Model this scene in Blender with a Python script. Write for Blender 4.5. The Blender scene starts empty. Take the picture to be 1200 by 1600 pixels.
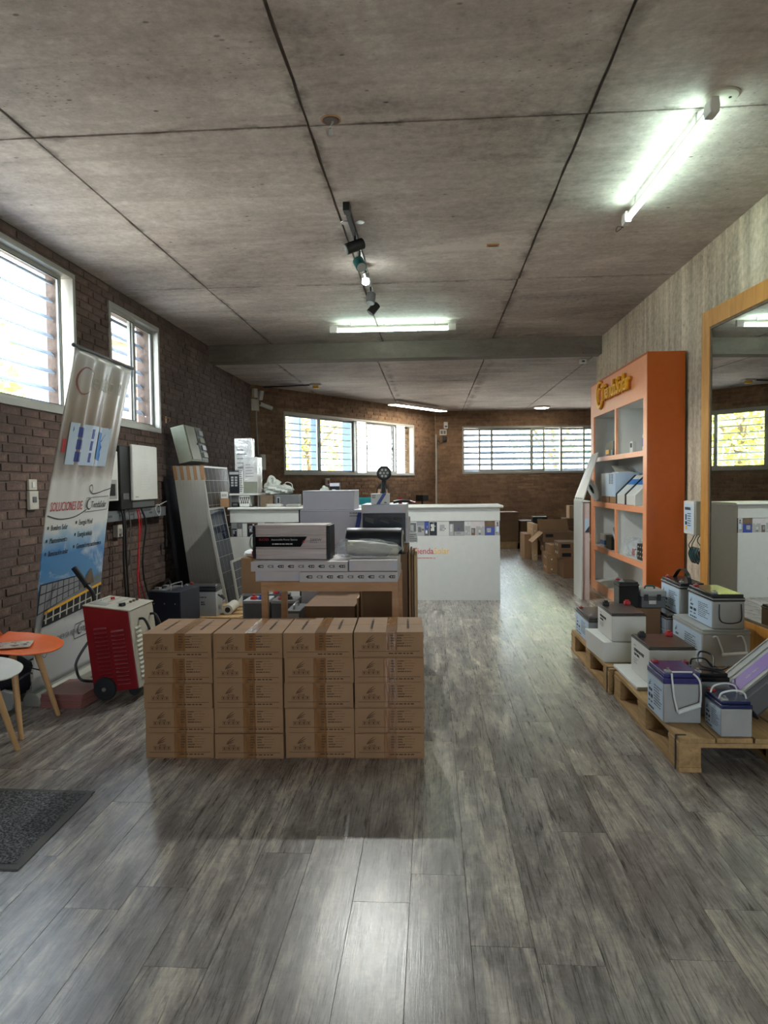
import bpy, bmesh, math, random
from mathutils import Matrix, Vector
random.seed(7)
R = math.radians
scene = bpy.context.scene
col = scene.collection

# ------------------------------------------------------------------ camera
FPX = 1110.0
CAMH = 1.3
PITCH = math.atan(45 / FPX)
YAW = math.atan(75 / FPX * math.cos(PITCH))
cd = bpy.data.cameras.new('camera')
cd.sensor_width = 36.0
cd.lens = FPX / 1600 * 36.0
cd.clip_start = 0.05
cd.clip_end = 200
cam = bpy.data.objects.new('camera', cd)
cam.location = (0, 0, CAMH)
ROLL = 0.011
cam.matrix_world = Matrix.Translation((0, 0, CAMH)) @ Matrix.Rotation(YAW, 4, 'Z') @ Matrix.Rotation(math.pi / 2 - PITCH, 4, 'X') @ Matrix.Rotation(-ROLL, 4, 'Z')
col.objects.link(cam)
scene.camera = cam

# ------------------------------------------------------------------ view, world, daylight
vs = scene.view_settings
vs.view_transform = 'Standard'
vs.look = 'None'
vs.gamma = 1.0
vs.use_curve_mapping = False
vs.exposure = 1.38
try:
    scene.cycles.use_denoising = True
    scene.cycles.max_bounces = 10
    scene.cycles.diffuse_bounces = 6
    scene.cycles.glossy_bounces = 4
    scene.cycles.transparent_max_bounces = 16
    scene.cycles.caustics_reflective = False
    scene.cycles.caustics_refractive = False
    scene.cycles.sample_clamp_indirect = 6.0
except Exception:
    pass
SKY = 6.0
w = bpy.data.worlds.new('world')
scene.world = w
w.use_nodes = True
bg = w.node_tree.nodes['Background']
bg.inputs[0].default_value = (0.86, 0.94, 1.0, 1)
bg.inputs[1].default_value = SKY


sd = bpy.data.lights.new('sun', 'SUN')
sd.energy = 22.0
sd.angle = R(0.6)
sd.color = (1.0, 0.93, 0.82)
so = bpy.data.objects.new('sun', sd)
so.rotation_euler = Vector((-0.62, 0.10, -0.80)).to_track_quat('-Z', 'Y').to_euler()
col.objects.link(so)


def portal(loc, normal, sx, sy):
    """portal of a window opening: guides the sky's own light, gives none"""
    ld = bpy.data.lights.new('window_portal', 'AREA')
    ld.shape = 'RECTANGLE'
    ld.size = sx
    ld.size_y = sy
    ld.cycles.is_portal = True
    o = bpy.data.objects.new('window_portal', ld)
    o.location = loc
    o.rotation_euler = Vector(normal).to_track_quat('-Z', 'Z').to_euler()
    col.objects.link(o)


# room measures (metres): X right, Y away from the camera, Z up
XL, XR, CE, CE2 = -3.11, 2.31, 3.25, 3.03
YF = -2.6
YSTEP = 9.85
XRR = 6.0
A2 = Vector((XL, 12.15))
B2 = Vector((0.1, 17.3))
UAB = (B2 - A2).normalized()
NAB = Vector((-UAB.y, UAB.x))
ANG_AB = math.atan2(UAB.y, UAB.x)
LAB = (B2 - A2).length
ANG_BC = math.atan2(0.45, 5.9)
portal((XL - 0.02, 4.82, 2.52), (1, 0, 0), 2.5, 1.2)
portal((XL - 0.02, 7.38, 2.5), (1, 0, 0), 1.2, 1.2)
mAB = A2 + UAB * 2.96 + NAB * 0.02
portal((mAB.x, mAB.y, 2.04), (-NAB.x, -NAB.y, 0), 4.1, 1.15)
portal((2.9, 17.55, 2.08), (0, -1, 0), 4.3, 1.1)
portal((0.85, YF - 0.05, 1.2), (0, 1, 0), 1.6, 2.2)


# ------------------------------------------------------------------ camera rays: a pixel of the 1200x1600 photo and one known coordinate give a point
def ray(x, y):
    dx, dy = x - 600, y - 800
    a = (dx * math.cos(ROLL) - dy * math.sin(ROLL)) / FPX
    b = -(dx * math.sin(ROLL) + dy * math.cos(ROLL)) / FPX
    up = b * math.cos(PITCH) - math.sin(PITCH)
    fw = math.cos(PITCH) + b * math.sin(PITCH)
    return Vector((a * math.cos(YAW) - fw * math.sin(YAW), a * math.sin(YAW) + fw * math.cos(YAW), up))


def PZ(x, y, z):
    r = ray(x, y)
    return Vector((0, 0, CAMH)) + r * ((z - CAMH) / r.z)


def PY(x, y, Y):
    r = ray(x, y)
    return Vector((0, 0, CAMH)) + r * (Y / r.y)


def PX(x, y, X):
    r = ray(x, y)
    return Vector((0, 0, CAMH)) + r * (X / r.x)


def pix(p):
    X, Y, z = p[0], p[1], p[2] - CAMH
    a = X * math.cos(YAW) + Y * math.sin(YAW)
    fh = -X * math.sin(YAW) + Y * math.cos(YAW)
    up = z * math.cos(PITCH) + fh * math.sin(PITCH)
    fw = fh * math.cos(PITCH) - z * math.sin(PITCH)
    if fw < 0.05:
        return (-9e9, -9e9, 1)
    dx, dy = FPX * a / fw, -FPX * up / fw
    return (600 + dx * math.cos(ROLL) + dy * math.sin(ROLL), 800 - dx * math.sin(ROLL) + dy * math.cos(ROLL), fw)


# ------------------------------------------------------------------ materials
def s2l(c):
    if isinstance(c, str):
        c = [int(c[i:i + 2], 16) / 255 for i in (0, 2, 4)]
    return tuple(((v / 12.92) if v <= 0.04045 else ((v + 0.055) / 1.055) ** 2.4) for v in c[:3]) + (1.0,)


class NT:
    def __init__(s, name):
        s.m = bpy.data.materials.new(name)
        s.m.use_nodes = True
        s.t = s.m.node_tree
        s.t.nodes.clear()
        s.out = s.t.nodes.new('ShaderNodeOutputMaterial')

    def n(s, ty, **kw):
        nd = s.t.nodes.new(ty)
        for k, v in kw.items():
            setattr(nd, k, v)
        return nd

    def put(s, sock, v):
        if hasattr(v, 'is_output'):
            s.t.links.new(v, sock)
        elif v is not None:
            if isinstance(v, (tuple, list)) and len(v) == 3 and sock.type == 'RGBA':
                v = tuple(v) + (1,)
            sock.default_value = v

    def pos(s):
        return s.n('ShaderNodeNewGeometry').outputs['Position']

    def obj(s):
        return s.n('ShaderNodeTexCoord').outputs['Object']

    def uv(s):
        return s.n('ShaderNodeTexCoord').outputs['UV']

    def attr(s, name):
        return s.n('ShaderNodeAttribute', attribute_name=name).outputs['Fac']

    def map(s, vec, scale=(1, 1, 1), loc=(0, 0, 0), rot=(0, 0, 0)):
        nd = s.n('ShaderNodeMapping')
        s.put(nd.inputs['Vector'], vec)
        s.put(nd.inputs['Scale'], scale)
        s.put(nd.inputs['Location'], loc)
        s.put(nd.inputs['Rotation'], rot)
        return nd.outputs[0]

    def noise(s, vec, scale=5, detail=4, rough=0.55, dist=0):
        nd = s.n('ShaderNodeTexNoise')
        s.put(nd.inputs['Vector'], vec)
        nd.inputs['Scale'].default_value = scale
        nd.inputs['Detail'].default_value = detail
        nd.inputs['Roughness'].default_value = rough
        nd.inputs['Distortion'].default_value = dist
        return nd.outputs['Fac']

    def voro(s, vec, scale=5, out='Distance', rnd=1.0):
        nd = s.n('ShaderNodeTexVoronoi')
        s.put(nd.inputs['Vector'], vec)
        nd.inputs['Scale'].default_value = scale
        nd.inputs['Randomness'].default_value = rnd
        return nd.outputs[out]

    def ramp(s, fac, stops, interp='LINEAR'):
        nd = s.n('ShaderNodeValToRGB')
        cr = nd.color_ramp
        cr.interpolation = interp
        while len(cr.elements) < len(stops):
            cr.elements.new(0.5)
        for e, (p, c) in zip(cr.elements, stops):
            e.position = p
            if isinstance(c, (int, float)):
                c = (c, c, c, 1)
            elif isinstance(c, str):
                c = s2l(c)
            e.color = c
        s.put(nd.inputs[0], fac)
        return nd.outputs[0]

    def mix(s, fac, a, b, blend='MIX'):
        nd = s.n('ShaderNodeMix', data_type='RGBA', blend_type=blend)
        s.put(nd.inputs[0], fac)
        s.put(nd.inputs[6], s2l(a) if isinstance(a, str) else a)
        s.put(nd.inputs[7], s2l(b) if isinstance(b, str) else b)
        return nd.outputs[2]

    def math(s, op, a, b=0.0, c=None):
        nd = s.n('ShaderNodeMath', operation=op)
        s.put(nd.inputs[0], a)
        s.put(nd.inputs[1], b)
        if c is not None:
            s.put(nd.inputs[2], c)
        return nd.outputs[0]

    def vmath(s, op, a, b):
        nd = s.n('ShaderNodeVectorMath', operation=op)
        s.put(nd.inputs[0], a)
        s.put(nd.inputs[1], b)
        return nd.outputs[0]

    def comb(s, x, y, z):
        nd = s.n('ShaderNodeCombineXYZ')
        for i, v in enumerate((x, y, z)):
            s.put(nd.inputs[i], v)
        return nd.outputs[0]

    def sep(s, v):
        nd = s.n('ShaderNodeSeparateXYZ')
        s.put(nd.inputs[0], v)
        return nd.outputs

    def bump(s, h, strength=0.3, dist=0.01):
        nd = s.n('ShaderNodeBump')
        nd.inputs['Strength'].default_value = strength
        nd.inputs['Distance'].default_value = dist
        s.put(nd.inputs['Height'], h)
        return nd.outputs[0]

    def pbr(s, color, rough=0.5, metal=0.0, normal=None, **kw):
        nd = s.n('ShaderNodeBsdfPrincipled')
        s.put(nd.inputs['Base Color'], color)
        s.put(nd.inputs['Roughness'], rough)
        s.put(nd.inputs['Metallic'], metal)
        if normal is not None:
            s.put(nd.inputs['Normal'], normal)
        for k, v in kw.items():
            s.put(nd.inputs[k.replace('_', ' ')], v)
        s.t.links.new(nd.outputs[0], s.out.inputs[0])
        return s.m


def simple(name, c, rough=0.5, metal=0.0, var=0.08, scale=14, bump=0.0, **kw):
    """one-colour procedural material with a little mottling"""
    t = NT(name)
    base = s2l(c)
    f = t.noise(t.obj(), scale, 3)
    dark = tuple(v * (1 - var) for v in base[:3]) + (1,)
    lite = tuple(min(1, v * (1 + var)) for v in base[:3]) + (1,)
    cc = t.ramp(f, [(0.3, dark), (0.7, lite)])
    nrm = t.bump(t.noise(t.obj(), scale * 6, 3), bump, 0.004) if bump else None
    return t.pbr(cc, rough, metal, nrm, **kw)


def emit(name, c, strength):
    t = NT(name)
    e = t.n('ShaderNodeEmission')
    e.inputs[0].default_value = s2l(c)
    e.inputs[1].default_value = strength
    t.t.links.new(e.outputs[0], t.out.inputs[0])
    return t.m


def glass_mat(name, tint=(0.95, 0.98, 1.0, 1), gloss=0.06, rough=0.02):
    t = NT(name)
    tr = t.n('ShaderNodeBsdfTransparent')
    tr.inputs[0].default_value = tint
    gl = t.n('ShaderNodeBsdfGlossy')
    gl.inputs['Roughness'].default_value = rough
    mx = t.n('ShaderNodeMixShader')
    mx.inputs[0].default_value = gloss
    t.t.links.new(tr.outputs[0], mx.inputs[1])
    t.t.links.new(gl.outputs[0], mx.inputs[2])
    t.t.links.new(mx.outputs[0], t.out.inputs[0])
    return t.m


M = {}


def mat_floor():
    t = NT('floor_vinyl_planks')
    r = t.attr('rnd')
    off = t.comb(t.math('MULTIPLY', r, 37.0), t.math('MULTIPLY', r, 91.0), t.math('MULTIPLY', r, 17.0))
    v = t.vmath('ADD', t.pos(), off)
    big = t.noise(t.map(v, (7.5, 1.0, 1)), 1.0, 6, 0.68, 1.4)
    blot = t.noise(t.map(v, (16, 7, 1), (3, 8, 0)), 1.0, 6, 0.72, 0.8)
    f = t.math('ADD', t.math('MULTIPLY', big, 0.62), t.math('MULTIPLY', blot, 0.38))
    grain = t.noise(t.map(v, (55, 2.4, 1)), 1.0, 7, 0.72, 2.0)
    fine = t.noise(t.map(v, (260, 9, 1)), 1.0, 4, 0.6, 0.4)
    cross = t.noise(t.map(v, (14, 120, 1)), 1.0, 3, 0.6, 0.4)
    c = t.ramp(f, [(0.34, '5c5550'), (0.44, '7b7570'), (0.51, '96908a'), (0.57, 'b4ada2'), (0.66, 'd8d1c5')])
    g = t.ramp(grain, [(0.30, 0.35), (0.43, 0.82), (0.56, 1.03), (0.70, 1.28)])
    c = t.mix(0.8, c, g, 'MULTIPLY')
    g2 = t.ramp(fine, [(0.30, 0.55), (0.50, 1.0), (0.75, 1.16)])
    c = t.mix(0.6, c, g2, 'MULTIPLY')
    c = t.mix(0.25, c, t.ramp(cross, [(0.32, 0.5), (0.5, 1.0)]), 'MULTIPLY')
    tone = t.ramp(r, [(0.0, (0.90, 0.895, 0.895, 1)), (0.3, (0.97, 0.96, 0.95, 1)), (0.6, (1.03, 1.02, 1.01, 1)), (0.85, (1.10, 1.075, 1.02, 1)), (1.0, (0.93, 0.91, 0.89, 1))])
    c = t.mix(1.0, c, tone, 'MULTIPLY')
    kv = t.map(v, (11, 3.2, 1), (2, 5, 0))
    kn = t.math('ADD', t.voro(kv, 0.5), t.math('MULTIPLY', t.noise(t.map(v, (60, 25, 1)), 1, 3), 0.05))
    knm = t.ramp(kn, [(0.05, 0.38), (0.085, 0.85), (0.11, 1.0)])
    c = t.mix(0.8, c, knm, 'MULTIPLY')
    ck = t.noise(t.map(v, (40, 1.3, 1), (1, 3, 0)), 1.0, 3, 0.5, 2.5)
    ckm = t.ramp(ck, [(0.478, 1.0), (0.497, 0.30), (0.516, 1.0)])
    ckg = t.ramp(t.noise(t.map(v, (8, 2.5, 1), (4, 4, 0)), 1.0, 2), [(0.48, 0.0), (0.56, 0.9)])
    c = t.mix(ckg, c, t.mix(1.0, c, ckm, 'MULTIPLY'))
    rg = t.math('ADD', 0.285, t.math('MULTIPLY', t.math('SUBTRACT', grain, 0.5), 0.16))
    hh = t.math('ADD', t.math('MULTIPLY', grain, 0.6), t.math('MULTIPLY', fine, 0.5))
    return t.pbr(c, rg, 0, t.bump(hh, 0.15, 0.003), Specular_IOR_Level=0.5)


def mat_concrete(name, stops, streak, spec=True, rough=0.75, light=None, boards=False, wts=(0.42, 0.42, 0.16), joints=None):
    t = NT(name)
    p = t.pos()
    n1 = t.noise(t.map(p, (0.7, 0.7, 0.7)), 1, 5, 0.6, 0.4)
    n2 = t.noise(t.map(p, streak), 1, 6, 0.65, 0.6)
    n3 = t.noise(p, 22, 5, 0.7)
    f = t.math('ADD', t.math('MULTIPLY', n1, wts[0]), t.math('ADD', t.math('MULTIPLY', n2, wts[1]), t.math('MULTIPLY', n3, wts[2])))
    c = t.ramp(f, stops)
    scr = t.noise(t.map(p, (2.2, 26, 2.2), (6, 2, 1)), 1, 4, 0.7, 0.6)
    c = t.mix(0.28, c, t.ramp(scr, [(0.32, 0.62), (0.44, 1.0), (0.62, 1.0), (0.74, 1.15)]), 'MULTIPLY') if joints else c
    hue = t.noise(t.map(p, (1.3, 1.1, 1.2), (9, 4, 2)), 1, 3)
    c = t.mix(t.ramp(hue, [(0.35, 0.0), (0.7, 0.35)]), c, t.mix(1.0, c, (1.02, 0.93, 0.93, 1), 'MULTIPLY'))
    if boards:
        y = t.sep(p)[1]
        idx = t.math('FLOOR', t.math('DIVIDE', y, 0.115))
        wn = t.n('ShaderNodeTexWhiteNoise', noise_dimensions='1D')
        t.put(wn.inputs['W'], idx)
        c = t.mix(1.0, c, t.ramp(wn.outputs['Value'], [(0, 0.90), (1, 1.08)]), 'MULTIPLY')
        fr = t.math('FRACT', t.math('DIVIDE', y, 0.115))
        ln = t.ramp(fr, [(0.0, 0.72), (0.05, 1.0), (0.95, 1.0), (1.0, 0.72)])
        c = t.mix(0.35, c, ln, 'MULTIPLY')
    if spec:
        vr = t.voro(t.map(p, (1, 1.8, 1)), 5.5)
        ms = t.ramp(t.noise(p, 2.2, 3), [(0.45, 0.0), (0.62, 1.0)])
        sp = t.ramp(vr, [(0.05, 1.0), (0.10, 0.0)])
        c = t.mix(t.math('MULTIPLY', t.math('MULTIPLY', sp, ms), 0.85), c, '2e2823')
        vr2 = t.voro(t.map(p, (1, 2.6, 1), (3, 1, 0)), 15)
        sp2 = t.ramp(vr2, [(0.08, 1.0), (0.16, 0.0)])
        ms2 = t.ramp(t.noise(t.map(p, (1, 1, 1), (5, 2, 1)), 1.4, 3), [(0.48, 0.0), (0.62, 1.0)])
        c = t.mix(t.math('MULTIPLY', t.math('MULTIPLY', sp2, ms2), 0.7), c, '37302b')
    if joints:
        # grout that leaked through the formwork joints
        sp_ = t.sep(p)
        wob = t.math('MULTIPLY', t.math('SUBTRACT', t.noise(p, 7, 4, 0.7), 0.5), 0.16)
        tot = None
        for ax, val, wid in joints:
            d = t.math('ABSOLUTE', t.math('SUBTRACT', t.math('ADD', sp_[ax], wob), val))
            k = t.ramp(d, [(0.0, 1.0), (wid, 0.0)])
            tot = k if tot is None else t.math('MAXIMUM', tot, k)
        gate = t.ramp(t.noise(t.map(p, (1, 1, 1), (1, 8, 3)), 2.6, 4, 0.65), [(0.42, 0.0), (0.60, 1.0)])
        c = t.mix(t.math('MULTIPLY', t.math('MULTIPLY', tot, gate), 0.75), c, '544a41')
    if light:
        pt = t.ramp(t.noise(t.map(p, (1.1, 2.2, 1), (2, 7, 0)), 1.3, 5, 0.6, 1.0), [(0.64, 0.0), (0.72, 1.0)])
        c = t.mix(t.math('MULTIPLY', pt, 0.45), c, light)
    h = t.math('ADD', n2, t.math('MULTIPLY', n3, 0.6))
    return t.pbr(c, rough, 0, t.bump(h, 0.25, 0.01))


def mat_brick(name, cols, mortar=False):
    t = NT(name)
    p = t.obj()
    f = t.noise(p, 9, 5, 0.65)
    g = t.noise(p, 45, 4, 0.7)
    v = t.math('ADD', t.math('MULTIPLY', f, 0.6), t.math('MULTIPLY', g, 0.4))
    if not mortar:
        r = t.attr('rnd')
        v = t.math('ADD', t.math('MULTIPLY', v, 0.80), t.math('MULTIPLY', r, 0.20))
    c = t.ramp(v, cols)
    big = t.noise(t.map(t.pos(), (0.9, 0.9, 0.9)), 1.0, 4, 0.6)
    c = t.mix(1.0, c, t.ramp(big, [(0.3, 0.72), (0.7, 1.2)]), 'MULTIPLY')
    return t.pbr(c, 0.9, 0, t.bump(t.math('ADD', f, g), 0.5, 0.012))


def mat_wood(name, dark, lite, sc=(1.5, 30, 30), rough=0.6):
    t = NT(name)
    p = t.obj()
    n = t.noise(t.map(p, sc), 1, 5, 0.6, 1.0)
    m = t.noise(p, 6, 3)
    f = t.math('ADD', t.math('MULTIPLY', n, 0.7), t.math('MULTIPLY', m, 0.3))
    return t.pbr(t.ramp(f, [(0.3, dark), (0.7, lite)]), rough, 0, t.bump(n, 0.15, 0.004))


def mats():
    M['floor'] = mat_floor()
    M['ceil'] = mat_concrete('concrete_ceiling', [(0.37, '857c75'), (0.45, 'a59b93'), (0.53, 'bbb1a9'), (0.62, 'd6cec5')], (1.0, 5, 1), light='d6cfc5', wts=(0.46, 0.26, 0.28), joints=[(0, -2.21, .05), (0, -0.655, .06), (0, 0.845, .10), (1, 3.92, .04), (1, 7.0, .03)])
    M['joint'] = simple('dark_joint', '5c5249', 0.9, var=0.3, scale=9)
    M['beam'] = mat_concrete('concrete_beam', [(0.30, '4d463d'), (0.5, '6b6359'), (0.7, '877e70')], (1.5, 4, 6))
    M['wallc'] = mat_concrete('board_marked_concrete', [(0.34, '6b6253'), (0.44, '9f937f'), (0.53, 'c8bba2'), (0.63, 'ebe0ca')], (3.0, 6, 0.32), boards=True, wts=(0.32, 0.42, 0.26), light='c9c0ae')
    M['brick'] = mat_brick('brown_brick', [(0.25, '443833'), (0.42, '56453e'), (0.56, '67534a'), (0.72, '80695d')])
    M['mortar'] = mat_brick('brick_mortar', [(0.3, '473c36'), (0.5, '5b4c44'), (0.7, '716257')], True)
    M['brickb'] = mat_brick('ochre_brick', [(0.25, '553f2e'), (0.42, '735640'), (0.58, '8a6b50'), (0.75, '9e8061')])
    M['mortarb'] = mat_brick('ochre_mortar', [(0.3, '5f4d3a'), (0.5, '806a51'), (0.7, '99846a')], True)
    M['alu'] = simple('aluminium_frame', 'a9a79e', 0.4, 0.3, scale=5)
    M['alud'] = simple('dark_aluminium', '3a3c3d', 0.4, 0.3)
    M['slat'] = simple('painted_slat', 'a3b3c6', 0.5)
    M['glass'] = glass_mat('window_glass')
    M['white'] = simple('white_laminate', 'c2c3bd', 0.35, var=0.03)
    M['shelfw'] = simple('shelf_white', 'd8d9d4', 0.45, var=0.03)
    M['whitep'] = simple('white_plastic', 'cfcfc9', 0.4, var=0.03)
    M['offw'] = simple('off_white', 'bdb8ab', 0.5, var=0.05)
    M['card_w'] = simple('white_card', 'c0b9ba', 0.55, var=0.04)
    M['lilac_w'] = simple('white_gloss_card', 'b9b8c2', 0.4, var=0.03)
    M['black'] = simple('black_plastic', '151516', 0.45, var=0.2)
    M['blackg'] = simple('black_gloss', '101114', 0.2, var=0.2)
    M['blackm'] = simple('black_metal', '1c1e24', 0.4, 0.4, var=0.2)
    M['navyb'] = simple('blue_black_steel', '161c2a', 0.4, 0.2, var=0.2)
    M['rubber'] = simple('rubber', '1a1b1e', 0.7, var=0.2)
    M['grey'] = simple('grey_plastic', '9a9a98', 0.5, var=0.05)
    M['greyd'] = simple('dark_grey_plastic', '5c5d5e', 0.5, var=0.08)
    M['batt'] = simple('battery_grey', '9d9d9a', 0.45, var=0.04)
    M['batt2'] = simple('battery_dark_grey', '85878a', 0.45, var=0.05)
    M['lidb'] = simple('battery_lid_charcoal', '2b2b2d', 0.25, var=0.15)
    M['lidp'] = simple('battery_lid_violet', '34316a', 0.25, var=0.1)
    M['lidn'] = simple('battery_lid_navy', '1d2550', 0.25, var=0.1)
    M['lidbr'] = simple('battery_lid_brown', '3b3330', 0.3, var=0.1)
    M['labelb'] = simple('pale_blue_label', 'b9cbdc', 0.4, var=0.03)
    M['ink'] = simple('print_ink', '2c2d30', 0.6, var=0.1)
    M['inkc'] = simple('carton_ink', '48331f', 0.8, var=0.1)
    M['inkg'] = simple('grey_print', '77787a', 0.6, var=0.1)
    M['carton'] = simple('kraft_carton', '967250', 0.75, var=0.07, scale=7, bump=0.06)
    M['cartond'] = simple('kraft_carton_dark', '785a3f', 0.75, var=0.08, scale=7, bump=0.06)
    M['carton_in'] = simple('kraft_edge', 'c2a27a', 0.8, var=0.06)
    t = NT('packing_tape')
    M['tape'] = t.pbr(t.ramp(t.noise(t.map(t.obj(), (40, 6, 6)), 1, 3), [(0.4, '845c38'), (0.7, '9c7550')]), 0.14, 0, t.bump(t.noise(t.map(t.obj(), (90, 12, 12)), 1, 2), 0.35, 0.003))
    M['orange'] = simple('orange_laminate_shaded', 'b5540f', 0.35, var=0.05)  # shelf orange deepened: shade on the camera-facing side is in the colour
    M['orange_glare'] = simple('orange_front_glare', 'ea9a6e', 0.35, var=0.04)  # same orange made paler and pinker for the glare on the front
    M['orangec'] = simple('orange_seat', 'e0661c', 0.4, var=0.05)
    M['yellow'] = simple('golden_letter', 'f2b21e', 0.4, var=0.05)
    M['yellowd'] = simple('golden_letter_edge', 'b36a12', 0.5, var=0.05)
    M['red'] = simple('red_steel', '820f19', 0.4, var=0.08)
    M['redp'] = simple('red_plastic', 'b8252a', 0.4, var=0.1)
    M['blue'] = simple('blue_plastic', '2a55a8', 0.4, var=0.1)
    M['bluep'] = simple('blue_print', '3a78c0', 0.4, var=0.06)
    M['navy'] = simple('navy_print', '2b3f8c', 0.4, var=0.06)
    M['cream'] = simple('cream_steel', 'c2bcab', 0.45, var=0.04)
    M['teal'] = simple('teal_fabric', '1f7f88', 0.8, var=0.1, bump=0.2)
    M['tealg'] = simple('teal_enamel', '1d5a58', 0.3, var=0.1)
    M['steel'] = simple('steel', 'b5b5b2', 0.3, 0.9, var=0.06)
    M['zinc'] = simple('galvanised_steel', '9aa0a4', 0.4, 0.7, var=0.1)
    M['pallet'] = mat_wood('pallet_wood', '86683f', 'bd9a6b', (30, 2.0, 30), 0.75)
    M['beech'] = mat_wood('beech_wood', 'ad8455', 'cda474', (20, 20, 2.5), 0.5)
    M['tablew'] = mat_wood('table_wood', 'a5774e', 'c1946a', (4, 20, 20), 0.5)
    M['oak'] = mat_wood('mirror_frame_oak', '9c6420', 'cf9040', (14, 14, 2.0), 0.4)
    M['skin'] = simple('skin', 'b98a6e', 0.55, var=0.06)
    M['hair'] = simple('dark_hair', '1d1613', 0.6, var=0.2)
    M['cloth'] = simple('dark_shirt', '2a2d36', 0.85, var=0.1)
    M['foam'] = simple('white_foam', 'd6d8d5', 0.6, var=0.02)
    M['pink'] = simple('terracotta_tile', '8f5e58', 0.35, var=0.08)
    M['pinkside'] = simple('pink_white_laminate', 'cdb8b2', 0.4, var=0.04)
    M['green'] = simple('olive_grey_steel', '7d8070', 0.45, 0.1, var=0.06)
    M['purple'] = simple('purple_band', '7f5fa8', 0.4, var=0.05)
    M['asph'] = simple('outdoor_ground', 'b9b4aa', 0.9, var=0.1, scale=2)
    M['leaf'] = simple('sunlit_leaf', 'b3b95c', 0.7, var=0.25, scale=2)
    M['leaf2'] = simple('green_leaf', '93b06a', 0.7, var=0.25, scale=2)
    M['bark'] = simple('bark', '6b5a48', 0.9, var=0.2)
    M['pinkwall'] = mat_brick('outdoor_pink_wall', [(0.3, '946652'), (0.5, 'a87a66'), (0.7, 'b88f7b')], True)
    M['bluewall'] = simple('blue_painted_post', '8fb0da', 0.7, var=0.05)
    M['whitewall'] = simple('outdoor_white_wall', 'dfe2e4', 0.8, var=0.05)
    # clear thin plastic
    t = NT('clear_plastic')
    tr = t.n('ShaderNodeBsdfTransparent'); tr.inputs[0].default_value = (0.93, 0.94, 0.95, 1)
    pr = t.n('ShaderNodeBsdfPrincipled'); pr.inputs['Base Color'].default_value = (0.8, 0.82, 0.84, 1); pr.inputs['Roughness'].default_value = 0.12
    t.t.links.new(t.bump(t.noise(t.obj(), 35, 3, 0.6, 2), 0.8, 0.01), pr.inputs['Normal'])
    mx = t.n('ShaderNodeMixShader'); mx.inputs[0].default_value = 0.22
    t.t.links.new(tr.outputs[0], mx.inputs[1]); t.t.links.new(pr.outputs[0], mx.inputs[2]); t.t.links.new(mx.outputs[0], t.out.inputs[0])
    M['clear'] = t.m
    t = NT('thin_plastic_bag')
    tr = t.n('ShaderNodeBsdfTranslucent'); tr.inputs[0].default_value = s2l('d8dcd4')
    pr = t.n('ShaderNodeBsdfPrincipled'); pr.inputs['Base Color'].default_value = s2l('d8dcd4'); pr.inputs['Roughness'].default_value = 0.3
    t.t.links.new(t.bump(t.noise(t.obj(), 30, 3, 0.6, 2), 0.8, 0.01), pr.inputs['Normal'])
    mx = t.n('ShaderNodeMixShader'); mx.inputs[0].default_value = 0.65
    t.t.links.new(tr.outputs[0], mx.inputs[1]); t.t.links.new(pr.outputs[0], mx.inputs[2]); t.t.links.new(mx.outputs[0], t.out.inputs[0])
    M['bag'] = t.m
    # mirror
    t = NT('mirror_glass')
    M['mirror'] = t.pbr((0.86, 0.9, 0.89, 1), t.ramp(t.noise(t.obj(), 3, 2), [(0.3, 0.005), (0.7, 0.02)]), 1.0)
    # wrinkled shiny wrap of the cartons on the counter
    t = NT('shiny_white_wrap')
    M['shiny'] = t.pbr(t.ramp(t.noise(t.obj(), 6, 3), [(0.3, 'bfc0bf'), (0.7, 'e6e6e2')]), 0.15, 0.25, t.bump(t.noise(t.obj(), 9, 2, 0.5, 1.5), 0.25, 0.02))
    # solar cells
    t = NT('solar_cells')
    M['cell'] = t.pbr(t.ramp(t.noise(t.obj(), 4, 2), [(0.3, '0d1420'), (0.7, '182236')]), 0.10, 0.0, Specular_IOR_Level=0.5)
    # door mat
    t = NT('door_mat_loops')
    vv = t.voro(t.map(t.obj(), (1, 1, 1)), 110)
    M['mat'] = t.pbr(t.ramp(t.math('ADD', t.math('MULTIPLY', vv, 0.8), t.math('MULTIPLY', t.noise(t.obj(), 90, 3), 0.4)), [(0.2, '2b2d2f'), (0.5, '4d4f50'), (0.8, '77797a')]), 0.95, 0, t.bump(vv, 1.0, 0.01))
    M['matedge'] = simple('door_mat_rubber', '5a5a58', 0.8, var=0.1)
    # silver inverter face (brushed)
    t = NT('brushed_pinkish_aluminium')
    M['brushed'] = t.pbr(t.ramp(t.noise(t.map(t.obj(), (2, 60, 60)), 1, 4, 0.6, 0.5), [(0.3, 'a89a97'), (0.7, 'd3c8c4')]), 0.35, 0.25)
    M['tube'] = emit('fluorescent_tube', 'dcfff0', 17.0)
    M['led'] = emit('led_panel', 'fff6e6', 14.0)
    M['bulb'] = emit('spot_bulb', 'f4fff8', 40.0)
    M['lampoff'] = simple('lamp_lens', 'c9cdce', 0.1, 0.6)


mats()


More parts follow.
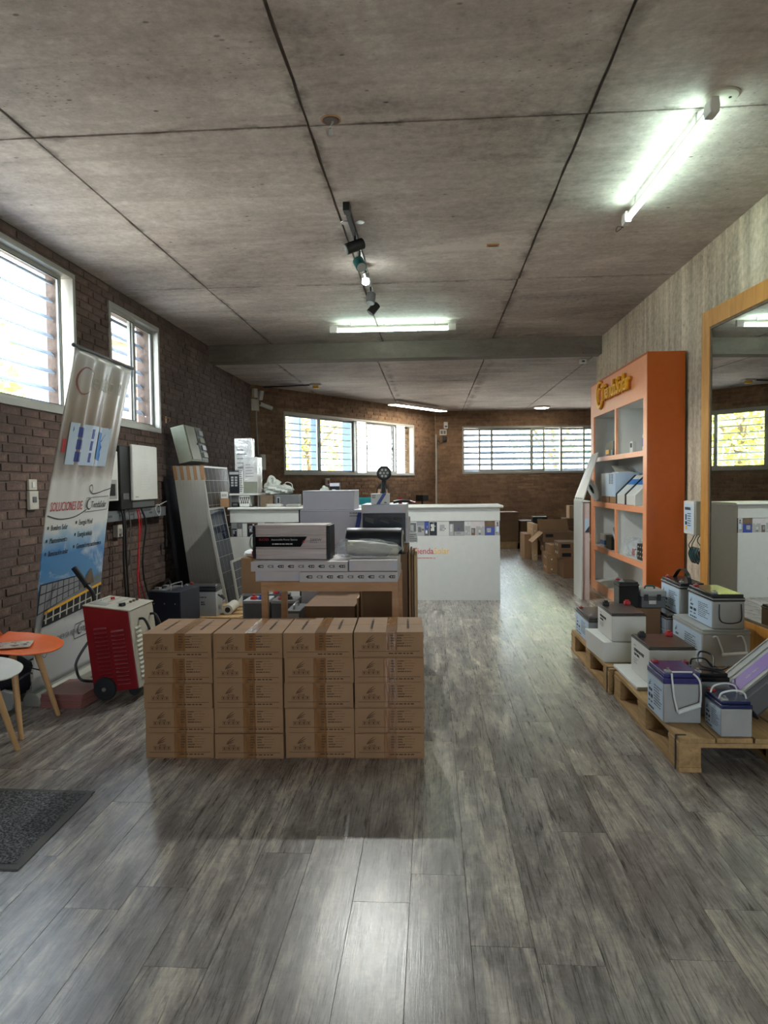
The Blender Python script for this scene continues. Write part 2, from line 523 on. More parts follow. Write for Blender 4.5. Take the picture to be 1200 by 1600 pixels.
# ------------------------------------------------------------------ mesh helpers
class MB:
    def __init__(s):
        s.v, s.f, s.mi, s.at = [], [], [], []
        s.X = None

    def add(s, vs, fs, m=0, a=0.0):
        b = len(s.v)
        for p in vs:
            p = Vector(p)
            s.v.append(tuple(s.X @ p) if s.X is not None else tuple(p))
            s.at.append(a)
        for q in fs:
            s.f.append(tuple(b + i for i in q))
            s.mi.append(m)
        return s

    def box(s, x0, x1, y0, y1, z0, z1, m=0, a=0.0):
        return s.hexa([(x0, y0, z0), (x1, y0, z0), (x1, y1, z0), (x0, y1, z0), (x0, y0, z1), (x1, y0, z1), (x1, y1, z1), (x0, y1, z1)], m, a)

    def hexa(s, p, m=0, a=0.0):
        return s.add(p, [(0, 3, 2, 1), (4, 5, 6, 7), (0, 1, 5, 4), (1, 2, 6, 5), (2, 3, 7, 6), (3, 0, 4, 7)], m, a)

    def quad(s, a, b, c, d, m=0):
        return s.add([a, b, c, d], [(0, 1, 2, 3)], m)

    def prism(s, poly, axis, a0, a1, m=0):
        n = len(poly)
        def P(u, w, a):
            return (a, u, w) if axis == 'x' else ((u, a, w) if axis == 'y' else (u, w, a))
        vs = [P(u, w, a0) for u, w in poly] + [P(u, w, a1) for u, w in poly]
        fs = [tuple(range(n))[::-1], tuple(range(n, 2 * n))]
        for i in range(n):
            j = (i + 1) % n
            fs.append((i, j, n + j, n + i))
        return s.add(vs, fs, m)

    def tube(s, pts, r, n=8, m=0, closed=False, flat=None):
        pts = [Vector(p) for p in pts]
        k = len(pts)
        rs = r if isinstance(r, (list, tuple)) else [r] * k
        vs, fs = [], []
        prev = None
        for i, p in enumerate(pts):
            if closed:
                d = pts[(i + 1) % k] - pts[i - 1]
            else:
                d = pts[min(i + 1, k - 1)] - pts[max(i - 1, 0)]
            d.normalize()
            if prev is None:
                up = Vector((0, 0, 1)) if abs(d.z) < 0.9 else Vector((0, 1, 0))
                a = d.cross(up).normalized()
            else:
                a = (prev - d * prev.dot(d))
                a = a.normalized() if a.length > 1e-6 else d.orthogonal().normalized()
            prev = a
            b = d.cross(a)
            for j in range(n):
                t = 2 * math.pi * j / n
                fl = flat if flat else 1.0
                vs.append(p + (a * math.cos(t) + b * math.sin(t) * fl) * rs[i])
        for i in range(k if closed else k - 1):
            i2 = (i + 1) % k
            for j in range(n):
                j2 = (j + 1) % n
                fs.append((i * n + j, i * n + j2, i2 * n + j2, i2 * n + j))
        if not closed:
            fs.append(tuple(range(n))[::-1])
            fs.append(tuple((k - 1) * n + j for j in range(n)))
        return s.add(vs, fs, m)

    def cyl(s, p0, p1, r, n=16, m=0, r1=None):
        return s.tube([p0, p1], [r, r if r1 is None else r1], n, m)

    def lathe(s, prof, c=(0, 0, 0), n=20, m=0):
        vs, fs = [], []
        c = Vector(c)
        for r, z in prof:
            for j in range(n):
                t = 2 * math.pi * j / n
                vs.append(c + Vector((r * math.cos(t), r * math.sin(t), z)))
        for i in range(len(prof) - 1):
            for j in range(n):
                j2 = (j + 1) % n
                fs.append((i * n + j, i * n + j2, (i + 1) * n + j2, (i + 1) * n + j))
        fs.append(tuple(range(n))[::-1])
        fs.append(tuple((len(prof) - 1) * n + j for j in range(n)))
        return s.add(vs, fs, m)

    def grid(s, nu, nv, fn, m=0):
        vs = [fn(i / nu, j / nv) for i in range(nu + 1) for j in range(nv + 1)]
        fs = [(i * (nv + 1) + j, (i + 1) * (nv + 1) + j, (i + 1) * (nv + 1) + j + 1, i * (nv + 1) + j + 1) for i in range(nu) for j in range(nv)]
        return s.add(vs, fs, m)

    def ell(s, c, r, nu=16, nv=10, m=0):
        c = Vector(c)
        prof = []
        vs, fs = [], []
        for i in range(nv + 1):
            t = math.pi * i / nv
            for j in range(nu):
                u = 2 * math.pi * j / nu
                vs.append(c + Vector((r[0] * math.sin(t) * math.cos(u), r[1] * math.sin(t) * math.sin(u), -r[2] * math.cos(t))))
        for i in range(nv):
            for j in range(nu):
                j2 = (j + 1) % nu
                fs.append((i * nu + j, i * nu + j2, (i + 1) * nu + j2, (i + 1) * nu + j))
        return s.add(vs, fs, m)

    def mesh(s, name, mats, smooth=True, attr=False):
        me = bpy.data.meshes.new(name)
        me.from_pydata(s.v, [], s.f)
        if not isinstance(mats, (list, tuple)):
            mats = [mats]
        for k in mats:
            me.materials.append(M[k] if isinstance(k, str) else k)
        me.polygons.foreach_set('material_index', s.mi)
        if attr:
            a = me.attributes.new('rnd', 'FLOAT', 'POINT')
            a.data.foreach_set('value', s.at)
        if smooth:
            me.polygons.foreach_set('use_smooth', [True] * len(me.polygons))
            try:
                me.set_sharp_from_angle(angle=R(35))
            except Exception:
                pass
        me.update()
        return me

    def build(s, name, mats, parent=None, bevel=0.0, seg=2, smooth=True, attr=False, M4=None):
        o = link(name, s.mesh(name, mats, smooth, attr), parent, bevel, seg, M4)
        if name.endswith('print'): o['kind'] = 'stuff'
        return o


def link(name, me, parent=None, bevel=0.0, seg=2, M4=None):
    o = bpy.data.objects.new(name, me)
    col.objects.link(o)
    if parent is not None:
        o.parent = parent
    if M4 is not None:
        o.matrix_local = M4 if parent is not None else M4
        if parent is None:
            o.matrix_world = M4
    if bevel:
        md = o.modifiers.new('bevel', 'BEVEL')
        md.width = bevel
        md.segments = seg
        md.limit_method = 'ANGLE'
        md.angle_limit = R(40)
    return o


def tag(o, label=None, cat=None, group=None, kind=None):
    if label: o['label'] = label
    if cat: o['category'] = cat
    if group: o['group'] = group
    if kind: o['kind'] = kind
    return o


def thing(name, label, cat, loc=(0, 0, 0), rz=0.0, group=None, rot=None):
    o = bpy.data.objects.new(name, None)
    o.empty_display_size = 0.1
    col.objects.link(o)
    o.location = loc
    o.rotation_euler = rot if rot else (0, 0, rz)
    return tag(o, label, cat, group)


def kids(o):
    return [c for c in bpy.data.objects if c.parent == o]


def copy_tree(o, children, loc=None, rz=None, label=None):
    c = o.copy()
    col.objects.link(c)
    if loc is not None: c.location = loc
    if rz is not None: c.rotation_euler = (0, 0, rz)
    if label: c['label'] = label
    for ch in children:
        d = ch.copy()
        col.objects.link(d)
        d.parent = c
    return c


_tc = {}


def text_mesh(s, size, ext=0.0006, align='LEFT', mat='ink', bold=0.0, xs=1.0):
    key = (s, size, ext, align, mat, bold, xs)
    if key in _tc:
        return _tc[key]
    cu = bpy.data.curves.new('lettering', 'FONT')
    cu.body = s
    cu.size = size
    cu.extrude = ext
    cu.offset = bold
    cu.align_x = align
    cu.resolution_u = 2
    ob = bpy.data.objects.new('lettering', cu)
    me = bpy.data.meshes.new_from_object(ob)
    me.name = 'lettering'
    bpy.data.objects.remove(ob)
    bpy.data.curves.remove(cu)
    if xs != 1.0:
        for v in me.vertices:
            v.co.x *= xs
    me.materials.clear()
    me.materials.append(M[mat])
    _tc[key] = me
    return me


FACE = {'-y': (math.pi / 2, 0, 0), '-x': (math.pi / 2, 0, -math.pi / 2), '+x': (math.pi / 2, 0, math.pi / 2), '+z': (0, 0, 0)}


def text(name, s, size, mat, parent, loc, face='-y', **kw):
    o = link(name, text_mesh(s, size, mat=mat, **kw), parent)
    o.location = loc
    o.rotation_euler = FACE[face] if isinstance(face, str) else face
    return o


def bars(mb, o, u, v, n, rows, wid, gap, th, seed=0, m=0, lift=None):
    """rows of dashes standing for print too small to read; o origin (top left), u along, v up"""
    rr = random.Random(seed)
    o, u, v = Vector(o), Vector(u), Vector(v)
    nn = u.cross(v).normalized() * 0.0008
    for i in range(rows):
        x = 0.0
        end = wid * (0.55 + 0.45 * rr.random())
        while x < end:
            l = wid * (0.06 + 0.14 * rr.random())
            a = o + u * x - v * (i * gap) + nn
            b = a + u * min(l, end - x)
            mb.quad(a - v * th, b - v * th, b, a, m)
            x += l + wid * 0.03


def rectp(mb, o, u, v, x0, x1, y0, y1, m=0, lift=0.0008):
    o, u, v = Vector(o), Vector(u), Vector(v)
    n = u.cross(v).normalized() * lift
    mb.quad(o + u * x0 + v * y0 + n, o + u * x1 + v * y0 + n, o + u * x1 + v * y1 + n, o + u * x0 + v * y1 + n, m)


def swoosh(mb, o, u, v, s, m=0, lift=0.0009):
    """three curved strokes fanning out of one root"""
    o, u, v = Vector(o), Vector(u), Vector(v)
    n = u.cross(v).normalized() * lift
    for k, (ex, ey, bend) in enumerate(((1.0, 1.0, 0.35), (1.15, 0.72, 0.25), (1.0, 0.38, 0.12))):
        pr = []
        for i in range(9):
            t = i / 8
            x = ex * t
            y = ey * (t ** 0.6) + 0.0
            wd = 0.10 * math.sin(math.pi * min(1, t * 0.9 + 0.1)) + 0.015
            pr.append((x, y, wd))
        for (x0, y0, w0), (x1, y1, w1) in zip(pr, pr[1:]):
            mb.quad(o + (u * x0 + v * (y0 - w0)) * s + n, o + (u * x1 + v * (y1 - w1)) * s + n, o + (u * x1 + v * y1) * s + n, o + (u * x0 + v * y0) * s + n, m)


def smooth_pts(pts, k=6):
    pts = [Vector(p) for p in pts]
    out = []
    for i in range(len(pts) - 1):
        p0 = pts[max(i - 1, 0)]; p1 = pts[i]; p2 = pts[i + 1]; p3 = pts[min(i + 2, len(pts) - 1)]
        for j in range(k):
            t = j / k
            out.append(0.5 * ((2 * p1) + (p2 - p0) * t + (2 * p0 - 5 * p1 + 4 * p2 - p3) * t * t + (3 * p1 - p0 - 3 * p2 + p3) * t ** 3))
    out.append(pts[-1])
    return out


def cable(name, pts, r, mat, parent=None, label=None, cat='cable', group=None, n=6, k=6):
    o = MB().tube(smooth_pts(pts, k), r, n).build(name, mat, parent)
    if label: tag(o, label, cat, group)
    return o


# ================================================================== THE SETTING
def wallmesh(mb, L, Hh, y0, y1, ops, z0=0.0):
    xs = sorted(set([0.0, L] + [o[0] for o in ops] + [o[1] for o in ops]))
    for a, b in zip(xs, xs[1:]):
        cur = z0
        for o in sorted([o for o in ops if o[0] <= a + 1e-6 and o[1] >= b - 1e-6], key=lambda q: q[2]):
            if o[2] > cur: mb.box(a, b, y0, y1, cur, o[2])
            cur = o[3]
        if cur < Hh: mb.box(a, b, y0, y1, cur, Hh)


def frame4(O, ang):
    return Matrix.Translation((O[0], O[1], 0)) @ Matrix.Rotation(ang, 4, 'Z')


def brick_wall(name, O, ang, L, Hh, ops, brick, mortar, n_single, ch=0.0705, bl=0.25, joint=0.011):
    M4 = frame4(O, ang)
    mb = MB()
    wallmesh(mb, L, Hh, 0.007, 0.26, ops)
    wo = mb.build(name, mortar, smooth=False, M4=M4)
    tag(wo, kind='structure')
    rr = random.Random(hash(name) % 1000 if False else len(name) * 13)
    items = []
    rows = int(Hh / ch)
    for r in range(rows):
        z0 = r * ch + joint / 2
        z1 = z0 + ch - joint
        off = (0.5 if r % 2 else 0.0) * bl + rr.uniform(-0.015, 0.015)
        x = -off
        while x < L:
            l = bl * rr.uniform(0.94, 1.06)
            a, b = max(0.0, x), min(L, x + l - joint)
            x += l
            if b - a < 0.03: continue
            segs = [(a, b)]
            for o in ops:
                if z1 > o[2] and z0 < o[3]:
                    ns = []
                    for (p, q) in segs:
                        if q <= o[0] or p >= o[1]: ns.append((p, q))
                        else:
                            if p < o[0] - 0.03: ns.append((p, o[0]))
                            if q > o[1] + 0.03: ns.append((o[1], q))
                    segs = ns
            for p, q in segs:
                items.append((p, q, z0 + rr.uniform(-.002, .002), z1 + rr.uniform(-.002, .002), rr.uniform(-.003, .004), rr.random()))
    scored = []
    for it in items:
        c = M4 @ Vector(((it[0] + it[1]) / 2, 0, (it[2] + it[3]) / 2))
        x, y, fw = pix(c)
        s = 0
        if -5 < x < 1205 and -5 < y < 1605:
            n = M4.to_3x3() @ Vector((0, 1, 0))
            dv = c - Vector((0, 0, CAMH))
            s = (it[1] - it[0]) * abs(n.dot(dv.normalized())) / dv.length_squared
        scored.append((s, it))
    scored.sort(key=lambda q: -q[0])
    k = n_single if n_single else 0

    def onebrick(mb, it, org=(0, 0)):
        p, q, z0, z1, pr, rn = it
        e = 0.004
        p -= org[0]; q -= org[0]; z0 -= org[1]; z1 -= org[1]
        y = -pr
        v = [(p, .02, z0), (q, .02, z0), (q, .02, z1), (p, .02, z1), (p + e, y, z0 + e), (q - e, y, z0 + e), (q - e, y, z1 - e), (p + e, y, z1 - e)]
        mb.add(v, [(4, 5, 6, 7), (0, 1, 5, 4), (1, 2, 6, 5), (2, 3, 7, 6), (3, 0, 4, 7)], 0, rn)

    for s, it in scored[:k]:
        mb = MB()
        org = (it[0], it[2])
        onebrick(mb, it, org)
        o = link('brick', mb.mesh('brick', brick, False, True), wo)
        o.location = (org[0], 0, org[1])
    mb = MB()
    for s, it in scored[k:]:
        onebrick(mb, it)
    if mb.v:
        o = mb.build('brickwork', brick, wo, smooth=False, attr=True)
        tag(o, kind='stuff')
    return wo


# ---- openings
W1 = (3.55, 6.10, 1.91, 3.15)      # left wall, near (Y0,Y1,z0,z1)
W2 = (6.75, 8.02, 1.90, 3.10)      # left wall, far
W3 = (0.80, 5.12, 1.47, 2.63)      # slanted back wall (along the wall)
W4 = (0.65, 4.85, 1.50, 2.65)      # back wall
wall_left = brick_wall('wall_left', (XL, YF), math.pi / 2, 12.15 - YF, CE, [(W1[0] - YF, W1[1] - YF, W1[2], W1[3]), (W2[0] - YF, W2[1] - YF, W2[2], W2[3])], 'brick', 'mortar', 300)
wall_bl = brick_wall('wall_back_left', (A2.x, A2.y), ANG_AB, LAB, CE2 + 0.05, [W3], 'brickb', 'mortarb', 0)
wall_bk = brick_wall('wall_back', (B2.x, B2.y), ANG_BC, 5.95, CE2 + 0.05, [W4], 'brickb', 'mortarb', 0)

mb = MB(); mb.box(XR, XR + 0.2, YF, 10.16, 0, CE + 0.1)
tag(mb.build('wall_right', 'wallc', smooth=False), kind='structure')
mb = MB(); mb.box(XR + 0.2, XRR + 0.2, 9.9, 10.1, 0, CE2 + 0.1); mb.box(XRR, XRR + 0.2, 10.1, 18.2, 0, CE2 + 0.1)
tag(mb.build('wall_side_room', 'brickb' if False else 'beam', smooth=False), kind='structure')
mb = MB(); wallmesh(mb, XR - XL + 0.4, CE + 0.05, 0, 0.2, [(3.36, 4.96, 0.08, 2.3)])
wf = mb.build('wall_front', 'beam', smooth=False, M4=Matrix.Translation((XL - 0.2, YF - 0.2, 0)))
tag(wf, kind='structure')

# ---- floor: every plank a piece
mb = MB(); mb.box(XL - 0.1, XRR + 0.1, YF - 0.1, 18.3, -0.15, -0.0016)
floor = mb.build('floor', 'joint', smooth=False)
tag(floor, kind='structure')
PW, PLN = 0.178, 1.22
pl = []
rr = random.Random(3)
i = -18
x = -0.079 - 18 * PW
while x < XRR:
    y = YF - rr.random() * PLN
    while y < 18.2:
        x0, x1, y0, y1 = max(x, XL - .02), min(x + PW, XRR), max(y, YF), min(y + PLN, 18.2)
        y += PLN
        if x1 - x0 < 0.02 or y1 - y0 < 0.03: continue
        if x0 > XR + 0.1 and y1 < 9.95: continue
        sc = 0.0
        for a in (0.1, 0.5, 0.9):
            for b in (0.03, 0.2, 0.4, 0.6, 0.8, 0.97):
                px_, py_, fw = pix((x0 + (x1 - x0) * a, y0 + (y1 - y0) * b, 0))
                if 0 < px_ < 1200 and 0 < py_ < 1600 and fw > 0.3:
                    sc += (x1 - x0) * (y1 - y0) / fw ** 3
        pl.append((sc, x0, x1, y0, y1, rr.random()))
    x += PW
pl.sort(key=lambda q: -q[0])
g = 0.0003


def plank(mb, q, org=(0, 0)):
    s, x0, x1, y0, y1, rn = q
    x0 -= org[0]; x1 -= org[0]; y0 -= org[1]; y1 -= org[1]
    e = 0.0006
    v = [(x0 + g, y0 + g, -.006), (x1 - g, y0 + g, -.006), (x1 - g, y1 - g, -.006), (x0 + g, y1 - g, -.006),
         (x0 + g + e, y0 + g + e, 0), (x1 - g - e, y0 + g + e, 0), (x1 - g - e, y1 - g - e, 0), (x0 + g + e, y1 - g - e, 0)]
    mb.add(v, [(4, 5, 6, 7), (0, 1, 5, 4), (1, 2, 6, 5), (2, 3, 7, 6), (3, 0, 4, 7)], 0, rn)


for q in pl[:300]:
    mb = MB(); plank(mb, q, (q[1], q[3]))
    o = link('plank', mb.mesh('plank', 'floor', False, True), floor)
    o.location = (q[1], q[3], 0)
mb = MB()
for q in pl[300:]: plank(mb, q)
tag(mb.build('planks', 'floor', floor, smooth=False, attr=True), kind='stuff')


# ---- ceilings: formwork panels with recessed joints
def ceiling(name, x0, x1, y0, y1, z, xs, ys, gap=0.005):
    mb = MB(); mb.box(x0, x1, y0, y1, z + 0.012, z + 0.26)
    c = mb.build(name, 'joint', smooth=False)
    tag(c, kind='structure')
    rr = random.Random(len(name))
    for a, b in zip(xs, xs[1:]):
        for d, e in zip(ys, ys[1:]):
            k = rr.uniform(-0.003, 0.003)
            mb = MB()
            n = 14
            # slightly wandering edges, as cast concrete has
            def edge(p, q, sgn, ax):
                out = []
                for i in range(n):
                    t = i / n
                    u = Vector(p).lerp(Vector(q), t)
                    w_ = rr.uniform(0.0, 0.008) * sgn
                    out.append((u.x + (w_ if ax == 'x' else 0), u.y + (w_ if ax == 'y' else 0)))
                return out
            A, B, C, D = (a + gap, d + gap), (b - gap, d + gap), (b - gap, e - gap), (a + gap, e - gap)
            poly = edge(A, B, 1, 'y') + edge(B, C, -1, 'x') + edge(C, D, -1, 'y') + edge(D, A, 1, 'x')
            mb.prism(poly, 'z', z + k, z + 0.02)
            o = mb.build('ceiling_panel', 'ceil', c, smooth=False)
    return c


ceil1 = ceiling('ceiling', XL - 0.3, XR + 0.3, YF - 0.2, YSTEP + 0.1, CE, [XL - .01, -2.21, -0.655, 0.845, XR + .01], [YF, 0.85, 3.92, 7.0, YSTEP])
ceil2 = ceiling('ceiling_rear', XL - 0.4, XRR + 0.3, YSTEP + 0.1, 18.5, CE2, [XL - .1, -2.2, -0.75, 0.75, 2.25, 3.75, XRR], [YSTEP + 0.26, 12.2, 14.6, 18.1])
mb = MB(); mb.box(XL - 0.05, XR + 0.25, YSTEP, YSTEP + 0.25, CE2 - 0.012, CE + 0.01)
tag(mb.build('trim_1', 'beam', smooth=False, bevel=0.008), kind='structure')
# steel channel along the foot of the left wall
mb = MB(); mb.box(XL + 0.004, XL + 0.10, 4.9, 12.2, 0.0, 0.012); mb.box(XL + 0.09, XL + 0.10, 4.9, 12.2, 0.0, 0.09); mb.box(XL + 0.004, XL + 0.014, 4.9, 12.2, 0.0, 0.09)
tag(mb.build('baseboard_left', 'zinc', smooth=False), kind='structure')


# ---- windows
def window(name, O, ang, op, sashes, mull, n_slat, slat_h, slat_y, fw=0.045):
    x0, x1, z0, z1 = op
    M4 = frame4(O, ang)
    mb = MB()
    d0, d1 = -0.012, 0.10
    mb.box(x0, x1, d0, d1, z0, z0 + fw * 1.2); mb.box(x0, x1, d0, d1, z1 - fw, z1)
    mb.box(x0, x0 + fw, d0, d1, z0 + fw * 1.2, z1 - fw); mb.box(x1 - fw, x1, d0, d1, z0 + fw * 1.2, z1 - fw)
    for m in mull: mb.box(m - 0.025, m + 0.025, d0, d1, z0 + fw * 1.2, z1 - fw)
    wo = mb.build(name, 'alu', smooth=False, bevel=0.003, M4=M4)
    tag(wo, kind='structure')
    for i, (a, b) in enumerate(sashes):
        y = 0.02 + 0.035 * (i % 2)
        s = 0.032
        mb = MB(); p, q = z0 + fw * 1.2, z1 - fw
        mb.box(a, b, y, y + 0.03, p, p + s); mb.box(a, b, y, y + 0.03, q - s, q); mb.box(a, a + s, y, y + 0.03, p + s, q - s); mb.box(b - s, b, y, y + 0.03, p + s, q - s)
        mb.build('sash', 'alu', wo, smooth=False)
        mb = MB(); mb.box(a + s - .004, b - s + .004, y + 0.012, y + 0.017, p + s - .004, q - s + .004)
        pn = mb.build('pane', 'glass', wo, smooth=False)
        mb = MB()
        e = 0.007
        mb.box(a + s, b - s, y + .004, y + 0.011, p + s, p + s + e); mb.box(a + s, a + s + e, y + .004, y + 0.011, p + s, q - s); mb.box(b - s - e, b - s, y + .004, y + 0.011, p + s, q - s); mb.box(a + s, b - s, y + .004, y + 0.011, q - s - e, q - s)
        mb.build('gasket', 'alud', wo, smooth=False)
        mb = MB(); mb.box(a + 0.008, a + 0.024, y - 0.012, y, (p + q) / 2 - 0.05, (p + q) / 2 + 0.05)
        mb.build('latch', 'alud', wo, smooth=False)
    hh = z1 - z0
    sm = None
    for k in range(n_slat):
        zc = z0 + hh * (k + 0.6) / n_slat
        if sm is None:
            mb = MB(); mb.prism([(0, -slat_h / 2), (0.012, -slat_h / 2 - .004), (0.05, slat_h / 2 - .004), (0.038, slat_h / 2)], 'x', x0 - 0.02, x1 + 0.02)
            sm = mb.mesh('slat', 'slat', False)
        o = link('slat', sm, wo)
        o.location = (0, slat_y, zc)
    return wo


win1 = window('window_1', (XL, YF), math.pi / 2, (W1[0] - YF, W1[1] - YF, W1[2], W1[3]), [(6.2, 7.4), (7.3, 8.58)], [], 8, 0.04, 0.19)
win2 = window('window_2', (XL, YF), math.pi / 2, (W2[0] - YF, W2[1] - YF, W2[2], W2[3]), [(9.395, 10.02), (9.97, 10.575)], [], 8, 0.05, 0.19)
win3 = window('window_3', (A2.x, A2.y), ANG_AB, W3, [(0.85, 1.86), (1.80, 2.92), (3.33, 4.36), (4.30, 4.50)], [2.95], 9, 0.022, 0.19)
win4 = window('window_4', (B2.x, B2.y), ANG_BC, W4, [(1.05, 1.38), (1.36, 2.35), (2.33, 2.65), (3.6, 4.8)], [3.05], 8, 0.06, 0.19)
win5 = window('unseen_window_5', (XL - 0.2, YF - 0.2), 0, (3.36, 4.96, 0.08, 2.3), [(3.41, 4.17), (4.15, 4.91)], [], 0, 0.03, 0.2)  # unseen glazing added behind the camera, sized for the daylight it lets in

# ---- outdoors, as seen through the slats
mb = MB(); mb.box(-40, 40, -40, 60, -0.35, -0.2)
tag(mb.build('outdoor_ground', 'asph', smooth=False), kind='structure')


def tree(label, X, Y, h, r, leaf, seed):
    t = thing('tree', label, 'tree', (X, Y, -0.2), group='trees outside the windows')
    rr = random.Random(seed)
    mb = MB()
    mb.tube(smooth_pts([(0, 0, 0), (0.08, 0.02, h * 0.3), (-0.05, 0.05, h * 0.6), (0.05, 0, h * 0.85)], 4), 0.11, 8)
    for k in range(5):
        a = k * 1.25
        mb.tube(smooth_pts([(0, 0, h * 0.45), (math.cos(a) * r * .4, math.sin(a) * r * .4, h * 0.62), (math.cos(a) * r * .8, math.sin(a) * r * .8, h * 0.75)], 3), 0.04, 6)
    mb.build('trunk', 'bark', t)
    mb = MB()
    for k in range(1400):
        while True:
            p = Vector((rr.uniform(-1, 1), rr.uniform(-1, 1), rr.uniform(-1, 1)))
            if 0.25 < p.length < 1: break
        c = Vector((p.x * r, p.y * r, h * 0.68 + p.z * h * 0.36))
        u = Vector((rr.uniform(-1, 1), rr.uniform(-1, 1), rr.uniform(-1, 1))).normalized()
        v = u.orthogonal().normalized()
        s = rr.uniform(0.07, 0.16)
        mb.quad(c - u * s, c + v * s * .5, c + u * s, c - v * s * .5)
    o = mb.build('foliage', leaf, t, smooth=False)
    tag(o, kind='stuff')


tree('leafy green tree seen through the near left window', -8.6, 13.0, 4.6, 1.5, 'leaf2', 1)
tree('yellow leafed tree seen through the middle of slanted back window', -3.9, 22.5, 5.0, 1.7, 'leaf', 2)
tree('yellow leafed tree seen through left pane of slanted back window', -6.0, 19.5, 4.6, 1.2, 'leaf', 3)
tree('pale green tree seen through the window of straight back wall', 4.2, 24.5, 4.8, 1.8, 'leaf2', 4)


def post(label, X, Y, s, h):
    mb = MB(); mb.box(-s / 2, s / 2, -s / 2, s / 2, 0, h); mb.box(-s * .62, s * .62, -s * .62, s * .62, h - 0.12, h)
    o = mb.build('porch_post', 'bluewall', bevel=0.01)
    o.location = (X, Y, -0.2)
    tag(o, label, 'post', 'posts outside the windows')


p = PX(66, 540, -4.3); post('pale blue post outside the near left window', p.x, p.y, 0.28, 3.9)
p = PY(463, 690, 16.0); post('pale blue post outside left pane of slanted back window', p.x, p.y, 0.2, 3.9)
p = PY(491, 690, 16.6); post('thin pale blue post between panes of slanted back window', p.x, p.y, 0.14, 3.9)
p = PY(545, 690, 18.2); post('pale blue post outside second pane of slanted back window', p.x, p.y, 0.3, 3.9)
t = thing('neighbour_building', 'pink rendered neighbouring house seen through the far left window', 'building', (-8.4, 16.6, -0.2))
mb = MB(); wallmesh(mb, 9.0, 5.2, 0, 0.25, [(1.2, 2.3, 1.0, 2.4), (4.0, 5.1, 1.0, 2.4)])
mb.box(0, 0.25, 0.25, 5, 0, 5.2); mb.box(8.75, 9, 0.25, 5, 0, 5.2); mb.box(0.25, 8.75, 4.75, 5, 0, 5.2)
w_ = mb.build('wall', 'pinkwall', t, smooth=False); w_.rotation_euler = (0, 0, R(72))
mb = MB(); mb.box(-0.2, 9.2, -0.25, 5.2, 5.2, 5.4); w_ = mb.build('roof', 'whitewall', t, smooth=False); w_.rotation_euler = (0, 0, R(72))
for xx in (1.2, 4.0):
    mb = MB(); mb.box(xx, xx + 1.1, 0.1, 0.14, 1.0, 2.4); w_ = mb.build('shutter', 'whitewall', t, smooth=False); w_.rotation_euler = (0, 0, R(72))


# ================================================================== LAMPS ON THE CEILING
def tube_lamp(label, p0, p1):
    p0, p1 = Vector(p0), Vector(p1)
    L = (p1 - p0).length
    a = math.atan2(p1.y - p0.y, p1.x - p0.x)
    t = thing('tube_light', label, 'lamp', (p0.x, p0.y, CE), a, 'bare tube lights on the front ceiling')
    mb = MB(); mb.box(0.02, L - 0.02, -0.007, 0.007, -0.070, -0.052)
    mb.build('batten', 'offw', t, bevel=0.003)
    MB().cyl((0.085, 0, -0.098), (L - 0.085, 0, -0.098), 0.0165, 14).build('tube', 'tube', t)
    for s in (0, 1):
        x0, x1 = (0.0, 0.09) if s == 0 else (L - 0.09, L)
        mb = MB(); mb.prism([(-0.022, -0.118), (0.022, -0.118), (0.026, -0.085), (0.02, -0.04), (-0.02, -0.04), (-0.026, -0.085)], 'x', x0, x1)
        mb.build('end_cap', 'whitep', t, bevel=0.004)
    for xx in (0.25, L - 0.25):
        MB().cyl((xx, 0, -0.05), (xx, 0, 0.0), 0.006, 8).build('hanger', 'steel', t)
    return t


tl1 = tube_lamp('long white tube light near the right wall, running away from the viewer', (1.425, 3.72, 0), (1.405, 5.31, 0))
tl2 = tube_lamp('long white tube light across the ceiling, just before the beam', (-1.218, 8.65, 0), (0.304, 8.67, 0))
cable('lamp_wire', [(1.585, 0, -0.06), (1.66, 0, -0.10), (1.78, 0.01, -0.09), (1.92, -0.04, -0.004), (1.95, -0.09, -0.003)], 0.003, 'black', tl1)
for lab, x, y, r in (('round grey ceiling plate at the near end of the right tube light', 1.49, 3.80, 0.085), ('round white ceiling plate above the tube light before the beam', -0.528, 8.77, 0.09)):
    t = thing('ceiling_plate', lab, 'ceiling plate', (x, y, CE), 0)
    mb = MB(); mb.lathe([(r * 0.9, -0.010), (r, -0.004), (r, 0.0)], n=28); mb.build('cover', 'offw', t)
    for s in (-1, 1):
        MB().cyl((s * r * .45, 0, -0.0135), (s * r * .45, 0, -0.009), 0.007, 10).build('screw', 'ink', t)

# open junction boxes cast into the slab
t = thing('junction_box', 'round open ceiling box with orange rim and hanging clear connector', 'junction box', (-0.522, 3.86, CE))
mb = MB(); mb.lathe([(0.030, -0.002), (0.052, -0.008), (0.056, -0.004), (0.056, 0.0)], n=24); mb.build('rim', 'tablew', t)
MB().cyl((0, 0, -0.0095), (0, 0, -0.003), 0.045, 20).build('opening', 'joint', t)
cable('wire', [(0.01, 0, -0.01), (0.0, 0.0, -0.03), (-0.005, 0, -0.05)], 0.006, 'clear', t)
mb = MB(); mb.box(-0.014, 0.012, -0.006, 0.006, -0.085, -0.045); mb.build('connector', 'clear', t, bevel=0.003)
t = thing('junction_box', 'small rectangular orange ceiling box between the track light and right wall', 'junction box', (0.519, 5.986, CE))
mb = MB(); mb.box(-0.05, 0.05, -0.03, 0.03, -0.006, 0); mb.build('rim', 'yellowd', t, bevel=0.002)
mb = MB(); mb.box(-0.036, 0.036, -0.019, 0.019, -0.008, -0.005); mb.build('opening', 'bark', t)
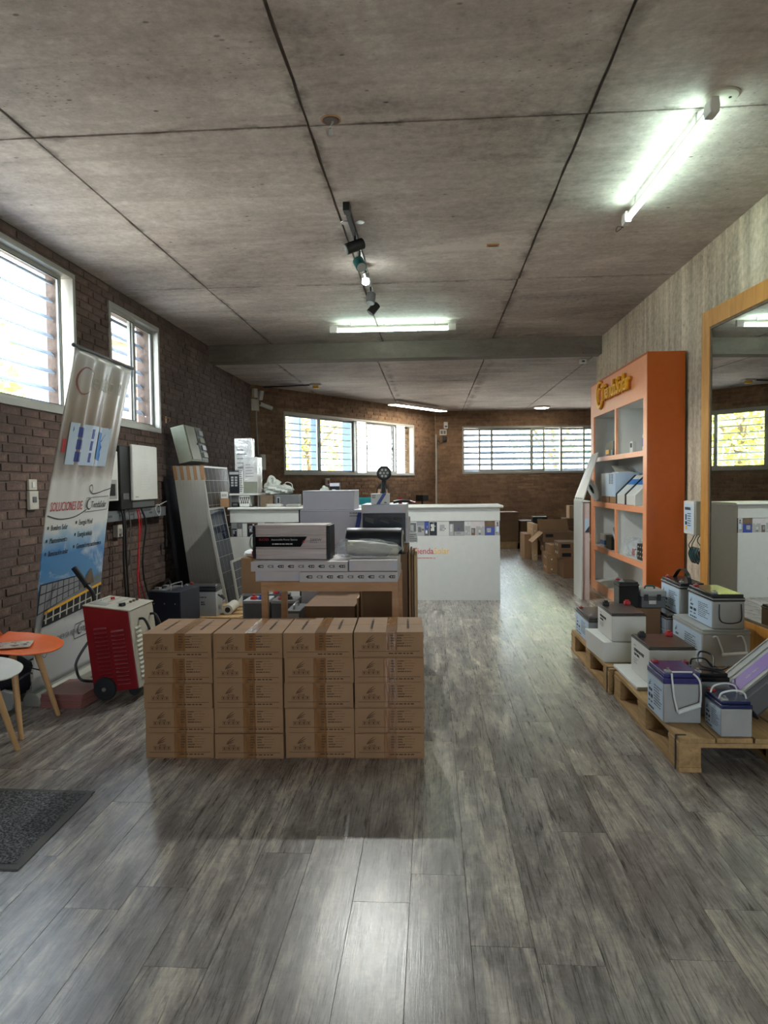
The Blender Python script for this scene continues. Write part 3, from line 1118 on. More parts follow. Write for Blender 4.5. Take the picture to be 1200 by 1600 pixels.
for lab, x, y in (('small white ceiling anchor nearest the viewer, right of track light', 1.457, 7.063), ('small white ceiling anchor farther away, right of track light', 1.455, 8.696)):
    t = thing('ceiling_anchor', lab, 'anchor', (x, y, CE))
    mb = MB(); mb.lathe([(0.03, -0.008), (0.045, -0.002), (0.045, 0)], n=18); mb.build('disc', 'offw', t)
    cable('hook', [(0.0, 0, -0.006), (0.02, 0, -0.03), (0.045, 0.0, -0.03), (0.05, 0, -0.012)], 0.004, 'steel', t)

# ---- track with five spot heads
tr = thing('track_light', 'black ceiling track with five swivelling spotlights, one of them lit', 'track light', (-0.575, 5.0, CE))
mb = MB(); mb.box(-0.018, 0.018, 0, 1.2, -0.05, -0.012); mb.box(-0.006, 0.006, 0.0, 1.2, -0.012, -0.002)
mb.build('rail', 'black', tr, bevel=0.003)
mb = MB(); mb.box(-0.024, 0.024, -0.03, 0.06, -0.058, 0.0); mb.build('feed_box', 'black', tr, bevel=0.004)
mb = MB(); mb.box(-0.012, 0.012, 1.2, 2.45, -0.04, -0.010); mb.build('rail', 'grey', tr, bevel=0.003)
for s in (-1, 1):
    mb = MB(); mb.lathe([(0.034, -0.006), (0.036, -0.002), (0.036, 0)], (s * 0.055, 0.36, 0), 16); mb.build('mounting_plate', 'steel', tr)


def head(y, drop, d, L, r, mat, lit=False, lens='lampoff', x=0.0):
    """one spot head hanging at y; d = pointing direction"""
    d = Vector(d).normalized()
    c = Vector((x, y, -drop))
    MB().tube([(0, y, -0.045), (x * .5, y, -drop * .7), tuple(c)], 0.009, 8).build('stem', 'black', tr)
    a, b = c - d * L * 0.5, c + d * L * 0.5
    h = MB()
    h.tube([a, a + d * 0.008, b - d * 0.002, b], [r * 0.8, r, r * 1.02, r * 0.95], 20)
    o = h.build('spot_head', mat, tr)
    MB().cyl(b + d * 0.001, b + d * 0.003, r * 0.86, 18).build('lens', lens, o)


head(0.52, 0.125, (-0.9, -0.25, -0.38), 0.15, 0.042, 'black')
head(0.88, 0.15, (0.35, -0.6, -0.72), 0.10, 0.045, 'tealg')
head(1.95, 0.155, (-0.1, -0.35, -0.9), 0.11, 0.044, 'greyd')
head(2.30, 0.17, (-0.6, -0.15, -0.75), 0.12, 0.042, 'black')
head(1.42, 0.10, (0.0, 0.1, 1.0), 0.05, 0.036, 'grey')
MB().ell((0, 1.42, -0.145), (0.034, 0.034, 0.030)).build('bulb', 'bulb', tr)
mb = MB(); mb.box(-0.005, 0.005, 1.26, 1.38, -0.12, -0.09); mb.build('bracket', 'steel', tr)
ld = bpy.data.lights.new('spot_bulb_light', 'SPOT'); ld.energy = 78; ld.spot_size = R(150); ld.spot_blend = 0.4; ld.shadow_soft_size = 0.03; ld.color = (0.97, 1.0, 0.96)
lo = bpy.data.objects.new('spot_bulb_light', ld); lo.location = (-0.575, 6.42, CE - 0.19); col.objects.link(lo)

# ---- rear lamps
p0, p1 = Vector((-0.815, 14.8, 2.93)), Vector((0.285, 16.45, 2.93))
a = math.atan2(p1.y - p0.y, p1.x - p0.x); L = (p1 - p0).length
t = thing('pendant_panel_light', 'long glowing panel light hung on thin wires below the rear ceiling', 'lamp', (p0.x, p0.y, CE2), a)
mb = MB(); mb.box(0, L, -0.11, 0.11, -0.10, -0.075); mb.build('housing', 'offw', t, bevel=0.004)
mb = MB(); mb.box(0.012, L - 0.012, -0.10, 0.10, -0.104, -0.098); mb.build('diffuser', 'led', t)
for xx in (0.25, L * .5, L - 0.25):
    MB().cyl((xx, 0, -0.08), (xx, 0, 0), 0.003, 6).build('wire', 'steel', t)
t = thing('ceiling_lamp', 'round flush white ceiling lamp at the rear right', 'lamp', (2.55, 16.7, CE2))
mb = MB(); mb.lathe([(0.17, -0.035), (0.19, -0.02), (0.19, 0)], n=28); mb.build('ring', 'offw', t)
mb = MB(); mb.lathe([(0.02, -0.05), (0.12, -0.046), (0.165, -0.034), (0.165, -0.03)], n=28); mb.build('diffuser', 'led', t)
t = thing('ceiling_sensor', 'square white ceiling sensor at the end of a conduit, rear left', 'sensor', (-1.99, 12.3, CE2))
mb = MB(); mb.box(-0.10, 0.10, -0.08, 0.08, -0.03, 0); mb.build('base', 'whitep', t, bevel=0.006)
mb = MB(); mb.box(-0.05, 0.05, -0.05, 0.05, -0.075, -0.03); mb.build('lens', 'yellow', t, bevel=0.01)
o = MB().tube([(-2.09, 12.3, CE2 - 0.015), (-2.6, 12.4, CE2 - 0.014), (-2.98, 12.43, CE2 - 0.014)], 0.012, 8).build('ceiling_conduit', 'alud')
tag(o, 'dark conduit running along rear ceiling to the square sensor', 'conduit')
t = thing('ceiling_sensor', 'small white sensor under the edge of the rear ceiling by right wall', 'sensor', (2.16, 10.35, CE2))
mb = MB(); mb.box(-0.05, 0.05, -0.03, 0.03, -0.06, 0); mb.build('body', 'whitep', t, bevel=0.008)
mb = MB(); mb.box(-0.02, 0.02, -0.034, -0.029, -0.045, -0.02); mb.build('lens', 'ink', t)


# ================================================================== RIGHT SIDE: pallets, batteries, shelf, mirror
def pallet(label, X0, X1, Y0, Y1):
    t = thing('pallet', label, 'pallet', (X0, Y0, 0), group='wooden pallets along the right wall')
    W, D = X1 - X0, Y1 - Y0
    bw, bd = 0.10, 0.145
    for yi, y in enumerate((0.0, D / 2 - bd / 2, D - bd)):
        mb = MB(); mb.box(0, W, y, y + bd, 0.112, 0.133)
        mb.build('stringer', 'pallet', t, smooth=False, bevel=0.002)
        for x in (0.0, W / 2 - bw / 2, W - bw):
            mb = MB(); mb.box(x + .002, x + bw - .002, y + .003, y + bd - .003, 0.022, 0.112)
            mb.build('block', 'pallet', t, smooth=False, bevel=0.002)
    for x in (0.0, W / 2 - bw / 2, W - bw):
        mb = MB(); mb.box(x, x + bw, 0, D, 0.0, 0.022); mb.build('bottom_board', 'pallet', t, smooth=False, bevel=0.002)
    n = 6
    bwid = W / n
    rr = random.Random(int(Y0 * 10))
    for i in range(n):
        mb = MB(); mb.box(i * bwid + 0.004, (i + 1) * bwid - 0.004, rr.uniform(0, .008), D - rr.uniform(0, .008), 0.133, 0.155)
        mb.build('deck_board', 'pallet', t, smooth=False, bevel=0.003)
    for y in (0.035,):
        mb = MB(); mb.box(-0.002, 0.0, y, y + 0.014, 0.0, 0.157); mb.box(-0.002, 0.045, y, y + 0.014, 0.155, 0.157)
        mb.build('strap', 'black', t, smooth=False)
    return t


pallet('wooden pallet nearest the viewer at right, under the violet and navy batteries', 1.085, 2.06, 3.19, 4.32)
pallet('wooden pallet farther back at right, under the white foam block', 1.065, 2.04, 4.36, 5.53)
ZP = 0.156


def battery(label, X0, Y0, z0, w, d, h, body='batt', lid='lidb', lidh=0.04, side='label', rope=None, term=True, stripe=False, group='batteries displayed on the pallets', cat='battery', seed=1):
    t = thing('battery', label, cat, (X0, Y0, z0), group=group)
    mb = MB(); mb.box(0, w, 0, d, 0, h - lidh)
    mb.build('case', body, t, bevel=0.005)
    mb = MB(); mb.box(-0.002, w + 0.002, -0.002, d + 0.002, h - lidh, h - lidh * 0.45); mb.box(0.004, w - 0.004, 0.004, d - 0.004, h - lidh * 0.45, h)
    mb.build('lid', lid, t, bevel=0.004)
    if stripe:
        mb = MB(); mb.box(-0.0032, w + 0.0032, -0.0032, d + 0.0032, h - lidh * 0.72, h - lidh * 0.60); mb.build('lid_band', 'grey', t, smooth=False)
    if term:
        for (x, y, c) in ((w * .16, d * .86, 'redp'), (w * .16, d * .12, 'grey')):
            mb = MB(); mb.box(x - .014, x + .014, y - .014, y + .014, h, h + 0.010); o = mb.build('terminal', c, t, bevel=0.002)
            MB().cyl((x, y, h + .0105), (x, y, h + .02), 0.007, 10).build('bolt', 'steel', o)
    u, v = Vector((0, -1, 0)), Vector((0, 0, 1))
    if side == 'label':
        o_ = Vector((0, d, 0))
        hh = h - lidh
        mb = MB(); rectp(mb, o_, u, v, d * .03, d * .97, hh * .03, hh * .97, 0, 0.001)
        lb = mb.build('label_sheet', 'labelb', t, smooth=False)
        mb = MB()
        swoosh(mb, o_ + u * d * .10 + v * hh * .66, u, v, hh * .2, 0, 0.0018)
        bars(mb, o_ + u * d * .44 + v * hh * .80 - Vector((.0012, 0, 0)), u, v, 0, 8, d * .46, hh * .072, hh * .026, seed)
        bars(mb, o_ + u * d * .10 + v * hh * .14 - Vector((.0012, 0, 0)), u, v, 0, 1, d * .42, hh * .07, hh * .05, seed + 3)
        for k in range(2):
            rectp(mb, o_, u, v, d * (.10 + .15 * k), d * (.21 + .15 * k), hh * .36, hh * .46, 0, .0018)
            rectp(mb, o_, u, v, d * (.10 + .15 * k), d * (.19 + .15 * k), hh * .24, hh * .28, 0, .0018)
        mb.build('label_print', 'ink', lb, smooth=False)
        text('lettering', 'RITAR', hh * .10, 'ink', lb, o_ + u * d * .12 + v * hh * .54 - Vector((.0015, 0, 0)), '-x')
    elif side == 'lithium':
        o_ = Vector((0, d, 0))
        mb = MB()
        bars(mb, o_ + u * d * .18 + v * h * .42 - Vector((.0008, 0, 0)), u, v, 0, 3, d * .3, h * .06, h * .02, seed)
        bars(mb, o_ + u * d * .18 + v * h * .78 - Vector((.0008, 0, 0)), u, v, 0, 1, d * .14, h * .06, h * .03, seed)
        mb.build('label_print', 'inkg', t, smooth=False)
        text('lettering', 'LITHIUM BATTERY', h * .125, 'ink', t, o_ + u * d * .18 + v * h * .60 - Vector((.0008, 0, 0)), '-x', xs=0.9)
        text('lettering', '12.8V 100Ah', h * .105, 'ink', t, o_ + u * d * .18 + v * h * .49 - Vector((.0008, 0, 0)), '-x', xs=0.9)
    if rope == 'front':
        pts = [(w * .22, 0.005, h - .002), (w * .20, -0.016, h - lidh * .7), (w * .24, -0.020, h * .55), (w * .34, -0.02, h * .25)]
        pts2 = [(w * .80, 0.005, h - .002), (w * .92, -0.016, h - lidh * .6), (w * .95, -0.020, h * .62), (w * .93, -0.02, h * .40)]
        r_ = MB().tube(smooth_pts(pts), .0045, 8).build('rope', 'foam', t)
        MB().tube(smooth_pts(pts2), .0045, 8).build('rope', 'foam', t)
        MB().tube([pts[-1], pts2[-1]], .011, 10).build('grip', 'foam', t)
        mb = MB(); mb.tube([(w * .24, 0.012, h + .004), (w * .78, 0.012, h + .004)], .004, 8); mb.build('rope_bar', 'foam', t)
    elif rope == 'arch':
        for y, hh in ((d * .25, .035), (d * .75, .04)):
            MB().tube(smooth_pts([(w * .06, y, h), (w * .14, y - .01, h + hh * .8), (w * .5, y - .02, h + hh * 1.2), (w * .84, y - .01, h + hh * .8), (w * .94, y, h)]), .004, 8).build('rope', 'foam', t)
    elif rope == 'hoop':
        MB().tube(smooth_pts([(w * .2, -0.004, h * .72), (w * .2, -0.012, h * .3), (w * .4, -0.014, h * .18), (w * .75, -0.014, h * .2), (w * .88, -0.012, h * .32), (w * .88, -0.004, h * .72)]), .0035, 8).build('cord', 'black', t)
    elif rope == 'bail':
        MB().tube(smooth_pts([(w * .22, -0.003, h * .80), (w * .28, -0.018, h * .82), (w * .36, -0.026, h * .55), (w * .40, -0.028, h * .36)]), .005, 8).build('rope', 'foam', t)
        MB().tube(smooth_pts([(w * .72, -0.003, h * .82), (w * .80, -0.018, h * .84), (w * .86, -0.026, h * .62), (w * .87, -0.028, h * .42)]), .005, 8).build('rope', 'foam', t)
        MB().tube([(w * .38, -.028, h * .35), (w * .90, -.028, h * .40)], .010, 10).build('grip', 'foam', t)
    elif rope == 'strap':
        pr = smooth_pts([(w * .5, d * .12, h), (w * .5, d * .22, h + .05), (w * .5, d * .45, h + .078), (w * .5, d * .68, h + .06), (w * .5, d * .9, h)], 5)
        mb = MB()
        for a, b in zip(pr, pr[1:]):
            mb.hexa([a + Vector((-.014, 0, -.002)), a + Vector((.014, 0, -.002)), b + Vector((.014, 0, -.002)), b + Vector((-.014, 0, -.002)), a + Vector((-.014, 0, .002)), a + Vector((.014, 0, .002)), b + Vector((.014, 0, .002)), b + Vector((-.014, 0, .002))])
        mb.build('carry_strap', 'black', t)
    return t


battery('grey battery with violet lid and white rope handle at the near pallet edge', 1.081, 3.385, ZP, .172, .252, .236, lid='lidp', lidh=.05, rope='front', seed=2)
battery('small grey battery with navy lid and two arched white ropes', 1.274, 3.207, ZP, .134, .19, .160, lid='lidn', lidh=.034, rope='arch', seed=3)
bc = battery('dark grey battery with black lid and coiled black cables on top', 1.262, 3.50, ZP, .165, .24, .205, body='batt2', lid='blackg', lidh=.04, side=None, seed=4)
# foam pads under the white lithium batteries
mb = MB(); mb.box(0, .30, 0, .50, 0, .02)
o = mb.build('foam_board', 'foam', bevel=.004); o.location = (1.105, 3.91, ZP); tag(o, 'flat white foam board under the nearer white lithium battery', 'foam board')
battery('white lithium battery with brown top on the flat foam board, nearer one', 1.179, 3.94, ZP + .021, .252, .35, .212, body='whitep', lid='lidbr', lidh=.018, side='lithium', term=False, seed=5)
mb = MB()
mb.hexa([(0, 0, 0), (.30, 0, 0), (.30, .42, 0), (-.02, .42, 0), (.0, 0, .125), (.30, 0, .125), (.30, .42, .125), (-.03, .42, .13)])
mb.box(.02, .28, .02, .40, .1255, .127)
o = mb.build('foam_block', 'foam', bevel=.012, seg=3); o.location = (1.075, 4.52, ZP); tag(o, 'thick white foam block under the farther white lithium battery', 'foam block')
battery('white lithium battery with brown top on thick foam block, farther one', 1.125, 4.53, ZP + .129, .212, .38, .180, body='whitep', lid='lidbr', lidh=.018, side='lithium', term=False, seed=6)


def lith_terms(x, y, z, a):
    t = thing('terminal_cover', a[1], 'terminal cover', (x, y, z))
    mb = MB(); mb.box(-.019, .019, -.018, .018, 0, .022); mb.box(-.012, .012, -.012, .012, .022, .032); mb.build('boot', a[0], t, bevel=.003)
    MB().cyl((0, -.024, .010), (0, -.018, .010), .008, 10).build('spout', a[0], t)


lith_terms(1.215, 4.20, ZP + .234, ('black', 'black terminal cover on the nearer white lithium battery'))
lith_terms(1.375, 4.22, ZP + .234, ('redp', 'red terminal cover on the nearer white lithium battery'))
lith_terms(1.16, 4.83, ZP + .310, ('black', 'black terminal cover on the farther white lithium battery'))
lith_terms(1.305, 4.85, ZP + .310, ('redp', 'red terminal cover on the farther white lithium battery'))
battery('grey battery with brown lid at the far left corner of rear pallet', 1.09, 5.02, ZP, .17, .46, .185, body='batt2', lid='lidbr', lidh=.03, seed=7)
battery('black battery standing on a dark carton behind the white lithium batteries', 1.335, 5.17, ZP + .231, .14, .15, .185, body='blackg', lid='black', lidh=.03, side=None, term=True, seed=8)
mb = MB(); mb.box(0, .30, 0, .30, 0, .23); mb.box(.005, .295, .147, .153, .2301, .2308)
t = thing('dark_carton', 'dark carton under the black battery and clear lidded box', 'box', (1.32, 5.15, ZP))
o = mb.build('body', 'cartond', t, bevel=.004)
mb = MB(); mb.box(.14, .16, -.0012, .30, .2301, .2312); mb.build('tape', 'tape', t, smooth=False)
# tool box with translucent lid
t = thing('plastic_case', 'grey plastic case with black latches beside the black battery', 'case', (1.49, 5.16, ZP + .231))
mb = MB(); mb.box(0, .17, 0, .2, 0, .08); mb.build('body', 'greyd', t, bevel=.006)
mb = MB(); mb.box(-.006, .176, -.006, .206, .08, .125); mb.build('lid', 'grey', t, bevel=.012)
for x in (.03, .12):
    mb = MB(); mb.box(x - .014, x + .014, -.012, -.005, .055, .10); mb.build('latch', 'black', t, bevel=.003)
mb = MB(); mb.box(.05, .10, -.0065, -.0055, .03, .055); mb.build('label_sheet', 'whitep', t, smooth=False)
MB().tube(smooth_pts([(.05, .1, .125), (.06, .1, .145), (.11, .1, .145), (.12, .1, .125)]), .006, 8).build('handle', 'tealg', t)
battery('wide grey battery on the pallet carrying another battery, white rope handle', 1.647, 4.438, ZP, .285, .54, .226, lid='batt', lidh=.03, rope='bail', term=False, seed=9)
battery('grey battery with charcoal lid stacked on the wide grey battery, black cord', 1.712, 4.45, ZP + .2275, .19, .42, .214, lid='lidb', lidh=.045, rope='hoop', stripe=True, seed=10)
battery('grey battery with charcoal lid on the pallet behind the wide one', 1.63, 5.04, ZP, .26, .46, .20, body='batt2', lid='lidb', lidh=.03, stripe=True, term=False, seed=11)
battery('grey battery with charcoal lid and black carry strap, at the rear', 1.712, 5.03, ZP + .2015, .17, .40, .225, lid='lidb', lidh=.04, rope='strap', stripe=True, seed=12)
# coiled cable over the black-lidded battery
zt = ZP + .205
cable('coiled_cable', [(1.30, 3.66, zt + .008), (1.29, 3.60, zt + .05), (1.33, 3.55, zt + .06), (1.38, 3.58, zt + .012), (1.41, 3.66, zt + .05), (1.36, 3.70, zt + .06), (1.33, 3.62, zt + .012), (1.40, 3.55, zt + .008), (1.43, 3.52, zt + .03)], .005, 'black', label='black cable coiled on top of the black lidded battery', cat='cable')
# purple and silver inverter tipped against the stack
t = thing('power_inverter', 'silver power inverter with purple band, tipped up at right edge', 'inverter', (1.535, 3.42, ZP + .015), rot=(0, R(-38), R(6)))
mb = MB(); mb.prism([(0, .02), (.02, 0), (.24, 0), (.26, .02), (.26, .115), (.24, .135), (.02, .135), (0, .115)], 'x', 0, .62); mb.build('body', 'greyd', t, bevel=.003)
mb = MB(); mb.box(.0, .62, .015, .245, .1355, .139); mb.build('top_plate', 'grey', t, smooth=False)
mb = MB(); mb.box(.01, .62, .05, .155, .139, .1402); b_ = mb.build('band', 'purple', t, smooth=False)
for y in (.018, .185, .24):
    mb = MB(); mb.box(0, .62, y, y + .007, .139, .146); mb.build('rib', 'alu', t, bevel=.002)
text('lettering', '24', .055, 'whitep', t, (.30, .075, .1406), '+z')
text('lettering', '220V 50Hz', .018, 'whitep', t, (.09, .09, .1406), '+z')
mb = MB(); mb.box(-.012, 0, .0, .26, .0, .135); e_ = mb.build('end_plate', 'blackm', t, bevel=.004)
for y in (.06, .13, .2):
    MB().cyl((-.022, y, .07), (-.011, y, .07), .016, 12).build('terminal', 'whitep', e_)
mb = MB(); mb.box(.13, .33, -.002, -.0005, .03, .11); mb.build('label_sheet', 'grey', t, smooth=False)
mb = MB(); bars(mb, (.14, -.0025, .10), (1, 0, 0), (0, 0, 1), 0, 4, .17, .018, .008, 31); mb.build('label_print', 'ink', t, smooth=False)

# ---------------------------------------------------------------- orange display shelf
XS0, XS1, YS0, YS1, HS = 1.95, 2.285, 6.60, 8.89, 2.46
sh = thing('display_shelf', 'tall orange display shelf with white compartments against the concrete wall', 'shelf', (XS0, YS0, 0))
DS, WS = XS1 - XS0, YS1 - YS0
for y, m in ((0.0, 'orange'), (WS - .02, 'orange')):
    mb = MB(); mb.box(0.0, DS, y, y + .02, 0, HS); mb.build('side_panel', m, sh, smooth=False, bevel=.002)
mb = MB(); mb.box(DS - .012, DS - .002, .02, WS - .02, 0.05, HS - .02); mb.build('back_panel', 'shelfw', sh, smooth=False)
mb = MB(); mb.box(0.0, DS, .02, WS - .02, HS - .02, HS); mb.build('top_panel', 'orange', sh, smooth=False)
# front frame
st = [(.02, .125), (WS - .155, WS - .02)]
rails = [(2.06, HS - .02), (1.525, 1.575), (.995, 1.055), (.475, .53), (0.0, .10)]
for a, b in st:
    mb = MB(); mb.box(0.0, .02, a, b, 0, HS - .02); mb.build('stile', 'orange_glare', sh, smooth=False)
for i, (a, b) in enumerate(rails):
    mb = MB(); mb.box(0.0, .02, st[0][1], st[1][0], a, b); mb.build('header' if i == 0 else 'rail', 'orange_glare', sh, smooth=False)
for z in (1.573, 1.053, .528, .098):
    mb = MB(); mb.box(.02, DS - .012, .02, WS - .02, z - .02, z); mb.build('shelf_board', 'shelfw', sh, smooth=False)
mb = MB(); mb.box(.02, DS - .012, .02, WS - .02, 2.06, 2.078); mb.build('cell_top', 'shelfw', sh, smooth=False)
for y in (.02, WS - .038):
    mb = MB(); mb.box(.02, DS - .012, y, y + .018, .1, 2.06); mb.build('lining', 'shelfw', sh, smooth=False)
for z0, z1 in ((1.575, 2.06), (.53, .995)):
    mb = MB(); mb.box(0.0, .02, 1.09, 1.15, z0, z1); mb.build('divider_edge', 'orange_glare', sh, smooth=False)
    mb = MB(); mb.box(.02, DS - .012, 1.11, 1.13, z0 - .001, z1 - .001 if z1 < 2 else z1); mb.build('divider', 'shelfw', sh, smooth=False)
# sign: stand-off letters
sg = thing('sign_letters', 'golden raised shop lettering with round emblem on the orange header', 'sign', (XS0, YS0 + 1.87, 2.19))
for nm, m_, off in (('letter_backing', 'yellowd', -.004), ('lettering', 'yellow', -.026)):
    o = link(nm, text_mesh('TiendaSolar', .25, .011, 'LEFT', m_, .004 if nm == 'letter_backing' else 0.0, 0.92), sg)
    o.location = (off - .012, -.30, 0.005); o.rotation_euler = FACE['-x']


def emblem(mb, c, r, ext, ax, a0=25, a1=335, n=22, w0=.1, w1=.34):
    """broken ring emblem, thicker on one side; lies in the (u,v) plane"""
    u, v, nn = ax
    pr = []
    for i in range(n + 1):
        t_ = i / n
        a = R(a0 + (a1 - a0) * t_)
        wd = r * (w0 + (w1 - w0) * math.sin(math.pi * t_) ** 1.3)
        pr.append((c + (u * math.cos(a) + v * math.sin(a)) * r, c + (u * math.cos(a) + v * math.sin(a)) * (r - wd)))
    for (o0, i0), (o1, i1) in zip(pr, pr[1:]):
        mb.hexa([o0, o1, i1, i0, o0 + nn * ext, o1 + nn * ext, i1 + nn * ext, i0 + nn * ext])


AXL = (Vector((0, -1, 0)), Vector((0, 0, 1)), Vector((-1, 0, 0)))
mb = MB(); emblem(mb, Vector((-.001, -.13, .09)), .165, .014, AXL, 60, 330); mb.build('emblem_backing', 'yellowd', sg, smooth=False)
mb = MB(); emblem(mb, Vector((-.016, -.13, .09)), .155, .018, AXL, 60, 330); emblem(mb, Vector((-.016, -.15, .085)), .085, .018, AXL, 40, 250, 14, .15, .3); mb.build('emblem', 'yellow', sg, smooth=False)


# ---- goods on the shelf
def onshelf(x, y, z):
    p = PX(x, y, 2.06)
    return p.y


def small_box(name, label, cat, X0, X1, Y0, Y1, z0, z1, body, extra=None, group=None, bevel=.003, rz=0):
    t = thing(name, label, cat, (X0, Y0, z0), rz, group)
    mb = MB(); mb.box(0, X1 - X0, 0, Y1 - Y0, 0, z1 - z0); mb.build('body', body, t, bevel=bevel)
    if extra:
        for nm, m_, b in extra:
            mb = MB(); mb.box(*b); mb.build(nm, m_, t, smooth=False)
    return t


S1, S2, S3, S4 = 1.575, 1.0545, .5295, .1
t = small_box('charge_controller', 'grey and black controller with yellow tag on the top left shelf', 'controller', 2.02, 2.16, 8.05, 8.42, S1, S1 + .17, 'greyd',
              [('front_cover', 'black', (-.006, 0, .0, .15, .01, .165)), ('tag_sheet', 'yellow', (-.004, -.0005, .22, .36, .03, .08)), ('terminal_block', 'grey', (-.012, -.006, .03, .09, .01, .07))])
cable('antenna', [(.05, .03, .17), (.05, .02, .20), (.04, .0, .23)], .004, 'black', t)
small_box('wall_meter', 'small white meter with dark screen standing on the top shelf', 'meter', 2.03, 2.07, 7.36, 7.46, S1, S1 + .12, 'whitep', [('screen', 'ink', (-.001, 0, .02, .08, .06, .105))])
t = thing('spray_can', 'white and blue can on the top right shelf', 'can', (2.06, 6.98, S1))
mb = MB(); mb.lathe([(.04, 0), (.042, .005), (.042, .16), (.03, .185), (.02, .19)], n=20); mb.build('can', 'whitep', t)
mb = MB(); mb.lathe([(.0426, .05), (.0428, .051), (.0428, .13), (.0426, .131)], n=20); mb.build('label_sheet', 'bluep', t)
mb = MB(); mb.lathe([(.021, .19), (.021, .215), (.016, .22)], n=16); mb.build('cap', 'whitep', t)
t = small_box('solar_lamp', 'black solar lamp with tilted head behind the can on top shelf', 'lamp', 2.12, 2.24, 7.02, 7.16, S1, S1 + .10, 'black')
mb = MB(); mb.X = Matrix.Translation((.02, -.06, .13)) @ Matrix.Rotation(R(-35), 4, 'X'); mb.box(0, .08, 0, .2, 0, .02); mb.build('panel', 'cell', t, smooth=False)
mb = MB(); mb.X = Matrix.Translation((.02, -.06, .13)) @ Matrix.Rotation(R(-35), 4, 'X'); mb.box(-.005, .085, -.005, .205, -.012, 0); mb.build('frame', 'grey', t, smooth=False)
MB().cyl((.06, .05, .10), (.06, .03, .16), .01, 8).build('stem', 'black', t)
# second row
t = small_box('pump_controller', 'blue grey steel cabinet with vents lying on the second shelf', 'controller', 1.965, 2.22, 7.78, 8.40, S2 + .071, S2 + .33, 'labelb')
for k in range(2):
    for j in range(7):
        mb = MB(); mb.box(-.003, .0, .10 + k * .1, .16 + k * .1, .14 + j * .016, .15 + j * .016); mb.build('vent', 'greyd', t, smooth=False)
mb = MB(); mb.box(.0, .25, .62, .66, .0, .26); mb.build('front_panel', 'greyd', t, bevel=.003)
MB().cyl((.05, .66, .2), (.05, .69, .2), .02, 12).build('knob', 'redp', t)
MB().cyl((.05, .66, .1), (.05, .68, .1), .015, 12).build('knob', 'black', t)
small_box('carton_tray', 'flat brown carton under the blue grey cabinet', 'box', 1.975, 2.23, 7.74, 8.46, S2 + .001, S2 + .07, 'carton', [('tape', 'tape', (-.001, 0, .3, .35, 0, .07))])
t = thing('reel', 'white plastic reel leaning out of the shelf at left', 'reel', (1.93, 8.50, S2 + .012), rot=(0, R(-24), R(14)))
mb = MB()
for i in range(24):
    a0, a1 = 2 * math.pi * i / 24, 2 * math.pi * (i + 1) / 24
    f_ = lambda a, r, x: (x, r * .75 * math.cos(a), .15 + r * math.sin(a))
    mb.hexa([f_(a0, .15, 0), f_(a1, .15, 0), f_(a1, .06, 0), f_(a0, .06, 0), f_(a0, .15, .02), f_(a1, .15, .02), f_(a1, .06, .02), f_(a0, .06, .02)])
mb.build('disc', 'whitep', t)
mb = MB()
for i in range(16):
    a0, a1 = 2 * math.pi * i / 16, 2 * math.pi * (i + 1) / 16
    mb.hexa([f_(a0, .06, .002), f_(a1, .06, .002), f_(a1, .03, .002), f_(a0, .03, .002), f_(a0, .06, .03), f_(a1, .06, .03), f_(a1, .03, .03), f_(a0, .03, .03)])
mb.build('hub', 'black', t)
t = thing('folded_manual', 'white booklet lying open on the blue grey cabinet', 'booklet', (2.03, 7.9, S2 + .331))
mb = MB(); mb.hexa([(0, 0, 0), (.16, 0, 0), (.16, .28, 0), (0, .28, 0), (0, 0, .01), (.16, 0, .012), (.16, .28, .012), (0, .28, .01)]); mb.build('page', 'whitep', t, smooth=False)
mb = MB(); mb.hexa([(0, .13, .012), (.16, .13, .012), (.16, .30, .08), (0, .30, .08), (0, .13, .016), (.16, .13, .016), (.16, .30, .084), (0, .30, .084)]); mb.build('cover', 'offw', t, smooth=False)
for i, lab in enumerate(('white and blue inverter with black straps tilted in the shelf, left one', 'white and blue inverter with black straps tilted in the shelf, right one')):
    t = thing('wall_inverter', lab, 'inverter', (1.97, 7.42 - i * .36, S2 + .0), group='tilted white and blue inverters on the second shelf')
    mb = MB(); mb.X = None
    prof = [(.0, .0), (.10, .0), (.24, .22), (.24, .30), (.20, .30), (.0, .10)]
    mb.prism([(x, z) for x, z in prof], 'y', 0, .30); mb.build('body', 'whitep', t, bevel=.006)
    mb = MB(); mb.hexa([(.106, .001, .2), (.106, .299, .2), (.161, .299, .256), (.161, .001, .256), (.103, .001, .203), (.103, .299, .203), (.158, .299, .259), (.158, .001, .259)]); mb.build('band', 'bluep', t, smooth=False)
    mb = MB(); mb.hexa([(.0, .302, .10), (.0, .34, .10), (.20, .34, .30), (.20, .302, .30), (-.006, .302, .106), (-.006, .34, .106), (.194, .34, .306), (.194, .302, .306)])
    mb.box(-.006, 0, .302, .34, .0, .105); mb.build('strap', 'black', t, smooth=False)
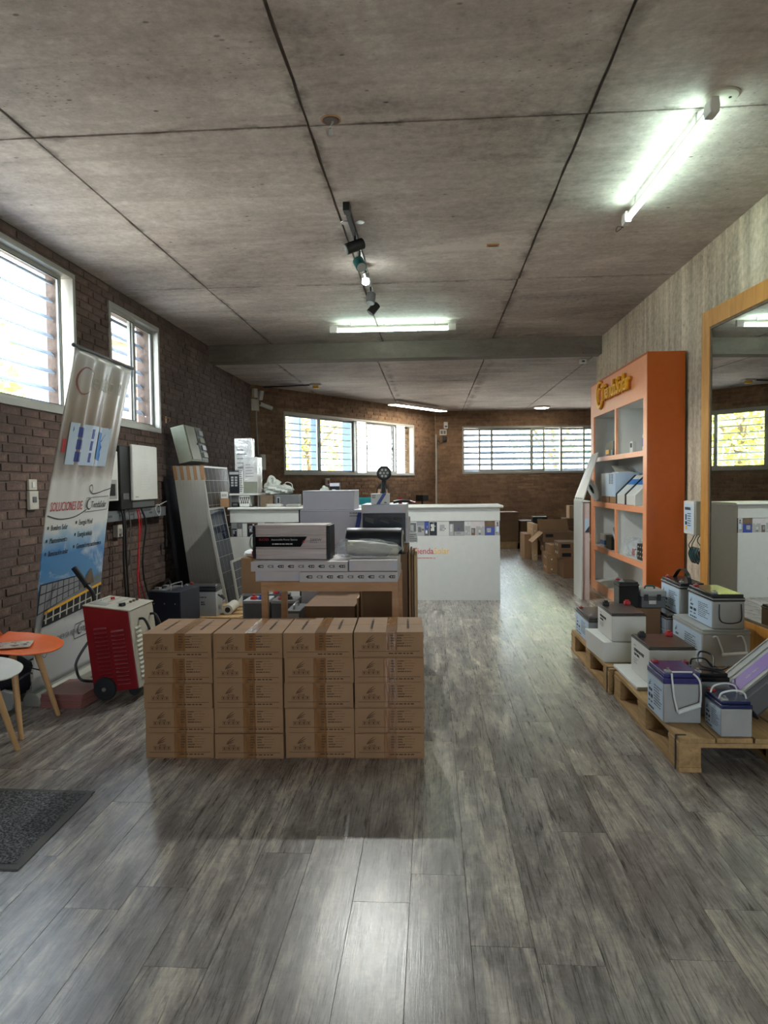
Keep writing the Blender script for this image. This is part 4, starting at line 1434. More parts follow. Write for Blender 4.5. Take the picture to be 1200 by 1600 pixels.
# third row
t = small_box('fuse_box', 'small white and blue carton in the lower left compartment', 'box', 1.99, 2.10, 8.36, 8.56, S3, S3 + .15, 'whitep', [('band', 'bluep', (-.001, .111, -.001, .201, .03, .08))])
t = small_box('breaker_holder', 'black breaker block with blue lever in the lower left compartment', 'breaker', 1.985, 2.12, 8.02, 8.26, S3, S3 + .15, 'black')
mb = MB(); mb.X = Matrix.Translation((.02, -.1, .07)) @ Matrix.Rotation(R(40), 4, 'X'); mb.box(0, .09, 0, .20, 0, .05); mb.build('lever', 'labelb', t, bevel=.004)
mb = MB(); mb.X = Matrix.Translation((.015, -.12, .13)) @ Matrix.Rotation(R(40), 4, 'X'); mb.box(0, .10, 0, .16, 0, .03); mb.build('cap', 'greyd', t, bevel=.004)
t = thing('parts_bag', 'clear crumpled bag of small parts in the lower right compartment', 'bag', (2.06, 7.36, S3))
rr = random.Random(11)


def crumple(mb, c, r, seed, amp=.18, nu=20, nv=12, zmin=None):
    q = random.Random(seed)
    ph = [(q.uniform(2, 6), q.uniform(2, 6), q.uniform(0, 6.3)) for _ in range(6)]
    b = len(mb.v)
    mb.ell((0, 0, 0), (1, 1, 1), nu, nv)
    for i in range(b, len(mb.v)):
        p = Vector(mb.v[i])
        a = math.atan2(p.y, p.x)
        k = 1 + amp * sum(math.sin(f1 * a + f2 * p.z * 2 + f3) for f1, f2, f3 in ph) / 2.2
        w_ = Vector((c[0] + p.x * r[0] * k, c[1] + p.y * r[1] * k, c[2] + p.z * r[2] * k))
        if zmin is not None and w_.z < zmin: w_.z = zmin
        mb.v[i] = tuple(w_)


mb = MB(); crumple(mb, (0, 0, .08), (.09, .24, .10), 4, .16, zmin=0.001); mb.build('bag', 'clear', t)
for k in range(8):
    mb = MB(); x, y = rr.uniform(-.05, .05), rr.uniform(-.16, .16); mb.box(x - .015, x + .015, y - .025, y + .025, .005, .03 + rr.random() * .05); mb.build('part', rr.choice(['greyd', 'redp', 'whitep']), t, bevel=.003)
t = small_box('black_connector_box', 'black device with white dots beside the clear bag', 'device', 2.0, 2.14, 6.86, 7.08, S3, S3 + .155, 'black')
for k in range(9):
    mb = MB(); y, z = .03 + (k % 3) * .07, .03 + (k // 3) * .045; mb.box(-.003, 0, y, y + .018, z, z + .014); mb.build('marker', 'whitep', t, smooth=False)

# ---------------------------------------------------------------- narrow white stand and leaning sheet beyond the shelf
t = thing('brochure_stand', 'narrow white stand with leaflet pocket in front of the shelf end', 'stand', (1.625, 7.86, 0))
mb = MB(); mb.box(0, .016, 0, .42, 0, 1.07); mb.build('side_panel', 'white', t, smooth=False, bevel=.002)
mb = MB(); mb.box(.016, .09, .008, .42, 0, 1.06); mb.build('body', 'pinkside', t, smooth=False)
mb = MB(); mb.box(.016, .024, -.002, .008, 0, 1.06); mb.build('edge_strip', 'pink', t, smooth=False)
mb = MB(); mb.box(.0, .092, -.004, .42, 1.07, 1.085); mb.build('top', 'white', t, smooth=False, bevel=.002)
mb = MB(); mb.box(.035, .085, .003, .0075, .74, .89); lf = mb.build('leaflet', 'labelb', t, smooth=False)
mb = MB(); mb.add([(.035, .002, .74), (.085, .002, .74), (.085, .002, .81)], [(0, 1, 2)]); mb.build('leaflet_print', 'ink', lf, smooth=False)
t = thing('leaning_board', 'white board leaning from the narrow stand against the shelf front', 'board', (0, 0, 0))
a, b, c, d = Vector((1.635, 8.27, 1.086)), Vector((1.665, 7.93, 1.086)), Vector((1.90, 8.23, 1.62)), Vector((1.895, 8.57, 1.60))
n_ = (b - a).cross(d - a).normalized() * -.012
if n_.x > 0: n_ = -n_
mb = MB(); mb.hexa([a, b, c, d, a + n_, b + n_, c + n_, d + n_]); mb.build('sheet', 'white', t, smooth=False)
mb = MB()
for k in range(5):
    q = a.lerp(b, .1 + .2 * k) + n_ * 1.05
    mb.box(q.x - .004, q.x + .004, q.y - .004, q.y + .004, q.z + .01, q.z + .022)
mb.build('rivet', 'ink', t, smooth=False)

# ---------------------------------------------------------------- mirror
mr = thing('wall_mirror', 'large mirror in a wide golden oak frame standing against the concrete wall', 'mirror', (2.155, 5.87, 0), R(3.6))
# local: y runs towards the viewer (negative), x out of the wall is negative
ML, MT, FWD = 1.62, 2.62, .135
for nm, y0, y1, z0, z1 in (('frame_stile', -FWD, 0, 0, MT), ('frame_stile', -ML, -ML + FWD, 0, MT), ('frame_rail', -ML + FWD, -FWD, MT - FWD, MT), ('frame_rail', -ML + FWD, -FWD, 0, .30)):
    mb = MB(); mb.box(-.0, .028, y0, y1, z0, z1); mb.build(nm, 'oak', mr, smooth=False, bevel=.004)
mb = MB(); mb.box(.012, .016, -ML + FWD - .005, -FWD + .005, .295, MT - FWD + .005); mb.build('mirror_glass', 'mirror', mr, smooth=False)
mb = MB()
for y0, y1, z0, z1 in ((-FWD - .018, -FWD, .30, MT - FWD), (-ML + FWD, -ML + FWD + .018, .30, MT - FWD), (-ML + FWD + .018, -FWD - .018, MT - FWD - .018, MT - FWD), (-ML + FWD + .018, -FWD - .018, .30, .318)):
    mb.box(.006, .012, y0, y1, z0, z1)
mb.build('inner_lip', 'bark', mr, smooth=False)

# meter box on the wall with hanging leads
t = thing('meter_box', 'small white electrical box with printed front on the wall beside mirror', 'electrical box', (2.17, 6.02, .84))
mb = MB(); mb.box(0, .138, 0, .24, 0, .285); mb.build('case', 'offw', t, bevel=.006)
mb = MB(); mb.box(-.012, 0, .004, .236, .004, .281); dr = mb.build('door', 'whitep', t, bevel=.004)
mb = MB(); mb.box(-.0135, -.012, .03, .21, .03, .255); mb.build('label_sheet', 'labelb', dr, smooth=False)
mb = MB(); u, v = Vector((0, -1, 0)), Vector((0, 0, 1)); o_ = Vector((-.0138, .21, .03))
bars(mb, o_ + v * .20 + u * .01, u, v, 0, 1, .16, .03, .024, 5); bars(mb, o_ + v * .15 + u * .07, u, v, 0, 6, .09, .02, .007, 6)
for q in ((.02, .05, .09, .14), (.015, .06, .05, .08)): rectp(mb, o_, u, v, *q)
mb.build('label_print', 'ink', dr, smooth=False)
mb = MB(); rectp(mb, o_, u, v, .02, .06, .01, .04); mb.build('label_patch', 'yellow', dr, smooth=False)
for k, (yy, lab) in enumerate(((.17, None), (.12, None), (.05, None))):
    pts = [(.06, yy, 0), (.04, yy + .01, -.05), (.02 if k < 2 else .06, yy + (.03 - .02 * k), -.10), (.05, yy + .02, -.16)]
    MB().tube(smooth_pts(pts), .004, 6).build('lead', 'black', t)
    q = Vector(pts[-1])
    for j in range(3):
        MB().tube(smooth_pts([q + Vector((0, -.02 + j * .02, .05)), q + Vector((-.02, -.01 + j * .025, -.01)), q + Vector((.01, -.02 + j * .022, -.05 - .02 * j)), q + Vector((.012, .01 + j * .01, .02))], 4), .006, 6).build('clip', 'alud' if j != 1 else 'tealg', t)


# ================================================================== MIDDLE: cartons, table, counter
# ---------------------------------------------------------------- twenty kraft cartons in four stacks
CW, CD, CH = .327, .375, .1195
bodyme = None
mb = MB(); mb.box(0, CW, 0, CD, 0, CH - .002); mb.box(0, CW, 0, CD / 2 - .0015, CH - .002, CH); mb.box(0, CW, CD / 2 + .0015, CD, CH - .002, CH)
c_body = mb.mesh('body', 'carton', False)
mb = MB(); mb.box(CW * .46, CW * .62, -.0012, CD, CH + .0002, CH + .001); mb.box(CW * .46, CW * .62, -.0012, -.0002, CH * .30, CH + .0002)
c_tape = mb.mesh('tape', 'tape', False)
mb = MB(); mb.box(CW * .42, CW * .60, -.0012, -.0002, 0.001, CH - .001)
c_tapeb = mb.mesh('tape', 'tape', False)
mb = MB()
u, v, o_ = Vector((1, 0, 0)), Vector((0, 0, 1)), Vector((0, -.0012, 0))
swoosh(mb, o_ + u * CW * .17 + v * CH * .58, u, v, .038)
for k in range(4):
    x = CW * .115 + k * .0215
    for q in ((0, .017, 0, .0014), (0, .017, .0166, .018), (0, .0014, 0, .018), (.0156, .017, 0, .018)):
        rectp(mb, o_, u, v, x + q[0], x + q[1], CH * .34 + q[2], CH * .34 + q[3])
    rectp(mb, o_, u, v, x + .006, x + .011, CH * .34 + .004, CH * .34 + (.014 if k % 2 else .011))
    rectp(mb, o_, u, v, x + .004, x + .013, CH * .34 + .011, CH * .34 + .0135)
bars(mb, o_ + u * CW * .52 + v * CH * .90, u, v, 0, 5, CW * .075, CH * .105, CH * .042, 41)
bars(mb, o_ + u * CW * .62 + v * CH * .90, u, v, 0, 5, CW * .11, CH * .105, CH * .042, 42)
bars(mb, o_ + u * CW * .72 + v * CH * .90, u, v, 0, 4, CW * .17, CH * .105, CH * .012, 43)
bars(mb, o_ + u * CW * .62 + v * CH * .48, u, v, 0, 1, CW * .28, CH * .1, CH * .04, 44)
bars(mb, o_ + u * CW * .50 + v * CH * .19, u, v, 0, 1, CW * .52, CH * .1, CH * .045, 45)
rectp(mb, o_, u, v, CW * .05, CW * .95, CH * .24, CH * .258)
rectp(mb, o_, u, v, CW * .05, CW * .95, CH * .035, CH * .045)
c_print = mb.mesh('print', 'inkc', False)
mb = MB()
for sx in (.24, .78):
    for k in range(9):
        y = CD * (.22 + .06 * k)
        rectp(mb, (0, 0, CH + .0006), (1, 0, 0), (0, 1, 0), CW * sx - .006, CW * sx + .006, y, y + CD * .04)
    q = CD * .80
    mb.add([(CW * sx - .008, q, CH + .0014), (CW * sx + .008, q, CH + .0014), (CW * sx, q + .02, CH + .0014)], [(0, 1, 2)])
c_top = mb.mesh('top_print', 'inkc', False)
lt = text_mesh('RITAR', .012, .0003, 'LEFT', 'inkc')
colw = ('leftmost', 'second', 'third', 'rightmost')
roww = ('bottom', 'fourth from the top', 'middle', 'second from the top', 'topmost')
rr = random.Random(5)
ROW = Vector((-1.372, 3.256, 0)); ra = math.atan2(.052, 1.339)
ux = Vector((math.cos(ra), math.sin(ra), 0))
for c in range(4):
    for r in range(5):
        p = ROW + ux * (c * .3345 + rr.uniform(-.0025, .0025)) + Vector((0, rr.uniform(-.005, .005), r * CH + r * .0006))
        t = thing('carton', f'{roww[r]} printed kraft carton in the {colw[c]} of four stacks' if r else f'bottom printed kraft carton on the floor in the {colw[c]} of four stacks', 'box', p, ra + rr.uniform(-.003, .003), 'stacked kraft cartons in the foreground')
        link('body', c_body, t, bevel=.0035)
        link('tape', c_tape if r == 4 else c_tapeb, t)
        link('print', c_print, t)['kind'] = 'stuff'
        o = link('lettering', lt, t); o.location = (CW * .20, -.0016, CH * .50); o.rotation_euler = FACE['-y']
        if r == 4: link('top_print', c_top, t)['kind'] = 'stuff'

# ---------------------------------------------------------------- table with long white boxes
TX0, TX1, TY0, TY1, TH_ = -.994, -.196, 4.05, 4.62, .735
t = thing('display_table', 'light wooden display table with square legs behind the carton stacks', 'table', (TX0, TY0, 0))
TW, TD = TX1 - TX0, TY1 - TY0
mb = MB(); mb.box(0, TW, 0, TD, TH_ - .022, TH_); mb.build('table_top', 'tablew', t, smooth=False, bevel=.002)
mb = MB(); mb.box(.03, TW - .03, 0, .02, TH_ - .055, TH_ - .022); mb.build('apron', 'tablew', t, smooth=False)
mb = MB(); mb.box(.03, TW - .03, TD - .02, TD, TH_ - .055, TH_ - .022); mb.build('apron', 'tablew', t, smooth=False)
for x in (0, TW - .038):
    for y in (0, TD - .038):
        mb = MB(); mb.box(x, x + .038, y, y + .038, 0, TH_ - .022); mb.build('leg', 'tablew', t, smooth=False, bevel=.003)


def icon_print(par, o, u, v, L, h, n):
    for k in range(n):
        mb = MB()
        x = L * (k + .3) / n
        w_ = L / n * .62
        m = 0 if k % 3 != 1 else 1
        a = o + u * x + v * h * .38
        nn = u.cross(v).normalized() * .0008
        hh = h * .30
        mb.add([a + nn + v * hh * .5, a + u * w_ * .25 + nn, a + u * w_ + nn, a + u * w_ + v * hh + nn, a + u * w_ * .25 + v * hh + nn], [(0, 1, 2, 3, 4)], m)
        nn2 = nn * 1.8
        for j in range(3):
            b = a + u * w_ * (.36 + .2 * j) + v * hh * .22
            mb.quad(b + nn2, b + u * w_ * .12 + nn2, b + u * w_ * .12 + v * hh * .56 + nn2, b + v * hh * .56 + nn2, 2 if (j + k) % 3 else 1)
        mb.build('icon', ['ink', 'inkg', 'whitep'], par, smooth=False)


def long_box(label, X0, Y0, z0, L, D, h, rz=0, flap=True, n=9, icons=True, mat='card_w'):
    t = thing('long_box', label, 'box', (X0, Y0, z0), R(rz), 'long white boxes on the display table')
    mb = MB(); mb.box(0, L, 0, D, 0, h); mb.build('body', mat, t, bevel=.002)
    if icons:
        icon_print(t, Vector((.02, -.0005, 0)), Vector((1, 0, 0)), Vector((0, 0, 1)), L - .03, h, n)
    else:
        for s in (0, 1):
            mb = MB(); x = 0 if s == 0 else L
            e = -1 if s == 0 else 1
            mb.add([(x, -.001, 0), (x - e * h * .8, -.001, h * .5), (x, -.001, h), (x, -.003, 0), (x - e * h * .8, -.003, h * .5), (x, -.003, h)], [(0, 1, 2), (5, 4, 3), (0, 3, 4, 1), (1, 4, 5, 2)])
            mb.build('end_flap', 'lilac_w', t, smooth=False)
    return t


H1 = .058
long_box('long white box end on the left of the lower layer on table', -1.03, 4.07, TH_ + .0005, .262, .42, .06, 0, icons=False)
long_box('long white box with nine icons, lower layer right on the table', -.764, 4.03, TH_ + .0005, .566, .50, H1, 0)
long_box('long white box with nine icons, upper layer left under the inverter', -1.05, 4.04, TH_ + .0615, .565, .42, .056, -.6)
long_box('long white box end on the right of upper layer, under plastic bag', -.478, 4.05, TH_ + .0615, .278, .42, .062, 0, icons=False)
ZT = TH_ + .119

# silver inverter
t = thing('power_inverter', 'large silver power inverter with black and red band on the table', 'inverter', (-1.045, 4.14, ZT + .0015), R(-1))
L_, H_, D_ = .425, .205, .20
mb = MB()
for z0, z1, y in ((0, .065, 0), (.065, .145, .004), (.145, .205, 0)):
    mb.box(0, L_, y, D_, z0, z1)
mb.build('body', 'brushed', t, bevel=.004)
mb = MB(); mb.prism([(.0, .075), (.27, .075), (.31, .135), (.0, .135)], 'y', -.0, .0045); mb.build('band', 'blackg', t, smooth=False)
mb = MB(); mb.prism([(.275, .095), (.296, .103), (.290, .106), (.303, .118), (.282, .108), (.288, .105)], 'y', -.0012, .002); mb.build('flash_print', 'redp', t, smooth=False)
text('lettering', 'SUOER', .020, 'redp', t, (.02, -.001, .112), '-y')
text('lettering', 'Automobile Power Source', .0145, 'whitep', t, (.095, -.001, .113), '-y')
text('lettering', '2000W', .023, 'ink', t, (.325, .003, .108), '-y')
mb = MB(); bars(mb, (.325, .0032, .102), (1, 0, 0), (0, 0, 1), 0, 1, .06, .01, .004, 61); mb.build('caption_print', 'inkg', t, smooth=False)
mb = MB(); bars(mb, (.10, -.0006, .095), (1, 0, 0), (0, 0, 1), 0, 1, .13, .01, .006, 62); mb.build('caption_print', 'whitep', t, smooth=False)
for x0, x1, s in ((-.018, 0, 0), (L_, L_ + .02, 1)):
    mb = MB(); mb.box(x0, x1, .0, D_ - .01, .004, .20); e_ = mb.build('end_plate', 'black', t, bevel=.004)
    for k in range(5):
        mb = MB(); mb.box(x0 + .002, x1 - .002, -.006, 0, .02 + k * .036, .04 + k * .036); mb.build('fin', 'black', e_, bevel=.002)
MB().tube(smooth_pts([(-.018, .05, .15), (-.04, .04, .13), (-.045, .04, .08), (-.02, .05, .05)]), .006, 8).build('handle', 'whitep', t)
mb = MB(); mb.box(-.03, -.018, .02, .06, .02, .05); mb.build('terminal', 'redp', t, bevel=.003)

# black roll
t = thing('film_roll', 'thick black roll lying behind the plastic bag on the table', 'roll', (-.535, 4.45, ZT + .0025), R(-3))
r_ = .083
MB().tube([(0, 0, r_), (.005, 0, r_), (.11, 0, r_), (.112, 0, r_), (.345, 0, r_), (.35, 0, r_)], [r_ * .95, r_, r_, r_ * .985, r_ * .985, r_ * .94], 28).build('film', 'blackm', t)
MB().cyl((.3503, 0, r_), (.356, 0, r_), r_ * .78, 24).build('core', 'offw', t)
MB().cyl((.3562, 0, r_), (.358, 0, r_), r_ * .5, 20).build('core_hole', 'black', t)
mb = MB(); mb.hexa([(.2, -.03, .001), (.36, -.03, .001), (.37, .03, .001), (.2, .03, .001), (.2, -.03, .004), (.36, -.03, .004), (.37, .03, .006), (.2, .03, .004)]); mb.build('tail', 'black', t, smooth=False)
# plastic bag with white roll
t = thing('bagged_sleeve', 'cream sleeve wrapped in clear plastic in front of the black roll', 'bag', (-.56, 4.21, ZT + .006))
mb = MB()
b0 = len(mb.v)
mb.tube(smooth_pts([(.05, .0, .062), (.15, .0, .060), (.28, -.01, .048), (.36, -.01, .040)]), [.03] + [.040] * 6 + [.037] * 6 + [.032] * 5 + [.022], 18)
mb.build('sleeve', 'offw', t)
mb = MB(); crumple(mb, (.195, 0, .055), (.18, .075, .048), 8, .10, 26, 12, zmin=.001); mb.build('wrap', 'clear', t)
mb = MB(); crumple(mb, (.035, 0, .05), (.05, .05, .05), 9, .2, 16, 10, zmin=.001); mb.build('wrap_end', 'clear', t)

# stack of big white boxes behind the table
def white_box(label, X0, X1, Y0, Y1, z0, z1, stripe=None, mat='lilac_w'):
    t = thing('white_box', label, 'box', (X0, Y0, z0), group='white boxes between table and counter')
    w_, d_, h_ = X1 - X0, Y1 - Y0, z1 - z0
    mb = MB(); mb.box(0, w_, 0, d_, 0, h_); mb.build('body', mat, t, bevel=.003)
    if stripe:
        x, s = stripe
        mb = MB(); mb.prism([(x, 0.02), (x + s * .35, 0.02), (x + s, h_ - .02 if s < h_ else s), (x + s * .65, h_ - .02 if s < h_ else s)], 'y', -.0012, .001); mb.build('stripe_print', 'navy', t, smooth=False)
        mb = MB(); bars(mb, (x - .0, -.0004, h_ - .02), (1, 0, 0), (0, 0, 1), 0, 2, .09, .022, .01, 71); mb.build('label_print', 'inkg', t, smooth=False)
    mb = MB(); mb.box(.002, w_ - .002, -.0006, 0.0004, h_ - .012, h_ - .0105); mb.build('lid_seam', 'inkg', t, smooth=False)
    return t


white_box('tall white box standing on the floor behind the table, bottom of stack', -1.03, -.52, 5.5, 5.95, 0, .72, None, 'card_w')
white_box('white box with blue diagonal stripe in the middle of white stack', -1.03, -.53, 5.5, 5.92, .7205, 1.095, (.39, .10))
white_box('plain white box on top of the white stack beside the counter', -1.011, -.606, 5.52, 5.9, 1.0955, 1.247)

# right column: open cartons and the lamp box
t = thing('open_white_box', 'white box with folded flaps and dark open front, behind black roll', 'box', (-.47, 4.72, 0), group='white boxes between table and counter')
w_, d_, zz0, zz1 = .30, .42, 0.90, 1.158
mb = MB()
mb.box(0, w_, 0, d_, zz1 - .058, zz1); mb.box(0, .006, 0, d_, zz0, zz1 - .058); mb.box(w_ - .006, w_, 0, d_, zz0, zz1 - .058); mb.box(0.006, w_ - .006, d_ - .006, d_, zz0, zz1 - .058); mb.box(.006, w_ - .006, 0, d_ - .006, zz0, zz0 + .006)
mb.build('body', 'lilac_w', t, smooth=False, bevel=.002)
mb = MB(); mb.box(.008, w_ - .008, .03, .034, zz0 + .01, zz1 - .06); mb.build('dark_inside', 'blackm', t, smooth=False)  # black sheet stands for the shade inside the open front
for x, s in ((.0, 1), (w_, -1)):
    mb = MB(); mb.prism([(x, zz1 - .056), (x + s * .045, zz1 - .028), (x, zz1 - .002)], 'y', -.003, 0); mb.build('flap', 'card_w', t, smooth=False)
for x in (.05, .15, .24):
    mb = MB(); mb.hexa([(x - .03, .005, zz0 + .15), (x + .03, .005, zz0 + .13), (x + .03, .03, zz0 + .16), (x - .03, .03, zz0 + .17), (x - .03, .005, zz0 + .153), (x + .03, .005, zz0 + .133), (x + .03, .03, zz0 + .163), (x - .03, .03, zz0 + .173)]); mb.build('inner_flap', 'greyd', t, smooth=False)
mb = MB(); mb.box(w_, w_ + .014, .0, d_, zz0, zz1 - .1); mb.build('side_flap', 'card_w', t, smooth=False)
mb = MB(); mb.box(w_ + .014, w_ + .07, .05, .06, zz0 - .0, zz0 + .07); lb = mb.build('side_label', 'whitep', t, smooth=False)
mb = MB(); bars(mb, (w_ + .018, .0492, zz0 + .055), (1, 0, 0), (0, 0, 1), 0, 4, .05, .014, .006, 77); mb.build('label_print', 'inkg', lb, smooth=False)
t = thing('support_carton', 'upright kraft carton behind the table carrying the open white box', 'box', (-.475, 4.71, 0))
mb = MB(); mb.box(0, .31, 0, .44, 0, .895); mb.build('body', 'cartond', t, bevel=.003)
mb = MB(); mb.box(.13, .18, -.001, .441, .8952, .8962); mb.build('tape', 'tape', t, smooth=False)
for k in range(3):
    o = MB().box(0, .012, 0, .46, 0, .84 - k * .012).build('cardboard_sheet', ['carton', 'cartond', 'carton_in'][k], smooth=False)
    o.location = (-.155 + k * .017, 4.66 + .03 * k, 0)
    tag(o, f'flat kraft cardboard sheet standing right of the table, {("inner", "middle", "outer")[k]} of three', 'cardboard', 'cardboard sheets beside the table')
t = thing('lamp_box', 'small white box with blue diagonal stripe under the work light', 'box', (-.41, 4.78, 1.1585))
mb = MB(); mb.box(0, .122, 0, .09, 0, .072); mb.build('body', 'whitep', t, bevel=.002)
mb = MB(); mb.prism([(.035, 0), (.06, 0), (.105, .072), (.08, .072)], 'y', -.001, .001); mb.build('stripe_print', 'navy', t, smooth=False)
mb = MB(); bars(mb, (.008, -.0006, .06), (1, 0, 0), (0, 0, 1), 0, 2, .03, .012, .006, 81); bars(mb, (.09, -.0006, .015), (1, 0, 0), (0, 0, 1), 0, 1, .025, .012, .008, 82); mb.build('label_print', 'ink', t, smooth=False)
t = thing('work_light', 'round black work light on a stem above the small striped box', 'lamp', (-.330, 4.83, 1.231))
MB().tube([(.0, 0, 0), (0, 0, .012), (0.002, 0, .05), (.006, 0, .095)], [.022, .020, .013, .018], 16).build('stem', 'black', t)
mb = MB()
mb.X = Matrix.Translation((.008, -.01, .135)) @ Matrix.Rotation(R(82), 4, 'X')
mb.lathe([(.020, -.03), (.044, -.025), (.050, -.005), (.050, .012), (.044, .018)], n=28); hd = mb.build('lamp_head', 'black', t)
mb = MB(); mb.X = Matrix.Translation((.008, -.01, .135)) @ Matrix.Rotation(R(82), 4, 'X'); mb.lathe([(.036, .0182), (.036, .0195)], n=28); mb.build('lens', 'greyd', hd)
for k in range(6):
    a = k * math.pi / 3
    mb = MB(); mb.X = Matrix.Translation((.008, -.01, .135)) @ Matrix.Rotation(R(82), 4, 'X'); mb.lathe([(.0085, .0197), (.006, .0225)], (.024 * math.cos(a), .024 * math.sin(a), 0), 12); mb.build('diode', 'whitep', hd)
mb = MB(); mb.X = Matrix.Translation((.008, -.01, .135)) @ Matrix.Rotation(R(82), 4, 'X'); mb.lathe([(.0085, .0197), (.006, .0225)], (0, 0, 0), 12); mb.build('diode', 'whitep', hd)
# clutter on the open box
t = thing('clamp_tool', 'black tool with red knob lying on the open white box', 'tool', (-.26, 4.80, 1.159))
MB().tube(smooth_pts([(0, 0, .012), (.06, .02, .02), (.12, .05, .012)]), .010, 8).build('grip', 'black', t)
MB().cyl((.045, .05, .0), (.045, .05, .045), .013, 12).build('knob', 'redp', t)
MB().tube(smooth_pts([(.02, .07, .01), (.09, .06, .02), (.15, .0, .006)]), .006, 8).build('arm', 'red', t)

# things under and behind the table
def gel_cell(label, X0, Y0, w_, d_, h_, cap):
    t = thing('gel_cell', label, 'battery', (X0, Y0, 0), group='grey battery cells under the table')
    mb = MB(); mb.box(0, w_, 0, d_, 0, h_); mb.build('case', 'greyd', t, bevel=.006)
    mb = MB(); mb.box(-.002, w_ + .002, -.002, d_ + .002, h_, h_ + .022); mb.build('lid', 'grey', t, bevel=.004)
    for x, c in ((.35, 'redp'), (.65, cap)) if cap else ():
        mb = MB(); mb.lathe([(.028, 0), (.03, .004), (.022, .02), (.012, .024), (.012, .034)], (w_ * x, d_ * .3, h_ + .022), 14); mb.build('terminal_cap', c, t)
    return t


gel_cell('grey battery cell with red cap, front left under the table', -1.40, 5.15, .185, .22, .42, 'blue')
gel_cell('grey battery cell with red cap, front right under the table', -1.19, 5.15, .185, .22, .42, 'black')
gel_cell('grey battery cell behind the front left one under table', -1.48, 5.42, .19, .22, .43, None)
gel_cell('grey battery cell behind the front right one under table', -1.27, 5.42, .16, .07, .43, 'blue')


def kraft(label, X0, X1, Y0, Y1, z0, z1, mat='carton', rz=0, name='carton', group='kraft cartons at the back', patch=None, tape=True):
    t = thing(name, label, 'box', (X0, Y0, z0), R(rz), group)
    w_, d_, h_ = X1 - X0, Y1 - Y0, z1 - z0
    mb = MB(); mb.box(0, w_, 0, d_, 0, h_ - .003); mb.box(0, w_, 0, d_ / 2 - .002, h_ - .003, h_); mb.box(0, w_, d_ / 2 + .002, d_, h_ - .003, h_)
    mb.build('body', mat, t, smooth=False, bevel=.003)
    if tape:
        mb = MB(); mb.box(w_ * .46, w_ * .46 + .05, -.0012, d_, h_ + .0002, h_ + .0012); mb.box(w_ * .46, w_ * .46 + .05, -.0012, -.0002, h_ * .75, h_ + .0002); mb.build('tape', 'tape', t, smooth=False)
    if patch:
        mb = MB(); mb.box(patch[0], patch[1], -.0014, -.0002, patch[2], patch[3]); mb.build('label_patch', patch[4], t, smooth=False)
        for k in range(2):
            mb = MB(); mb.box(-.0014, -.0002, d_ * (.3 + .3 * k), d_ * (.3 + .3 * k) + .03, h_ * .45, h_ * .45 + .03); mb.build('label_dot', 'whitep', t, smooth=False)
    return t


kraft('brown carton lying under the table', -.86, -.52, 4.70, 5.35, 0, .48, 'cartond', group='kraft cartons under the table', tape=False)
o = MB().box(0, .012, 0, .5, 0, .52).build('cardboard_sheet', 'carton_in', smooth=False); o.location = (-.515, 4.78, 0); tag(o, 'tan cardboard sheet standing beside the brown carton under the table', 'cardboard', 'cardboard sheets beside the table')
for k in range(2):
    o = MB().box(0, .02, 0, .5, 0, .56 + .03 * k).build('cardboard_sheet', ('cartond', 'carton')[k], smooth=False); o.location = (-.50 + .03 * k + .003, 4.80 + .04 * k, 0)
    o.location.x = -.500 + k * .0235
    o.location.y = 4.82 if k == 0 else 4.66
    o.scale = (.5, .10, 1) if k else (.5, 1, 1)
    tag(o, ('dark cardboard sheet leaning under the table, inner one', 'narrow cardboard strip standing under the table')[k], 'cardboard', 'cardboard sheets beside the table')
t = thing('small_grey_case', 'small grey metal case under the table beside cardboard sheets', 'case', (-1.0, 4.75, 0))
mb = MB(); mb.box(0, .10, 0, .3, 0, .44); mb.build('body', 'greyd', t, bevel=.006)
MB().tube(smooth_pts([(.05, .05, .44), (.05, .06, .47), (.05, .2, .47), (.05, .22, .44)]), .007, 8).build('handle', 'steel', t)
mb = MB(); mb.box(.01, .09, -.003, 0, .3, .42); mb.build('plate', 'grey', t, smooth=False)

# ---------------------------------------------------------------- counter
CY0, CX0, CX1, CZ = 7.83, -2.26, .742, 1.045
cn = thing('counter', 'long white service counter with printed picture strip on the front', 'counter', (CX0, CY0, 0))
CWD = CX1 - CX0
GAP = -1.472 - CX0
for nm, x0, x1 in (('front_panel', 0, GAP - .012), ('front_panel', GAP + .012, CWD)):
    mb = MB(); mb.box(x0, x1, 0, .018, 0.0, .715); mb.box(x0, x1, 0, .018, .876, CZ - .03); mb.build(nm, 'white', cn, smooth=False, bevel=.0015)
    mb = MB(); mb.box(x0, x1, .006, .018, .715, .876); mb.build('strip_panel', 'blackm', cn, smooth=False)
mb = MB(); mb.box(GAP - .012, GAP + .012, .006, .018, 0, CZ - .03); mb.build('shadow_gap', 'black', cn, smooth=False)
for x in (0.0, GAP - .02, GAP + .004, CWD - .02):
    mb = MB(); mb.box(x, x + .018, .0185, .58, 0, CZ - .03); mb.build('side_panel', 'white', cn, smooth=False)
mb = MB()
prof = [(-.035, CZ - .012), (-.03, CZ - .024), (-.015, CZ - .03), (.62, CZ - .03), (.62, CZ), (-.015, CZ), (-.03, CZ - .004)]
mb.prism(prof, 'x', -.02, CWD + .035); mb.build('worktop', 'whitep', cn, bevel=.003)
mb = MB(); mb.box(.02, CWD - .02, .30, .58, .70, .72); mb.build('inner_shelf', 'white', cn, smooth=False)
